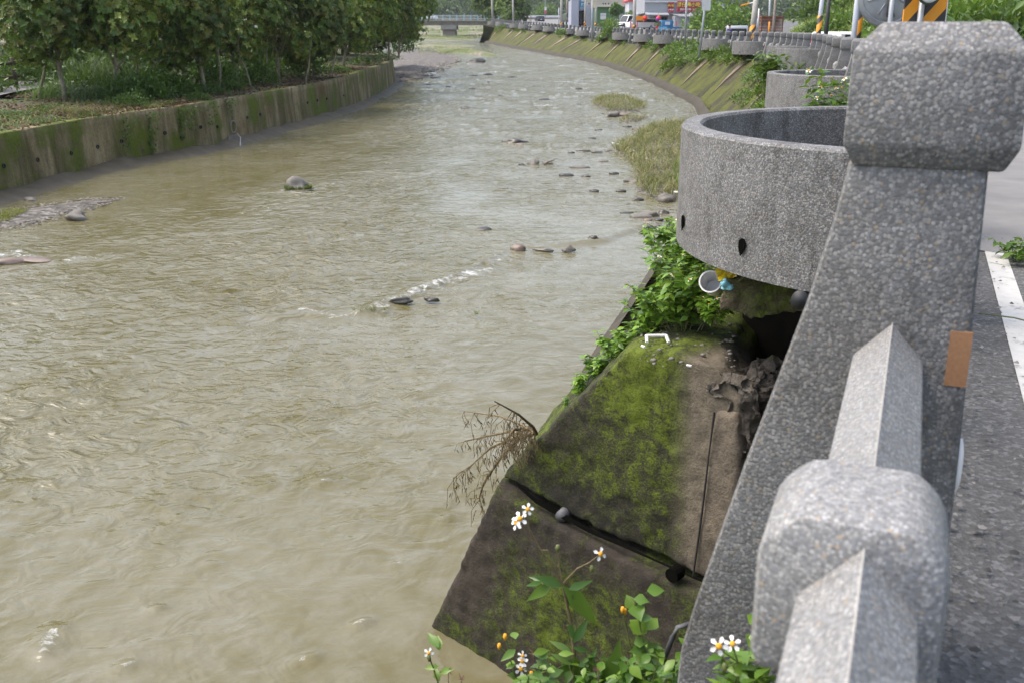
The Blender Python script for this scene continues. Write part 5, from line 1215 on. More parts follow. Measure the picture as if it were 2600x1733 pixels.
# slim extra stems and saplings between the trees
for k, (x, y, tx, ty, lab) in enumerate([(86, 228, 118, 60, 'thin crooked bare sapling trunk at the far left by the fence'), (312, 216, 312, 120, 'thin pale sapling stem between the second and third tree'), (505, 208, 500, 110, 'slender stem between the fourth and fifth tree'), (578, 200, 545, 120, 'leaning pale stem beside the fifth tree'), (610, 190, 612, 120, 'thin dark stem right of the leaning pale stem'), (700, 190, 712, 120, 'thin bent stem under the drooping foliage'), (756, 182, 772, 110, 'leaning stem in the gap before the eighth tree'), (420, 205, 428, 110, 'pale stem in the middle of the row behind the shrubs')]):
    p = lz(x * K, y * K); q = at_y(tx * K, ty * K, p.y + .3)
    MB().tube([p - Vector((0, 0, .1)), p.lerp(q, .5) + Vector((.05, 0, 0)), q, q + Vector((.1, 0, .6))], [.04, .034, .026, .02], 7).thing('sapling', M['palebark'], lab, 'sapling', 'thin stems among the trees', smooth=True)
# second row and dark thicket behind the path
v, f, c = whorl_crown(50, 2.6, 2.4, 2.2, 1000, .24, [(0.03, 0.055, 0.012), (0.045, 0.07, 0.014), (0.06, 0.09, 0.02)], -.9, 7)
bk_me = mesh_np('crown', v, f, c); bk_me.materials.append(M['leaf'])
v, f, c = whorl_crown(51, 2.4, 2.4, 2.2, 800, .26, [(0.09, 0.15, 0.03), (0.12, 0.2, 0.035)], -.9, 7)
bk2 = mesh_np('crown', v, f, c); bk2.materials.append(M['leaf'])
for k, (x, yy, cz, br) in enumerate([(-130, 44, 3.2, 0), (-20, 52, 3.2, 0), (60, 56, 3.2, 1), (150, 42, 2.2, 0), (260, 44, 2.4, 0), (390, 47, 2.4, 0), (500, 50, 2.4, 1), (610, 54, 2.6, 0), (700, 58, 2.6, 0), (790, 64, 2.8, 0), (60, 62, 3.0, 1), (330, 66, 3.2, 0), (560, 76, 3.4, 0), (180, 58, 2.4, 1), (860, 72, 2.6, 0)]):
    g0 = at_y(x * K, 150 * K, yy); p = Vector((g0.x, g0.y, -.45)); t = empty('background_tree', p)
    tag(t, 'dark tree crown filling the gaps behind the front row on the left bank', 'tree', 'trees behind the footpath')
    trunk_mb(cz, .10, (0, 0), 70 + k, 4, 1.6, cz).build('trunk', M['bark'], t, True)
    c = link('crown', bk2 if br else bk_me, None, t, (0, 0, cz + .4)); c.rotation_euler = (0, 0, k * 1.3); s_ = 1 + (yy - 38) * .012; c.scale = (s_, s_, s_)
for k in range(26):
    i = 122 + k * 3; off = rnd.uniform(8, 13); p = Vector((lbt[i][0] + nrm[i][0] * off, lbt[i][1] + nrm[i][1] * off, ltop[i] + .1)); BACKSH.append((p, k))
# ------------------------------------------------------------------ left bank fence
fe = tag(empty('wooden_fence', lz(36 * K, 208 * K)), 'weathered brown two rail wooden fence along the footpath on the left bank', 'fence'); f0 = fe.location.copy(); fpts = []
for x, y in ((-60, 215), (38, 205), (118, 178), (190, 172), (260, 166), (345, 166), (440, 165), (560, 163)):
    p = lz(x * K, (y if y > 0 else 0) * K); fpts.append(p)
for p in fpts: MB().tube([p - f0 - Vector((0, 0, .2)), p - f0 + Vector((0, 0, .92)), p - f0 + Vector((0, 0, .95))], [.075, .072, .06], 10).build('post', M['wood'], fe, True)
for a, b2 in zip(fpts[:-1], fpts[1:]):
    for z in (.36, .78): MB().tube([a - f0 + Vector((0, 0, z)), b2 - f0 + Vector((0, 0, z))], [.05, .05], 8).build('rail', M['wood'], fe, True)
# ------------------------------------------------------------------ left bank undergrowth
def blade_clump(name, label, p, n, r_, h, cols, group=None, lean=(.4, 1.1), width=.012, droop=.8):
    P = np.stack([rng.normal(0, r_ * .4, n), rng.normal(0, r_ * .4, n), np.full(n, -.05)], 1)
    v, f, c = blades_np(P, rng.uniform(.55, 1.1, n) * h, rng.uniform(*lean, n), np.full(n, width), pick(cols, n, .3), 5, droop)
    return tag(link(name, mesh_np(name, v, f, c), M['grass'], None, p), label, 'grass clump', group)
blade_clump('silver_grass', 'tall blue green arching grass clump behind the second tree', lz(240 * K, 212 * K), 420, 1.0, 1.9, [(0.07, 0.11, 0.06), (0.09, 0.13, 0.05), (0.05, 0.08, 0.03)], None, (.3, .8), .02)
blade_clump('silver_grass', 'pale drooping grass clump just right of the second trunk', lz(205 * K, 232 * K), 240, .7, 1.0, [(0.11, 0.15, 0.08), (0.08, 0.13, 0.05)], None, (.5, 1.2), .02)
blade_clump('silver_grass', 'green grass clump at the foot of the leftmost tree', lz(125 * K, 222 * K), 320, .9, .8, [(0.08, 0.16, 0.03), (0.10, 0.18, 0.04)], None, (.4, 1.0), .018)
blade_clump('silver_grass', 'small grass tuft on the wall top at the far left', lz(100 * K, 285 * K), 70, .3, .42, [(0.13, 0.18, 0.08), (0.10, 0.15, 0.05)], None, (.3, .9), .014)
blade_clump('dry_stalks', 'pile of dead straw stalks on the wall top in front of the second tree', lz(175 * K, 262 * K), 300, 1.3, .55, [(0.22, 0.17, 0.09), (0.16, 0.11, 0.06), (0.10, 0.07, 0.04)], None, (1.0, 2.4), .014, .4)
def bush_mesh(seed, n, r_, h, ll, cols, w=.5):
    g = np.random.default_rng(seed); P = g.normal(0, 1, (n, 3)); P = unit(P) * (g.uniform(.25, 1, (n, 1)) ** .5); P[:, 2] = np.abs(P[:, 2]); bumps = 1 + .28 * np.sin(P[:, :1] * 5 + seed) * np.cos(P[:, 1:2] * 4.3)
    Dr = P + g.normal(0, .7, (n, 3)) + np.array([0, 0, .1]); P = P * bumps * np.array([r_, r_, h])
    L = ll * g.uniform(.6, 1.2, n); v, f, c = leaves_np(P, Dr, np.tile([[0, 0, 1.0]], (n, 1)) + g.normal(0, .45, (n, 3)), L, L * w, pick(cols, n, .32), .5, .15)
    me = mesh_np('shrub', v, f, c); me.materials.append(M['leaf']); return me
UG = [(0.06, 0.12, 0.022), (0.08, 0.155, 0.027), (0.042, 0.085, 0.018)]
ub = [bush_mesh(1, 900, .8, .55, .11, UG), bush_mesh(2, 900, .85, .45, .10, UG), bush_mesh(3, 800, .6, .6, .12, [(0.07, 0.14, 0.02), (0.09, 0.17, 0.025)])]
for k, (x, y, s_, z, lab) in enumerate([(300, 245, .8, .8, 'fern like shrub on the wall edge beside the second tree'), (350, 228, .9, 1.1, 'big dark green shrub between the second and third tree'), (410, 215, .9, 1.0, 'shrub below the third tree at the wall edge'), (455, 232, .6, .7, 'small creeper clump spilling onto the wall below the fourth tree'), (478, 218, .8, .9, 'shrub at the foot of the fourth tree'), (532, 208, .7, .7, 'shrub at the foot of the fifth tree'),
                                      (655, 176, 1.4, 1.7, 'drooping bright foliage low over the wall under the sixth tree'), (705, 168, 1.4, 1.5, 'drooping foliage over the wall right of the sixth tree'), (775, 168, .9, .6, 'low shrub in the gap before the eighth tree'), (835, 150, 1.1, .7, 'low fresh green shrub near the far bend of the wall'), (885, 138, 1.1, .8, 'fresh green shrub at the far end of the wall'), (925, 118, 1.5, 1.8, 'bushy foliage hanging over the end of the wall at the bend'), (210, 270, .5, .35, 'small plant on the wall edge left of the creepers'), (20, 265, 1.0, .25, 'ground cover patch on the bank at the left edge'), (590, 178, .9, 1.2, 'dark shrub between the fifth and sixth trees'), (120, 255, .8, .3, 'low weeds beside the dead straw')]):
    p = lz(x * K, y * K); o = link('shrub', ub[k % 3], None, None, p); o.scale = (s_, s_, s_ * z); o.rotation_euler = (0, 0, k * 1.7); tag(o, lab, 'shrub', 'undergrowth along the left wall')
for k in range(30):
    i = 134 + k * 2; off = rnd.uniform(2.2, 6.0); p = Vector((lbt[i][0] + nrm[i][0] * off, lbt[i][1] + nrm[i][1] * off, ltop[i] + .05)); s_ = rnd.uniform(.8, 1.35)
    o = link('understory_shrub', ub[k % 3], None, None, p); o.scale = (s_, s_, s_ * rnd.uniform(.8, 1.7)); o.rotation_euler = (0, 0, k * 2.3); tag(o, 'low green shrub standing among the tree trunks on the left bank', 'shrub', 'understory shrubs among the trunks')
for p, k in BACKSH:
    o = link('thicket_shrub', ub[k % 3], None, None, p); s_ = rnd.uniform(1.4, 2.0); o.scale = (s_, s_, s_ * 1.4); o.rotation_euler = (0, 0, k * 1.9); tag(o, 'dark shrub in the thicket beyond the footpath under the trees', 'shrub', 'thicket shrubs beyond the footpath')
# creepers hanging down the wall
for k, (x, y0, y1, lab) in enumerate([(285, 272, 345, 'thin creeper hanging down the wall near the rust stain'), (345, 258, 352, 'thick creeper hanging down the wall beside the bright moss streak'), (415, 246, 318, 'leafy creeper hanging on the wall below the third tree'), (478, 234, 290, 'short creeper on the wall below the fourth tree'), (435, 243, 300, 'narrow creeper between two others on the wall'), (522, 226, 262, 'small creeper on the wall under the fifth tree')]):
    P = []; a, n_ = lw_pt(x * K, y0 * K, .05); b2, n2 = lw_pt(x * K, y1 * K, .05); r_ = random.Random(k); nl = 150 if k in (1, 2) else 80
    for j in range(nl):
        t = r_.random() ** 1.3; P.append(a.lerp(b2, t) + Vector((r_.gauss(0, .13 * (1 - t * .7)), r_.gauss(0, .05), 0)) + n_ * r_.uniform(0, .08))
    P = np.array([tuple(q - a) for q in P]); n = len(P); Dr = rng.normal(0, .6, (n, 3)) + np.array([0, -.2, -.7])
    v, f, c = leaves_np(P, Dr, np.tile([tuple(n_)], (n, 1)) + rng.normal(0, .3, (n, 3)), np.full(n, .075), np.full(n, .05), pick(UG + [(0.09, 0.15, .03)], n), .5, .1)
    tag(link('creeper', mesh_np('creeper', v, f, c), M['leaf'], None, a), lab, 'creeper', 'creepers hanging down the left wall')
# grass and dead leaves on the bank
n = 26000; i = rng.integers(12, 150, n); off = .78 + rng.gamma(1.6, 1.5, n)
P = np.stack([lbt[i, 0] + nrm[i, 0] * off, lbt[i, 1] + nrm[i, 1] * off, ltop[i] - .05 + np.clip(off - .6, 0, 12) * .028], 1) + rng.normal(0, .12, (n, 3)) * np.array([1, 1, .1])
keep = fbm(P[:, 0] / 1.3, P[:, 1] / 1.3, 3) + np.clip((25 - P[:, 1]) * .08, -.3, .6) > 0.0; P = P[keep]; n = len(P)
v, f, c = blades_np(P, rng.uniform(.08, .26, n), rng.uniform(.4, 1.5, n), np.full(n, .014), pick([(0.16, 0.24, 0.055), (0.2, 0.26, 0.09), (0.11, 0.18, 0.03), (0.26, 0.22, 0.11)], n, .3), 3)
tag(link('bank_grass', mesh_np('bank_grass', v, f, c), M['grass']), 'rough green grass on the left bank beside the wall', 'grass', None, 'stuff')
n = 9000; i = rng.integers(30, 190, n); off = .5 + rng.gamma(1.5, 1.3, n)
P = np.stack([lbt[i, 0] + nrm[i, 0] * off, lbt[i, 1] + nrm[i, 1] * off, ltop[i] + .0 + np.clip(off - .6, 0, 12) * .028], 1) + rng.normal(0, .1, (n, 3)) * np.array([1, 1, .15])
v, f, c = leaves_np(P, rng.normal(0, 1, (n, 3)) * np.array([1, 1, .25]), np.tile([[0, 0, 1.0]], (n, 1)) + rng.normal(0, .4, (n, 3)), rng.uniform(.07, .14, n), rng.uniform(.03, .06, n), pick([(0.13, 0.07, 0.035), (0.18, 0.10, 0.05), (0.09, 0.05, 0.03), (0.24, 0.15, 0.07), (0.05, .035, .02)], n), .5, .3)
tag(link('leaf_litter', mesh_np('leaf_litter', v, f, c), M['litter']), 'brown fallen leaves under the trees on the left bank', 'leaf litter', None, 'stuff')
# ------------------------------------------------------------------ plants on the right wall
RGc = [(0.13, 0.22, 0.03), (0.09, 0.17, 0.025), (0.17, 0.26, 0.04), (0.07, 0.12, 0.02)]
rb = [bush_mesh(11, 700, .75, .5, .14, RGc, .4), bush_mesh(12, 650, .7, .45, .13, RGc, .45), bush_mesh(13, 700, .6, .6, .16, RGc, .35)]
pl_ = []
for k in range(24): pl_.append((rnd.uniform(34, 150), rnd.uniform(.9, 1.0), rnd.uniform(.5, .95), 'tuft'))
for y, t, s_ in ((27, .96, 1.0), (29.5, .86, 1.0), (31, .70, .85), (33, .95, 1.1), (35.5, .97, 1.1), (37, .8, .9), (34, .55, .8), (44, .97, 1.1), (46, .9, 1.0), (50, .96, 1.2), (53, .98, 1.3), (56, .95, 1.4), (58, .8, 1.3), (57, .62, 1.2), (59, .5, 1.0), (60, .97, 1.4), (63, .95, 1.3), (54, .85, 1.0), (70, .95, 1.1), (21.5, .8, .9), (23, .62, .9), (24.5, .5, .8), (25.5, .72, .9), (27.5, .45, .7), (22, .42, .7), (86, .96, 1.2), (93, 1.0, 1.3), (154, .9, 1.6)): pl_.append((y, t, s_, 'bush'))
for k, (y, t, s_, kd) in enumerate(pl_):
    p = rwp(y, t, .03); o = link('wall_shrub', rb[k % 3], None, None, p); s_ *= (.75 if kd == 'tuft' else .95); o.scale = (s_, s_, s_ * .85); o.rotation_euler = (0, -.35, k * 1.1)
    tag(o, 'fresh green plant tuft rooted on the mossy wall below the parapet', 'wall plant', 'green plants growing on the mossy wall')
blade_clump('wall_grass', 'bright arching grass clump on the mossy wall left of the second ring', rwp(16.5, .62), 260, 1.1, .75, [(0.16, 0.25, 0.05), (0.11, 0.2, 0.03), (0.22, 0.28, 0.09)], None, (.5, 1.3), .016)
blade_clump('wall_grass', 'grass clump lower on the mossy wall, nearer the water', rwp(18.5, .40), 200, .9, .6, [(0.15, 0.24, 0.04), (0.11, 0.2, 0.03)], None, (.5, 1.3), .016)
blade_clump('wall_grass', 'grass clump high on the mossy wall just beyond the second ring', rwp(14.2, .88), 240, .9, .7, [(0.15, 0.24, 0.04), (0.10, 0.18, 0.03)], None, (.5, 1.3), .016)
weed('wall_bush', 'tall leafy plant with compound leaves rising before the third ring', 'bush', rwp(25.0, .98) + Vector((-.85, 0, -.1)), 18, 1.0, .5, 12, .2, RGc, None, 0, 1.0, 77, .42, stem_r=.008)
weed('roadside_weed', 'small weed growing at the edge line on the road', 'weed', uv(5.35, .52, .0), 14, .10, .16, 6, .05, GREENS, None, 0, 1.0, 78, .5)
MB().tube([uv(4.16, .30, .012), uv(4.10, .42, .022), uv(4.02, .56, .016), uv(3.98, .72, .010)], [.0025, .003, .0025, .001], 5).thing('grass_straw', M['stem'], 'single long grass stalk lying across the white road line', 'grass stalk')
for k, (x, y) in enumerate([(2165, 1440), (2080, 1520)]):
    q = uv(1.46 - .1 * k, .16 - .12 * k, .0); weed('post_weed', 'tiny weed at the road side foot of the nearest post' if k == 0 else 'tiny weed under the collar of the near rail', 'weed', q, 4, .05, .05, 4, .04, GREENS, None, 0, 1, 80 + k, .3)

g_ = np.random.default_rng(9); parts_ = []; base_ = np.array([(1, 0, .1), (.3, .9, .1), (-.8, .6, .1), (-.8, -.6, .1), (.3, -.9, .1), (.1, 0, .7)])
for _ in range(420):
    q = uv(g_.uniform(1.0, 6.0), .14 + g_.gamma(1.2, .10)); r_ = g_.uniform(.003, .011)
    parts_.append((base_ * r_ + g_.normal(0, r_ * .15, (6, 3)) + np.array([q.x, q.y, .002]), np.array([[0, 1, 5], [1, 2, 5], [2, 3, 5], [3, 4, 5], [4, 0, 5]]), np.repeat(np.array([[.16, .15, .14]]) * g_.uniform(.3, 1.8), 6, 0)))
v, f, c = join_np(parts_); tag(link('grit', mesh_np('grit', v, f, c), M['litter']), 'loose grit and pebbles along the road side foot of the nearest post', 'grit', None, 'stuff')
# ------------------------------------------------------------------ hill of tall grass on the right, mountain behind
HB = np.array([(11.5, -5), (12.5, 8), (14.2, 20), (16.5, 33), (18.0, 48), (19.5, 62), (23.5, 85), (28, 105), (36, 122), (48, 140), (70, 165), (110, 200)])
hb = spline(HB, np.linspace(0, len(HB) - 1, 120)); ht = unit(np.gradient(hb, axis=0)); hn = np.stack([ht[:, 1], -ht[:, 0]], 1)
ho = np.array([-1.0, 0, .8, 2, 4, 7, 11, 16, 24, 40, 70])
hz = np.array([-.4, 0, .75, 1.7, 3.0, 4.9, 7.2, 9.8, 13, 17, 20])
X = hb[:, 0][None] + hn[:, 0][None] * ho[:, None]; Y = hb[:, 1][None] + hn[:, 1][None] * ho[:, None]
g0 = GZ(hb[:, 0], hb[:, 1])[None]
Z = g0 + hz[:, None] * (1 + .25 * fbm(X / 9, Y / 9, 3)) + .35 * fbm(X / 2.2, Y / 2.2, 3) * (ho[:, None] > .5)
link('grass_hill', mesh_np('grass_hill', np.stack([X, Y, Z], -1).reshape(-1, 3), grid_faces(*X.shape), smooth=True), M['meadow'])['kind'] = 'structure'
def hill_pt(n, lo=0.0, hi=14.0, i0=22, i1=108):
    i = rng.uniform(i0, i1, n); o_ = lo + (hi - lo) * rng.random(n) ** 1.4
    bx = np.interp(i, np.arange(120), hb[:, 0]); by = np.interp(i, np.arange(120), hb[:, 1]); nx_ = np.interp(i, np.arange(120), hn[:, 0]); ny_ = np.interp(i, np.arange(120), hn[:, 1])
    x = bx + nx_ * o_; y = by + ny_ * o_; z = np.interp(i, np.arange(120), g0[0]) + np.interp(o_, ho, hz) * (1 + .25 * fbm(x / 9, y / 9, 3)) + .35 * fbm(x / 2.2, y / 2.2, 3) * (o_ > .5)
    return np.stack([x, y, z - .08], 1)
n = 52000; P = hill_pt(n); cl = fbm(P[:, 0] / 1.8, P[:, 1] / 1.8, 3)
H = np.clip(1.0 + 1.1 * cl, .3, 2.2) * rng.uniform(.6, 1.1, n)
c = pick([(0.22, 0.31, 0.05), (0.16, 0.24, 0.04), (0.31, 0.37, 0.09), (0.34, 0.35, 0.14), (0.12, 0.18, 0.04)], n, .3) * (1 + .5 * cl)[:, None].clip(.6, 1.4)
v, f, c = blades_np(P, H, rng.uniform(.3, 1.1, n), np.full(n, .05) * (1 + P[:, 1] / 90), c, 3, .7)
tag(link('tall_grass', mesh_np('tall_grass', v, f, c), M['grass']), 'tall green grass covering the hillside beyond the road', 'grass', None, 'stuff')
hb_b = [bush_mesh(31, 900, 1.3, 1.2, .26, [(0.10, 0.18, 0.03), (0.14, 0.23, 0.035)]), bush_mesh(32, 900, 1.3, 1.0, .28, [(0.06, 0.11, 0.025), (0.08, 0.14, 0.03)])]
for k in range(34):
    p = hill_pt(1, 1, 11, 50, 108)[0]; o = link('hill_shrub', hb_b[k % 2], None, None, p); s_ = rnd.uniform(.6, 1.2) * (1 + p[1] / 160); o.scale = (s_, s_, s_); o.rotation_euler = (0, 0, k)
    tag(o, 'leafy shrub growing among the tall grass of the hillside', 'shrub', 'shrubs on the grassy hillside')
for k, (px, py, y_, s_) in enumerate([(1860, 68, 84, 1.7), (1815, 60, 92, 1.9), (1795, 78, 95, 1.5), (2470, 60, 24, 1.0), (2560, 75, 22, 1.0), (2330, 60, 33, 1.2)]):
    p = at_y(px, py, y_); p.z = min(p.z, gz(p.x, p.y) + 3) - .5; o = link('roadside_shrub', hb_b[(k + 1) % 2] if k > 2 else hb_b[0], None, None, p); o.scale = (s_, s_, s_)
    tag(o, ['bright shrub behind the silver car', 'bright shrub between the shop wing and the silver car', 'low shrub at the right corner of the grey shop', 'dark bush at the hill foot right of the nearest cap', 'dark bush at the hill foot at the right edge', 'bush at the hill foot behind the striped board'][k], 'shrub', 'shrubs along the road foot of the hill')
# trees on the crest
v, f, c = whorl_crown(60, 2.8, 2.8, 2.6, 700, .34, [(0.03, 0.055, 0.018), (0.045, 0.075, 0.022)], -.8, 7); crest = mesh_np('crown', v, f, c); crest.materials.append(M['leaf'])
for k in range(12):
    p = hill_pt(1, 12, 15, 24 + 7 * k, 28 + 7 * k)[0]; t = empty('hill_tree', p); tag(t, 'dark tree on the crest above the grassy hillside', 'tree', 'trees on the hill crest')
    trunk_mb(2.6, .12, (0, 0), 200 + k, 4, 1.8, 3).build('trunk', M['bark'], t, True); o = link('crown', crest, None, t, (0, 0, 3.6)); o.rotation_euler = (0, 0, k); s_ = 1 + p[1] / 150; o.scale = (s_, s_, s_)
# mountain covered in forest
xm = np.linspace(-520, 520, 80); om = np.linspace(0, 1, 26)
X = np.repeat(xm[None], 26, 0); Y = 470 + 260 * om[:, None] + 25 * fbm(X / 120, X * 0, 2); Z = 4 + 75 * om[:, None] ** .85 * (1 + .25 * fbm(X / 90, Y / 90, 4)) + 5 * fbm(X / 30, Y / 30, 3)
mm_, nt, b = mat('forest_floor'); b.inputs['Base Color'].default_value = (.03, .05, .025, 1); b.inputs['Roughness'].default_value = .9
link('mountain', mesh_np('mountain', np.stack([X, Y, Z], -1).reshape(-1, 3), grid_faces(26, 80), smooth=True), mm_)['kind'] = 'structure'
parts = []
for k in range(760):
    px, py = rnd.uniform(900, 1660), rnd.uniform(-40, 52); i = rnd.randrange(26); j = rnd.randrange(80)
    # crowns spread over the slope in view
    xx = rnd.uniform(-75, 210); t = rnd.random() ** 1.5 * .42; yy = 470 + 260 * t; zz = 4 + 75 * t ** .85
    r_ = rnd.uniform(4, 8); n = 190; g_ = unit(rng.normal(0, 1, (n, 3))); bmp = 1 + .25 * np.sin(g_[:, :1] * 6 + k) * np.cos(g_[:, 1:2] * 5 + k)
    Pn = g_ * bmp * np.array([r_, r_, r_ * .8]) + np.array([xx, yy, zz + r_ * .45]); base = np.array([(0.05, 0.085, 0.03), (0.07, 0.11, 0.035), (0.035, 0.065, 0.03), (0.09, 0.13, .04)][k % 4])
    parts.append(leaves_np(Pn, g_ + rng.normal(0, .8, (n, 3)), g_ + rng.normal(0, .4, (n, 3)), rng.uniform(1.2, 2.4, n), rng.uniform(.9, 1.6, n), np.clip(base * rng.uniform(.7, 1.3, (n, 1)), .005, 1), .5, .2))
v, f, c = join_np(parts); tag(link('forest', mesh_np('forest', v, f, c), M['leaf']), 'dark hazy forest covering the mountain behind the bridge', 'forest', None, 'stuff')
# meadow strips under the bridge
n = 9000; P = np.stack([rng.uniform(-45, 30, n), rng.uniform(215, 420, n), np.zeros(n)], 1); kp = fbm(P[:, 0] / 14, P[:, 1] / 22, 3) > .0; P = P[kp]; n = len(P)
P[:, 2] = WZ(P[:, 1]) - .1 + np.clip((P[:, 1] - 305) * .036, 0, 7)
v, f, c = blades_np(P, rng.uniform(.4, 1.1, n), rng.uniform(.4, 1.2, n), np.full(n, .25), pick([(0.13, 0.18, 0.05), (0.18, 0.2, 0.08), (0.2, 0.18, 0.09)], n), 2)
tag(link('reed_grass', mesh_np('reed_grass', v, f, c), M['grass']), 'green and tan grass on the flats around the bridge pier', 'grass', None, 'stuff')
# ------------------------------------------------------------------ bridge
by = 300.0
def bpnt(px, py): return at_y(px, py, by)
bo = bpnt(1140, 92); bridge = tag(empty('road_bridge', bo), 'concrete road bridge with pale blue railing over the far stream', 'bridge')
L0, L1 = bpnt(1010, 51).x - 8, bpnt(1262, 51).x + 4; zt = bpnt(1140, 50).z; zg = bpnt(1140, 64).z
cx = (L0 + L1) / 2 - bo.x; w = L1 - L0
MB().box((cx, 5, (zt - .25) - bo.z), (w, 11.5, .5)).build('deck', M['girder'], bridge)
for k in range(3): MB().box((cx, 1 + 4 * k, (zt - .5 + zg) / 2 - bo.z), (w, .6, zt - .5 - zg)).build('girder', M['girder'], bridge)
m = MB(); zr = bpnt(1140, 40).z
for z in (zr, zr - .42, zr - .84): m.box((cx, -.6, z - bo.z), (w, .10, .13))
m.build('railing', M['offwhite'], bridge)
for k in range(int(w / 2.0)): MB().box((cx - w / 2 + 1 + k * 2.0, -.68, (zr + zt) / 2 - bo.z), (.28, .18, zr - zt + .4)).build('railing_post', M['rail_blue'], bridge)
MB().box((0, 5, zg - bo.z - .65), (bpnt(1163, 60).x - bpnt(1123, 60).x, 10, 1.3)).build('pier_cap', M['girder'], bridge, bevel=.2)
MB().box((0, 5, (zg - 1.3 + bo.z - 1.5) / 2 - bo.z), (bpnt(1158, 75).x - bpnt(1125, 75).x, 8, zg - 1.3 - bo.z + 1.5)).build('pier', M['pole_brown'], bridge, bevel=.3)
# ------------------------------------------------------------------ vehicles
def wheel(parent, x, y, r_, w=.2):
    o = MB().lathe([(r_ * .75, -w / 2), (r_, -w / 2 + .03), (r_, w / 2 - .03), (r_ * .75, w / 2)], 18, axis='y').build('wheel', M['rubber'], parent, True, loc=(x, y, r_))
    MB().lathe([(r_ * .6, -w / 2 - .01), (r_ * .6, w / 2 + .01)], 14, axis='y').build('rim', M['steel'], o, loc=(0, 0, 0)); return o
def car(name, label, cat, loc, rz, paint, L=4.4, W=1.75, H=1.5, style='hatch', group=None):
    t = empty(name, loc, rz); tag(t, label, cat, group); h2 = L / 2; bz = .28
    if style == 'van': prof = [(-h2, bz), (h2, bz), (h2, .75), (h2 - .12, .95), (h2 - .75, 1.05), (h2 - 1.25, H - .08), (h2 - 1.6, H), (-h2 + .1, H), (-h2, H - .25)]; gl = [(h2 - .8, 1.04), (h2 - 1.28, H - .16), (-h2 + .12, H - .16), (-h2 + .04, 1.02)]
    elif style == 'hatch': prof = [(-h2, bz), (h2, bz), (h2, .62), (h2 - .25, .8), (h2 - 1.0, .92), (h2 - 1.75, H - .06), (h2 - 2.1, H), (-h2 + .55, H), (-h2 + .25, H - .08), (-h2 + .03, .95)]; gl = [(h2 - 1.05, .93), (h2 - 1.76, H - .12), (-h2 + .42, H - .12), (-h2 + .12, .96)]
    else: prof = [(-h2, bz), (h2, bz), (h2, .62), (h2 - .25, .8), (h2 - 1.05, .92), (h2 - 1.8, H), (-h2 + 1.25, H), (-h2 + .6, .95), (-h2, .9)]; gl = [(h2 - 1.1, .93), (h2 - 1.8, H - .07), (-h2 + 1.28, H - .07), (-h2 + .68, .96)]
    body = MB().prism([(x, -W / 2, z) for x, z in prof], (0, W, 0))
    me = body.mesh('body', True, .09, 3)
    for v in me.vertices:
        if v.co.z > .95: v.co.y *= 1 - .14 * (v.co.z - .95) / max(.2, H - .95)
    o = link('body', me, paint, t); shade_auto(me)
    for s_ in (-1, 1):
        MB().add([(x, s_ * (W / 2 + .012) * (1 - .14 * max(0, z - .95) / max(.2, H - .95)), z) for x, z in gl], [(0, 1, 2, 3)]).build('side_window', M['glass'], o)
        MB().add([(x, s_ * (W / 2 + .02) * .995, z) for x, z in ((0, .94), (.07, .94), (.07, H - .1), (0, H - .1))], [(0, 1, 2, 3)]).build('pillar', paint, o)
    a, b2 = prof[-1], prof[-2]
    if style != 'sedan': MB().add([(-h2 - .02 + (0 if style == 'van' else .04), -W * .40, 1.0), (-h2 - .02 + (0 if style == 'van' else .04), W * .40, 1.0), (-h2 + (-.02 if style == 'van' else .18), W * .36, H - .22), (-h2 + (-.02 if style == 'van' else .18), -W * .36, H - .22)], [(0, 1, 2, 3)]).build('rear_window', M['glass'], o)
    fx0, fz0, fx1, fz1 = (h2 - .72, 1.09, h2 - 1.22, H - .12) if style == 'van' else (h2 - .98, .96, h2 - 1.72, H - .1)
    MB().add([(fx0, -W * .42, fz0), (fx0, W * .42, fz0), (fx1, W * .37, fz1), (fx1, -W * .37, fz1)], [(0, 1, 2, 3)]).build('windscreen', M['glass'], o)
    for s_ in (-1, 1):
        MB().box((-h2 + .03, s_ * W * .41, .86), (.10, .26, .16)).build('tail_light', M['red'], o, bevel=.02)
        MB().box((h2 - .05, s_ * W * .38, .68), (.14, .30, .14)).build('headlight', M['white'], o, bevel=.02)
    MB().box((-h2 - .012, 0, .72), (.02, .34, .16)).build('number_plate', M['white'], o)
    for x in (-h2 + .8, h2 - .85):
        for s_ in (-1, 1): wheel(t, x, s_ * (W / 2 - .1), .32)
    return t
def gpt(px, y_): q = at_y(px, 60, y_); return Vector((q.x, q.y, gz(q.x, q.y)))
suv = car('parked_car', 'silver people carrier seen from behind near the striped pole', 'car', Vector((gpt(1868, 82).x, 82, gz(gpt(1868, 82).x, 82))), R(90) - R(8), M['silver'], 4.6, 1.85, 1.78, 'van')
vloc = lambda px, base, y_: at_y(px, base, y_)
car('parked_car', 'white front of a parked car beside the red lantern', 'car', vloc(1625, 76, 150), R(205), M['white'], 4.3, 1.7, 1.6, 'van')
car('parked_van', 'white van with sloping bonnet left of the concrete pole', 'van', vloc(1602, 75.5, 158), R(215), M['white'], 4.8, 1.8, 2.1, 'van')
car('parked_car', 'silver hatchback parked beside the blue grey building', 'car', vloc(1480, 68, 205), R(160), M['silver'], 4.1, 1.7, 1.5, 'hatch')
car('moving_car', 'dark car on the pale pavement left of the green truck', 'car', vloc(1370, 57.5, 262), R(100), M['navy'], 4.2, 1.75, 1.55, 'hatch')
car('moving_car', 'white car crossing the far bridge', 'car', (bpnt(1090, 50).x, by + 2.0, zt + .02), R(180), M['white'], 4.4, 1.75, 1.45, 'sedan')
q = vloc(2118, 100, 40); car('parked_car', 'white car roof just showing above the parapet posts', 'car', (q.x, q.y, .0), R(68), M['white'], 4.3, 1.7, 1.18, 'sedan')
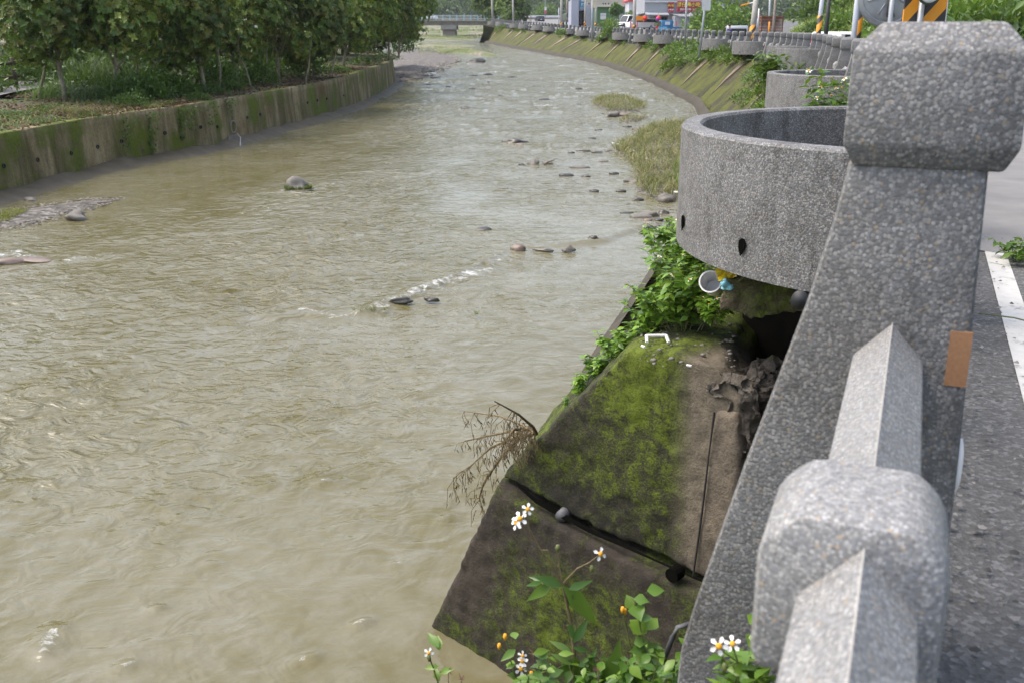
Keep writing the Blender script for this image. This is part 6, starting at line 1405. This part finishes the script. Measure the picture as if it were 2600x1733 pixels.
# small blue lorry
p = vloc(1697, 91, 125); t = tag(empty('flatbed_truck', p, R(98)), 'small blue flatbed truck in front of the grey shop', 'truck')
cab = MB().prism([(.55, -.74, .45), (2.0, -.74, .45), (2.0, -.74, 1.0), (1.65, -.74, 1.78), (.6, -.74, 1.78)], (0, 1.48, 0)); o = cab.build('cab', M['truck_blue'], t, True, .06); shade_auto(o.data)
MB().box((.545, 0, 1.42), (.02, .62, .38)).build('rear_window', M['offwhite'], o)
MB().add([(1.9, -.752, 1.02), (1.62, -.752, 1.65), (.8, -.752, 1.65), (.8, -.752, 1.02)], [(0, 1, 2, 3)]).build('side_window', M['glass'], o); MB().add([(1.9, .752, 1.02), (1.62, .752, 1.65), (.8, .752, 1.65), (.8, .752, 1.02)], [(0, 1, 2, 3)]).build('side_window', M['glass'], o)
m = MB(); m.box((-.75, 0, .62), (2.5, 1.55, .08)); m.box((-.75, -.76, .82), (2.5, .05, .36)); m.box((-.75, .76, .82), (2.5, .05, .36)); m.box((-1.98, 0, .82), (.05, 1.55, .36)); m.build('flatbed', M['truck_blue'], t)
for x in (-1.2, 1.45):
    for s_ in (-1, 1): wheel(t, x, s_ * .66, .28)
MB().box((-.5, .4, .8), (.9, .5, .3)).build('cargo', M['orange_rust'], t, bevel=.05)
# dark green canvas lorry
p = vloc(1444, 64, 230); t = tag(empty('canvas_truck', p, R(97)), 'dark green covered truck seen from behind beside the building', 'truck')
MB().box((-.3, 0, .85), (5.4, 2.1, .4)).build('chassis', M['black'], t); o = MB().prism([(-3.0, -1.05, 1.0), (-3.0, 1.05, 1.0), (-3.0, 1.05, 2.2), (-3.0, .8, 2.5), (-3.0, -.8, 2.5), (-3.0, -1.05, 2.2)], (4.2, 0, 0)).build('canvas_cover', M['olive'], t)
for k in range(3): MB().box((-3.01, -.55 + .5 * k, 2.05), (.02, .22, .16)).build('tarp_window', M['offwhite'], o)
MB().box((-3.03, 0, 1.28), (.04, 2.0, .5)).build('tailgate', M['pole_brown'], t)
MB().box((2.1, 0, 1.5), (1.5, 2.0, 1.5)).build('cab', M['olive'], t, bevel=.15)
for x in (-1.9, 2.0):
    for s_ in (-1, 1): wheel(t, x, s_ * .9, .48, .3)
# scooter
p = vloc(1573, 74.5, 150); t = tag(empty('parked_scooter', p, R(150)), 'dark scooter with bright mirrors parked left of the white van', 'scooter')
for x in (-.62, .62): wheel(t, x, 0, .25, .12)
MB().prism([(-.75, -.16, .45), (-.1, -.16, .35), (.45, -.16, .38), (.62, -.16, .85), (.5, -.16, .95), (.25, -.16, .5), (-.05, -.16, .6), (-.8, -.16, .75)], (0, .32, 0)).build('body', M['black'], t, True, .05)
MB().box((-.4, 0, .8), (.7, .3, .1)).build('seat', M['rubber'], t, bevel=.03); hb_ = MB().tube([(.5, -.32, 1.05), (.52, 0, 1.0), (.5, .32, 1.05)], .025, 6).build('handlebar', M['steel'], t)
for s_ in (-1, 1): MB().box((.5, s_ * .36, 1.3), (.04, .2, .14)).build('mirror', M['white'], hb_, bevel=.02)
# ------------------------------------------------------------------ poles
def pole(name, label, cat, px0, px1, ybase, y_, r_, m, ptop=-60, striped=None, smooth=True, base=None, group=None):
    """a pole whose foot and top lie on these sight lines at distance y_"""
    a = at_y(px1, ybase, y_); b2 = at_y(px0, ptop, y_); b2.y = a.y
    t = tag(empty(name, a), label, cat, group); MB().tube([(0, 0, 0), b2 - a], [r_, r_ * .85], 14).build('shaft', m, t, True)
    if striped:
        c0 = at_y(px1, striped[0], y_) - a; c1 = at_y(px1, striped[1], y_) - a; d = (b2 - a)
        q0 = d * (c0.z / d.z); q1 = d * (c1.z / d.z); MB().tube([q0, q1], [r_ * 1.05, r_ * 1.04], 16).build('hazard_band', M['stripes'], t, True)
    return t, a, b2
def gbase(px, y_): q = at_y(px, 90, y_); d = (O - Vector((0, 0, 0))); return 866.5 - F * ((y_ * sp + (gz(q.x, y_) - CAMZ) * cp) / (y_ * cp - (gz(q.x, y_) - CAMZ) * sp))
pole('utility_pole', 'concrete utility pole with orange and black stripes right of the silver car', 'pole', 1924, 1904, gbase(1904, 52), 52, .15, M['pole_conc'], -40, (64, gbase(1904, 52) - 1))
pole('steel_pole', 'grey steel pole with orange and black stripes before the grassy hill', 'pole', 2092, 2069, gbase(2069, 36), 36, .085, M['steel_blue'], -40, (40, gbase(2069, 36) - 2))
pole('peeling_pole', 'black pole with peeling rust and paint right of the grey striped pole', 'pole', 2108, 2090, gbase(2090, 34), 34, .075, M['black'], -40)
t, a, b2 = pole('thin_pole', 'thin dark wrapped pole in front of the orange rusty racks', 'pole', 1972, 1958, gbase(1958, 44), 44, .06, M['pole_brown'], -40)
pole('steel_pole', 'slim grey pole behind the rusty racks', 'pole', 1957, 1951, gbase(1951, 74), 74, .09, M['steel'], -40)
t, a, b2 = pole('sign_pole', 'grey sign pole standing at the sixth planter ring', 'sign', 1797, 1775, gbase(1775, 47) + 3, 47, .055, M['steel_blue'], -40)
c0 = at_y(1793, 8, 46.9) - a; MB().box(c0 + Vector((0, -.08, .1)), (.38, .02, .85)).build('sign_board', M['offwhite'], t)
pole('utility_pole', 'thick concrete utility pole in front of the white van', 'pole', 1613, 1609, gbase(1609, 100), 100, .17, M['pole_conc'], -40, (64, 72))
t, a, b2 = pole('steel_pole', 'grey steel pole under a beige cabinet, left of the green building', 'pole', 1505, 1504, gbase(1504, 88) + 2, 88, .11, M['steel_blue'], -40)
c0 = at_y(1510, 3, 88) - a; MB().box(c0, (.42, .3, 1.1)).build('cabinet', M['cream'], t)
pole('utility_pole', 'slim concrete pole right of the beige cabinet', 'pole', 1515, 1512, gbase(1512, 120), 120, .13, M['pole_conc'], -40, (59, 66))
pole('utility_pole', 'concrete pole right of the blue sign', 'pole', 1488, 1485, gbase(1485, 140), 140, .15, M['pole_conc'], -40, (56, 68))
pole('utility_pole', 'concrete pole left of the green covered truck', 'pole', 1426, 1425, gbase(1425, 145), 145, .17, M['pole_conc'], -40, (57, 66))
pole('utility_pole', 'brownish pole behind the green covered truck', 'pole', 1443, 1440, 50, 240, .4, M['pole_brown'], -40)
pole('street_pole', 'thin grey pole in front of the maroon sign', 'pole', 1745, 1739, gbase(1739, 58), 58, .06, M['steel'], -40)
pole('utility_pole', 'grey pole left of the round tree at the end of the wall', 'pole', 1248, 1251, gbase(1251, 168), 168, .18, M['pole_conc'], -40)
pole('utility_pole', 'pale pole in front of the round tree at the end of the wall', 'pole', 1301, 1304, gbase(1304, 150), 150, .15, M['pole_conc'], -40)
pole('street_pole', 'thin dark pole right of the round tree', 'pole', 1348, 1348, gbase(1348, 142), 142, .06, M['rust'], 38)
t, a, b2 = pole('sign_pole', 'slim pole carrying a small white and red sign over the pavement', 'sign', 1384, 1384, 46, 300, .1, M['steel'], -40)
c0 = at_y(1385, 26, 299.6) - a; MB().box(c0 + Vector((0, -.2, .4)), (.62, .05, .9)).build('sign_board', M['offwhite'], t); MB().box(c0 + Vector((0, -.2, -.55)), (.62, .05, .7)).build('lower_board', M['pink'], t)
pole('street_pole', 'thin grey pole left of the concrete pole by the truck', 'pole', 1419, 1419, gbase(1419, 135), 135, .07, M['steel'], 20)
# ------------------------------------------------------------------ buildings
def facade(px0, py0, px1, py1, y_): return at_y(px0, py1, y_), at_y(px1, py0, y_)
def bbox(px0, py0, px1, py1, y_, depth, parent, name, m, p0, bevel=0.0, zfoot=None):
    a, b2 = facade(px0, py0, px1, py1, y_); z0 = a.z if zfoot is None else zfoot
    return MB().box(Vector(((a.x + b2.x) / 2, y_ + depth / 2, (z0 + b2.z) / 2)) - p0, (b2.x - a.x, depth, b2.z - z0)).build(name, m, parent, bevel=bevel)
def text_mesh(txt, size, m, parent, loc, name='lettering', squeeze=1.0):
    cu = bpy.data.curves.new(name, 'FONT'); cu.body = txt; cu.size = size; cu.align_x = 'CENTER'; cu.align_y = 'CENTER'; cu.extrude = .01; cu.resolution_u = 3; cu.offset = size * .012
    o = bpy.data.objects.new(name, cu); COL.objects.link(o); dg = bpy.context.evaluated_depsgraph_get(); dg.update()
    me = bpy.data.meshes.new_from_object(o.evaluated_get(dg)); bpy.data.objects.remove(o); me.name = name; me.materials.clear()
    if len(me.polygons) == 0: return None
    q = link(name, me, m, parent, loc); q.rotation_euler = (math.pi / 2, 0, 0); q.scale = (squeeze, 1, 1); return q
# grey eatery
y_ = 150; p0 = at_y(1740, 80, y_); p0.z = 1.15; shop = tag(empty('grey_shop', p0), 'grey corrugated eatery with maroon signs and red lanterns', 'building')
bbox(1636, -45, 1800, 34, y_, 12, shop, 'upper_wall', M['grey_paint'], p0)
bbox(1636, 4, 1790, 6.5, y_ - .25, .3, shop, 'eaves', M['offwhite'], p0)
for a_, b_ in ((1644, 1656), (1695, 1712)): bbox(a_, 33, b_, 80, y_ + .05, .5, shop, 'pillar', M['grey_paint'], p0, 0, 1.0)
bbox(1636, 33, 1800, 80, y_ + 5, 6, shop, 'lower_wall', M['pale_grey'], p0, 0, 1.0)
bbox(1658, 41, 1676, 80, y_ + 4.9, .05, shop, 'shutter', M['grey_paint'], p0, 0, 1.0); bbox(1678, 44, 1694, 80, y_ + 4.85, .05, shop, 'doorway', M['dark'], p0, 0, 1.0)
a, b2 = at_y(1640, 37.5, y_ - 1.6) - p0, at_y(1695, 32, y_) - p0
MB().add([(a.x, a.y, a.z), (b2.x, a.y, a.z), (b2.x, b2.y, b2.z), (a.x, b2.y, b2.z), (a.x, a.y, a.z - .12), (b2.x, a.y, a.z - .12)], [(0, 1, 2, 3), (0, 4, 5, 1)]).build('awning', M['grey_paint'], shop)
bbox(1712, 40, 1808, 80, y_ - 3, 8, shop, 'side_wing', M['grey_paint'], p0, 0, .9)
a, b2 = at_y(1710, 41, y_ - 4) - p0, at_y(1812, 35, y_) - p0
MB().add([(a.x + .8, a.y, a.z), (b2.x, a.y, a.z), (b2.x, b2.y, b2.z), (a.x, b2.y, b2.z), (a.x + .8, a.y, a.z - .15), (b2.x, a.y, a.z - .15)], [(0, 1, 2, 3), (0, 4, 5, 1)]).build('wing_roof', M['steel'], shop)
bbox(1732, 42, 1808, 80, y_ - 3.05, .05, shop, 'shutter_panel', M['blue_grey'], p0, 0, .9)
s1 = bbox(1718.5, 3.5, 1780, 30.5, y_ - .35, .2, shop, 'shop_sign', M['pink'], p0); s2 = bbox(1720.2, 5.2, 1778.3, 28.6, y_ - .38, .05, s1, 'sign_panel', M['sign_red'], p0)
ctr = at_y(1749, 13, y_ - .42) - p0; text_mesh('漆仔邊小吃', .66, M['yellow'], s1, ctr, 'lettering', 1.02)
ctr = at_y(1749, 24.7, y_ - .42) - p0; text_mesh('快炒 · 合菜 · 便當', .30, M['white'], s1, ctr, 'lettering', 1.1)
s3 = bbox(1695.5, 6, 1711.5, 31, y_ - .3, .15, shop, 'small_sign', M['sign_red'], p0); bbox(1695.5, 29.3, 1711.5, 31.5, y_ - .33, .05, s3, 'sign_trim', M['pink'], p0)
text_mesh('邊小吃', .36, M['yellow'], s3, at_y(1703.5, 15, y_ - .36) - p0, 'lettering', .85); text_mesh('小吃部', .26, M['white'], s3, at_y(1703.5, 25.5, y_ - .36) - p0, 'lettering', 1.05)
for k, px in enumerate((1751.5, 1757.5)): bbox(px, 33.5, px + (4.5 if k == 0 else 3), 37.8, y_ - 3.6, .3, shop, 'roof_tank', M['white'], p0, .04)
for k, px in enumerate((1638, 1672)):
    c0 = at_y(px, 46.5, y_ - 2.0); t = tag(empty('red_lantern', c0), ('left' if k == 0 else 'right') + ' one of the two round red lanterns hanging at the shop', 'lantern', 'red lanterns at the shop')
    MB().lathe([(.10, -.30), (.26, -.22), (.34, 0), (.26, .22), (.10, .30)], 16).build('shade', M['lantern'], t, True); MB().lathe([(.09, .30), (.09, .36)], 10).build('top_ring', M['yellow'], t); MB().tube([(0, 0, -.3), (0, 0, -.62)], [.05, .02], 6).build('tassel', M['red'], t); MB().tube([(0, 0, .36), (0, .3, .8)], .012, 5).build('hanging_cord', M['black'], t)
c0 = at_y(1625, 47, y_ - 1.2); MB().box(c0, (1.5, .04, .62)).thing('banner', M['orange'], 'orange and yellow banner left of the left lantern', 'banner')
for k, (px, w_) in enumerate(((1600, .12), (1616.5, .10), (1714.5, .10))):
    a = at_y(px, 77, y_ - 4.5); b2 = at_y(px + (2 if k == 2 else 0), 54, y_ - 4.5); d = b2 - a
    t = tag(empty('flag', a), ['pink vertical flag before the white van', 'pink vertical flag right of the concrete pole', 'tall thin red flag behind the blue truck'][k], 'flag', 'advertising flags on poles'); MB().tube([(0, 0, 0), d * 1.02], .02, 5).build('flag_pole', M['steel'], t); MB().box(d * .55 + Vector((w_ * .6, 0, 0)), (w_ * 1.6, .015, d.length * .85)).build('flag_cloth', M['pink'], t)
c0 = at_y(1698, 56, y_ - 3.5); MB().box(c0, (.26, .04, .55)).thing('neon_board', M['orange'], 'small orange board above the blue truck cab', 'sign', bevel=.01)
p = at_y(1668, 82, y_ - 8); t = tag(empty('potted_plant', p), 'potted plant with magenta flowers in a red pot by the shop', 'potted plant'); MB().lathe([(.16, 0), (.22, .75), (.2, .8)], 12).build('pot', M['red'], t, True)
o = link('foliage', rb[0], None, t, (0, 0, .8)); o.scale = (.55, .55, .8); MB().lathe([(.05, 1.5), (.24, 1.65), (.2, 1.85), (.05, 1.95)], 10).build('blossom', plain('magenta', (.45, .04, .38), .6), t, True)
# green building and cream wall behind
y_ = 185; p0 = at_y(1545, 70, y_); gb = tag(empty('green_building', p0), 'green clad low building with cream roof edge and grey shutter', 'building')
bbox(1514, 17, 1592, 74, y_, 10, gb, 'wall', M['green_wall'], p0, 0, gz(p0.x, y_) - .4); bbox(1513, 12.5, 1588, 17.5, y_ - .8, 12, gb, 'roof_edge', M['cream'], p0); w_ = bbox(1524, 34, 1539, 50, y_ - .06, .1, gb, 'shutter_window', M['offwhite'], p0); bbox(1524, 39, 1539, 40, y_ - .12, .05, w_, 'shutter_bar', M['steel'], p0)
y_ = 205; p0 = at_y(1545, 60, y_); cb = tag(empty('cream_building', p0), 'cream building with small dark windows rising behind the green building', 'building'); bbox(1487, -50, 1590, 62, y_, 12, cb, 'wall', M['cream'], p0, 0, 2)
for px in (1530, 1536, 1544, 1494): w_ = bbox(px, 8, px + 3, 12, y_ - .06, .08, cb, 'window', M['glass'], p0); bbox(px - .4, 12, px + 3.4, 12.7, y_ - .15, .1, w_, 'sill', M['offwhite'], p0)
# blue grey building with the blue sign
y_ = 195; p0 = at_y(1470, 68, y_); bb = tag(empty('blue_grey_building', p0), 'blue grey clad building with a tall blue sign and an open bay', 'building')
zf = gz(p0.x, y_) - .6
bbox(1450, 0, 1470, 68, y_, 10, bb, 'wall', M['blue_grey'], p0, 0, zf); bbox(1486, 14, 1504, 70, y_, 10, bb, 'wall', M['blue_grey'], p0, 0, zf); bbox(1470, -50, 1487, 27, y_ + .5, 8, bb, 'upper_wall', M['blue_grey'], p0); bbox(1470, 27, 1487, 70, y_ + 5, 1, bb, 'bay_back', M['dark'], p0, 0, zf)
bbox(1479, 31, 1485, 52, y_ + 4.8, .1, bb, 'doorway', plain('mustard', (.28, .30, .03), .7), p0); bbox(1472, 30, 1478, 62, y_ + 4.7, .1, bb, 'roller_door', M['blue_grey'], p0)
s1 = bbox(1473, -30, 1486, 22, y_ - .3, .15, bb, 'shop_sign', M['blue_sign'], p0)
text_mesh('國', .62, M['white'], s1, at_y(1479.6, 1.5, y_ - .36) - p0); text_mesh('技', .62, M['white'], s1, at_y(1479.6, 12.5, y_ - .36) - p0); bbox(1473.5, 19.8, 1485.5, 21.2, y_ - .34, .05, s1, 'sign_stripe', M['rail_blue'], p0)
# house with a red roof edge between
y_ = 178; p0 = at_y(1617, 60, y_); hr = tag(empty('white_house', p0), 'white house with red roof edge and grey lean-to between the two shops', 'building')
bbox(1596, -20, 1640, 60, y_, 8, hr, 'wall', M['pale_grey'], p0, 0, 1.6); bbox(1594, 0, 1642, 4, y_ - .5, 9, hr, 'roof_edge', M['red'], p0); bbox(1612, 28, 1640, 62, y_ - .1, .2, hr, 'dark_opening', M['dark'], p0, 0, 1.6)
a, b2 = at_y(1582, 29, y_ - 4) - p0, at_y(1640, 22, y_) - p0; MB().add([(a.x, a.y, a.z), (b2.x, a.y, a.z + .5), (b2.x, b2.y, b2.z), (a.x, b2.y, b2.z - .5)], [(0, 1, 2, 3)]).build('lean_to_roof', M['steel'], hr)
bbox(1572, 28, 1583, 60, y_ - 2, .2, hr, 'tin_sheet', M['steel'], p0)
# low blue shed on the hillside
y_ = 112; p0 = at_y(1850, 25, y_); sh = tag(empty('hillside_shed', p0), 'small pale blue shed with a mossy roof half hidden on the hillside', 'shed'); bbox(1836, 8, 1868, 30, y_, 5, sh, 'wall', M['steel_blue'], p0)
a, b2 = at_y(1832, 4, y_ - .5) - p0, at_y(1872, 9, y_ - .5) - p0; MB().prism([a, b2, b2 - Vector((0, 0, .12)), a - Vector((0, 0, .12))], (0, 6, 0)).build('roof', M['olive'], sh)
a, b2 = at_y(1881, 15, 70), at_y(1913, 7, 70); t = tag(empty('boom_arm', a), 'thin orange and white arm sticking out above the hillside grass', 'boom'); d = b2 - a; MB().tube([(0, 0, 0), d * .68], .05, 8).build('orange_tube', M['orange'], t); MB().tube([d * .68, d], .045, 8).build('white_tube', M['white'], t)
# white wall at the end of the pavement
a, b2 = at_y(1330, 47, 330), at_y(1425, 39.5, 330); m = MB(); m.box(((a.x + b2.x) / 2, 330.5, (a.z + b2.z) / 2), (b2.x - a.x, .8, b2.z - a.z)); t = m.thing('white_wall', M['offwhite'], 'long low white wall across the end of the pavement', 'wall')
MB().box((0, -.45, .1), (b2.x - a.x, .1, .4)).build('dark_base', M['pole_brown'], t)
# rusty racks
y_ = 58; p0 = at_y(1958, 98, y_); rk = tag(empty('rusty_racks', p0), 'stack of rusty and orange steel racks against the hillside', 'racks')
a, b2 = at_y(1930, 96, y_) - p0, at_y(1990, 41, y_) - p0; n = 26
for k in range(n):
    z = a.z + (b2.z - a.z) * (k + .5) / n; hh = (b2.z - a.z) / n * .62; MB().box(((a.x + b2.x) / 2, .6 + rnd.uniform(-.03, .03), z), (b2.x - a.x + rnd.uniform(-.06, .06), 1.2, hh)).build('rack_frame', M['orange_rust'] if k in (25, 22, 18, 10, 12, 5) else (M['pole_brown'] if k % 4 == 1 else M['rust']), rk)
for dx in (.02, .35, .65, .98):
    MB().box((a.x + (b2.x - a.x) * dx, .0, (a.z + b2.z) / 2), (.05, .05, b2.z - a.z)).build('upright', M['rust'], rk)
y_ = 59; a, b2 = at_y(1907, 70, y_), at_y(1931, 32, y_); MB().box(((a.x + b2.x) / 2, y_, (a.z + b2.z) / 2), (b2.x - a.x, .08, b2.z - a.z)).thing('brown_board', M['pole_brown'], 'plain brown board standing behind the striped utility pole', 'board')
a = at_y(1951, 97, 50); MB().tube([a, a + Vector((0, 0, .75))], .04, 8).thing('yellow_post', M['orange'], 'thin yellow post in front of the rusty racks', 'post', smooth=True)
for k, px in enumerate((1922, 1919)):
    a = at_y(px + 2, 85, 51.5); b2 = at_y(px + 5, 22 + 25 * k, 51.5); MB().tube([a, b2], [.035, .03], 8).thing('cable_tube', M['white'] if k == 0 else M['steel_blue'], ['white', 'pale blue'][k] + ' cable tube fixed beside the striped utility pole', 'pipe', smooth=True)
# traffic cone
p = at_y(1461.5, 64.5, 205); t = tag(empty('traffic_cone', p), 'red traffic cone in front of the blue grey building', 'cone'); MB().box((0, 0, .03), (.5, .5, .06)).build('base', M['red'], t); MB().lathe([(.2, .06), (.05, .95), (.03, .98)], 14).build('cone', M['red'], t, True); MB().lathe([(.148, .36), (.115, .56)], 14).build('band', M['white'], t, True)
# convex mirror back, striped board and lamp by the nearest post
y_ = 17.0; c0 = at_y(2258, -14, y_); foot = Vector((c0.x, y_, gz(c0.x, y_))); t = tag(empty('road_mirror', foot), 'big round grey back of a road mirror behind the nearest post cap', 'mirror')
back = MB().lathe([(.02, -.06), (.30, -.055), (.41, -.03), (.425, -.02), (.44, -.03), (.50, -.0), (.515, .03), (.49, .05), (.02, .05)], 40, axis='y').build('mirror_back', M['steel'], t, True, loc=(0, .0, c0.z - foot.z)); shade_auto(back.data)
for k in range(8):
    a = k * math.pi / 4 + .3; MB().tube([(math.cos(a) * .16, -.068, math.sin(a) * .16), (math.cos(a) * .36, -.05, math.sin(a) * .36)], .014, 6).build('rib', M['steel'], back, True)
MB().tube([(0, -.10, -.35), (0, -.10, .3)], .045, 12).build('clamp_tube', M['plastic_grey'], back, True); MB().tube([(-.05, -.14, -.3), (.02, -.15, -.1), (.05, -.14, .1), (.22, -.1, .3)], .008, 6).build('cable', M['black'], back)
MB().tube([(0, -.16, 0), (0, -.16, c0.z - foot.z + .4)], .04, 12).build('post', M['steel'], t, True)
MB().tube([(-.50, .06, 0), (-.48, .06, c0.z - foot.z + .4)], [.045, .045], 10).build('side_post', M['steel_blue'], t, True)
a = at_y(2170, 105, 18.2); b2 = at_y(2186, 20, 18.2); MB().tube([Vector((a.x, 18.2, gz(a.x, 18.2))), b2 + Vector((.05, 0, .9))], [.05, .05], 14).thing('striped_post', M['stripes'], 'orange and black striped post at the left edge of the road mirror', 'post', smooth=True)
y_ = 15.2; a, b2 = at_y(2287, 95, y_), at_y(2408, -30, y_); bx = Vector(((a.x + b2.x) / 2, y_, gz(a.x, y_))); t = tag(empty('warning_board', bx), 'orange and black striped board with a grey pole right of the road mirror', 'warning board')
MB().box((0, 0, (a.z + b2.z) / 2 - bx.z), (b2.x - a.x, .04, b2.z - a.z)).build('striped_board', M['stripes'], t); o = MB().box(((b2.x - a.x) / 2 + .006, 0, (a.z + b2.z) / 2 - bx.z), (.012, .06, b2.z - a.z)).build('worn_edge', M['offwhite'], t)
px = at_y(2330, 40, y_).x - bx.x; MB().tube([(px, -.07, 0), (px + .02, -.07, 1.9)], .042, 14).build('pole', M['steel'], t, True)
q = at_y(2360, -17, y_ - .25); t2 = tag(empty('round_lamp', q), 'round pale disc with a dark rim above the striped board', 'lamp'); MB().lathe([(.0, -.02), (.155, -.02), (.165, 0), (.155, .05), (.05, .09)], 28, axis='y').build('rim', M['olive'], t2, True); MB().lathe([(.0, -.035), (.12, -.03), (.14, -.018)], 28, axis='y').build('face', M['offwhite'], t2, True); MB().tube([(0, .07, 0), (0, .2, -.05)], .02, 8).build('bracket', M['steel'], t2)
a, b2 = at_y(2134, 106, 30), at_y(2176, 87, 30); t = tag(MB().box(((a.x + b2.x) / 2, 30, (a.z + b2.z) / 2), (b2.x - a.x, .1, b2.z - a.z)).thing('road_barrier', M['offwhite'], 'pale panel with a black bracket mark between the posts and mirror', 'barrier'), None)
m = MB(); w_, h_ = b2.x - a.x, b2.z - a.z; m.box((-w_ * .22, -.06, h_ * .45), (.05, .02, h_ * .7)); m.box((-w_ * .12, -.06, h_ * .8), (.14, .02, .05)); m.build('black_mark', M['black'], t); MB().box((w_ * .35, -.06, h_ * .3), (.16, .02, h_ * .4)).build('orange_mark', M['stripes'], t)
# person walking behind the parapet
def person(label, p, rz):
    t = tag(empty('person', p, rz), label, 'person')
    def skin(name, vs, es, rs, m, parent):
        me = bpy.data.meshes.new(name); me.from_pydata(vs, es, []); o = link(name, me, m, parent); md = o.modifiers.new('skin', 'SKIN'); o.modifiers.new('sub', 'SUBSURF').levels = 1
        for v, r_ in zip(me.skin_vertices[0].data, rs): v.radius = (r_, r_)
        me.skin_vertices[0].data[0].use_root = True
        dg = bpy.context.evaluated_depsgraph_get(); dg.update(); m2 = bpy.data.meshes.new_from_object(o.evaluated_get(dg)); o.modifiers.clear(); m2.name = name; m2.materials.clear(); m2.materials.append(m); o.data = m2; bpy.data.meshes.remove(me); return o
    V_ = [(0, 0, .95), (0, 0, 1.15), (0, 0, 1.38), (0, 0, 1.50), (.02, 0, 1.60), (.01, 0, 1.70), (.0, .19, 1.40), (.06, .24, 1.15), (.22, .22, 1.02), (.0, -.19, 1.40), (-.05, -.24, 1.14), (.1, -.24, .95), (.02, .10, .88), (.08, .10, .48), (.02, .10, .06), (.16, .10, .03), (-.02, -.10, .88), (.02, -.10, .48), (-.08, -.10, .06), (.06, -.10, .03)]
    E_ = [(0, 1), (1, 2), (2, 3), (3, 4), (4, 5), (2, 6), (6, 7), (7, 8), (2, 9), (9, 10), (10, 11), (0, 12), (12, 13), (13, 14), (14, 15), (0, 16), (16, 17), (17, 18), (18, 19)]
    R_ = [.13, .12, .14, .055, .085, .095, .055, .042, .034, .055, .042, .034, .085, .06, .042, .04, .085, .06, .042, .04]
    b = skin('body', V_, E_, R_, M['skin'], t)
    skin('shirt', [(0, 0, .98), (0, 0, 1.16), (0, 0, 1.38), (0, .19, 1.40), (.05, .23, 1.2), (0, -.19, 1.40), (-.04, -.23, 1.2)], [(0, 1), (1, 2), (2, 3), (3, 4), (2, 5), (5, 6)], [.15, .14, .155, .075, .062, .075, .062], M['shirt_blue'], b)
    skin('trousers', [(0, 0, .95), (.02, .10, .86), (.08, .10, .48), (.02, .10, .12), (-.02, -.10, .86), (.02, -.10, .48), (-.08, -.10, .12)], [(0, 1), (1, 2), (2, 3), (0, 4), (4, 5), (5, 6)], [.15, .105, .08, .062, .105, .08, .062], M['navy'], b)
    MB().lathe([(.105, 1.66), (.108, 1.72), (.09, 1.79), (.03, 1.82)], 14, c=(-.005, 0, 0)).build('hair', M['hair'], b, True)
    return t
q = at_y(1853, 60, 76.5); pe = person('person in a blue shirt and dark trousers standing by the silver car', (q.x, 76.5, gz(q.x, 76.5)), R(-60)); pe.scale = (.9, .9, .9)
# round trees at the end of the wall, papaya tree and bushes along the road
v, f, c = whorl_crown(80, 3.1, 3.0, 3.4, 1500, .34, [(0.12, 0.19, 0.03), (0.15, 0.22, 0.035), (0.08, 0.13, 0.025)], -.9, 8); rt = mesh_np('crown', v, f, c); rt.materials.append(M['leaf'])
for k, (px, base, y_, s_, cz, lab) in enumerate([(1304, 58, 172, 1.0, 2.7, 'round bright green tree at the far end of the parapet'), (1258, 50, 178, .95, 3.4, 'darker tree left of the round one at the bridge approach'), (1225, 45, 186, .9, 4.2, 'partly hidden tree at the left of the pair by the bridge'), (1284, 58, 167, .38, .6, 'small bush spilling over the far end of the wall')]):
    p = at_y(px, base, y_); t = tag(empty('round_tree', p), lab, 'tree'); trunk_mb(cz + .3, .14 * max(.5, s_), (0, 0), 300 + k, 5, 2 * s_, cz).build('trunk', M['bark'], t, True); o = link('crown', rt, None, t, (0, 0, cz)); o.scale = (s_, s_, s_); o.rotation_euler = (0, 0, k)
p = at_y(1566, 76, 140); t = tag(empty('papaya_tree', p), 'small papaya like tree with drooping leaves before the green building', 'tree'); MB().tube([(0, 0, 0), (-.1, 0, 1.2), (-.25, 0, 2.4)], [.10, .08, .06], 8).build('trunk', M['palebark'], t, True)
v, f, c = whorl_crown(90, .8, .8, .75, 140, .42, [(0.06, 0.13, 0.03), (0.11, 0.2, 0.04)], -.9, 7); link('crown', mesh_np('crown', v, f, c), M['leaf'], t, (-.3, 0, 2.6))
for k, (px, base, y_, s_, lab) in enumerate([(1545, 72, 170, 1.3, 'orange green bush in front of the green building'), (1530, 74, 165, .9, 'low bush left of the papaya tree'), (1550, 96, 92, .75, 'bright green bush growing through the parapet posts'), (1604, 50, 168, 1.1, 'yellow green bush behind the white van'), (1424, 88, 106, .5, 'small bush on the wall top below the concrete pole'), (1385, 44, 340, 3.2, 'bright green shrub behind the white wall'), (1588, 58, 172, .8, 'bush beside the tin sheet')]):
    p = at_y(px, base, y_); o = link('roadside_bush', hb_b[0] if k != 1 else hb_b[1], None, None, p); o.scale = (s_, s_, s_ * (1.5 if k == 2 else 1)); tag(o, lab, 'bush')
# air: thin haze over the whole valley
if HAZE > 0:
    m, nt, b = mat('haze'); nt.nodes.remove(b); pv = nd(nt, 'ShaderNodeVolumePrincipled', inp={'Density': HAZE, 'Anisotropy': 0.0}); pv.inputs['Color'].default_value = (.86, .92, 1, 1)
    nt.links.new(pv.outputs[0], nt.nodes['Material Output'].inputs['Volume'])
    MB().box((0, 680, 100), (2900, 1700, 216)).build('haze', m)['kind'] = 'stuff'
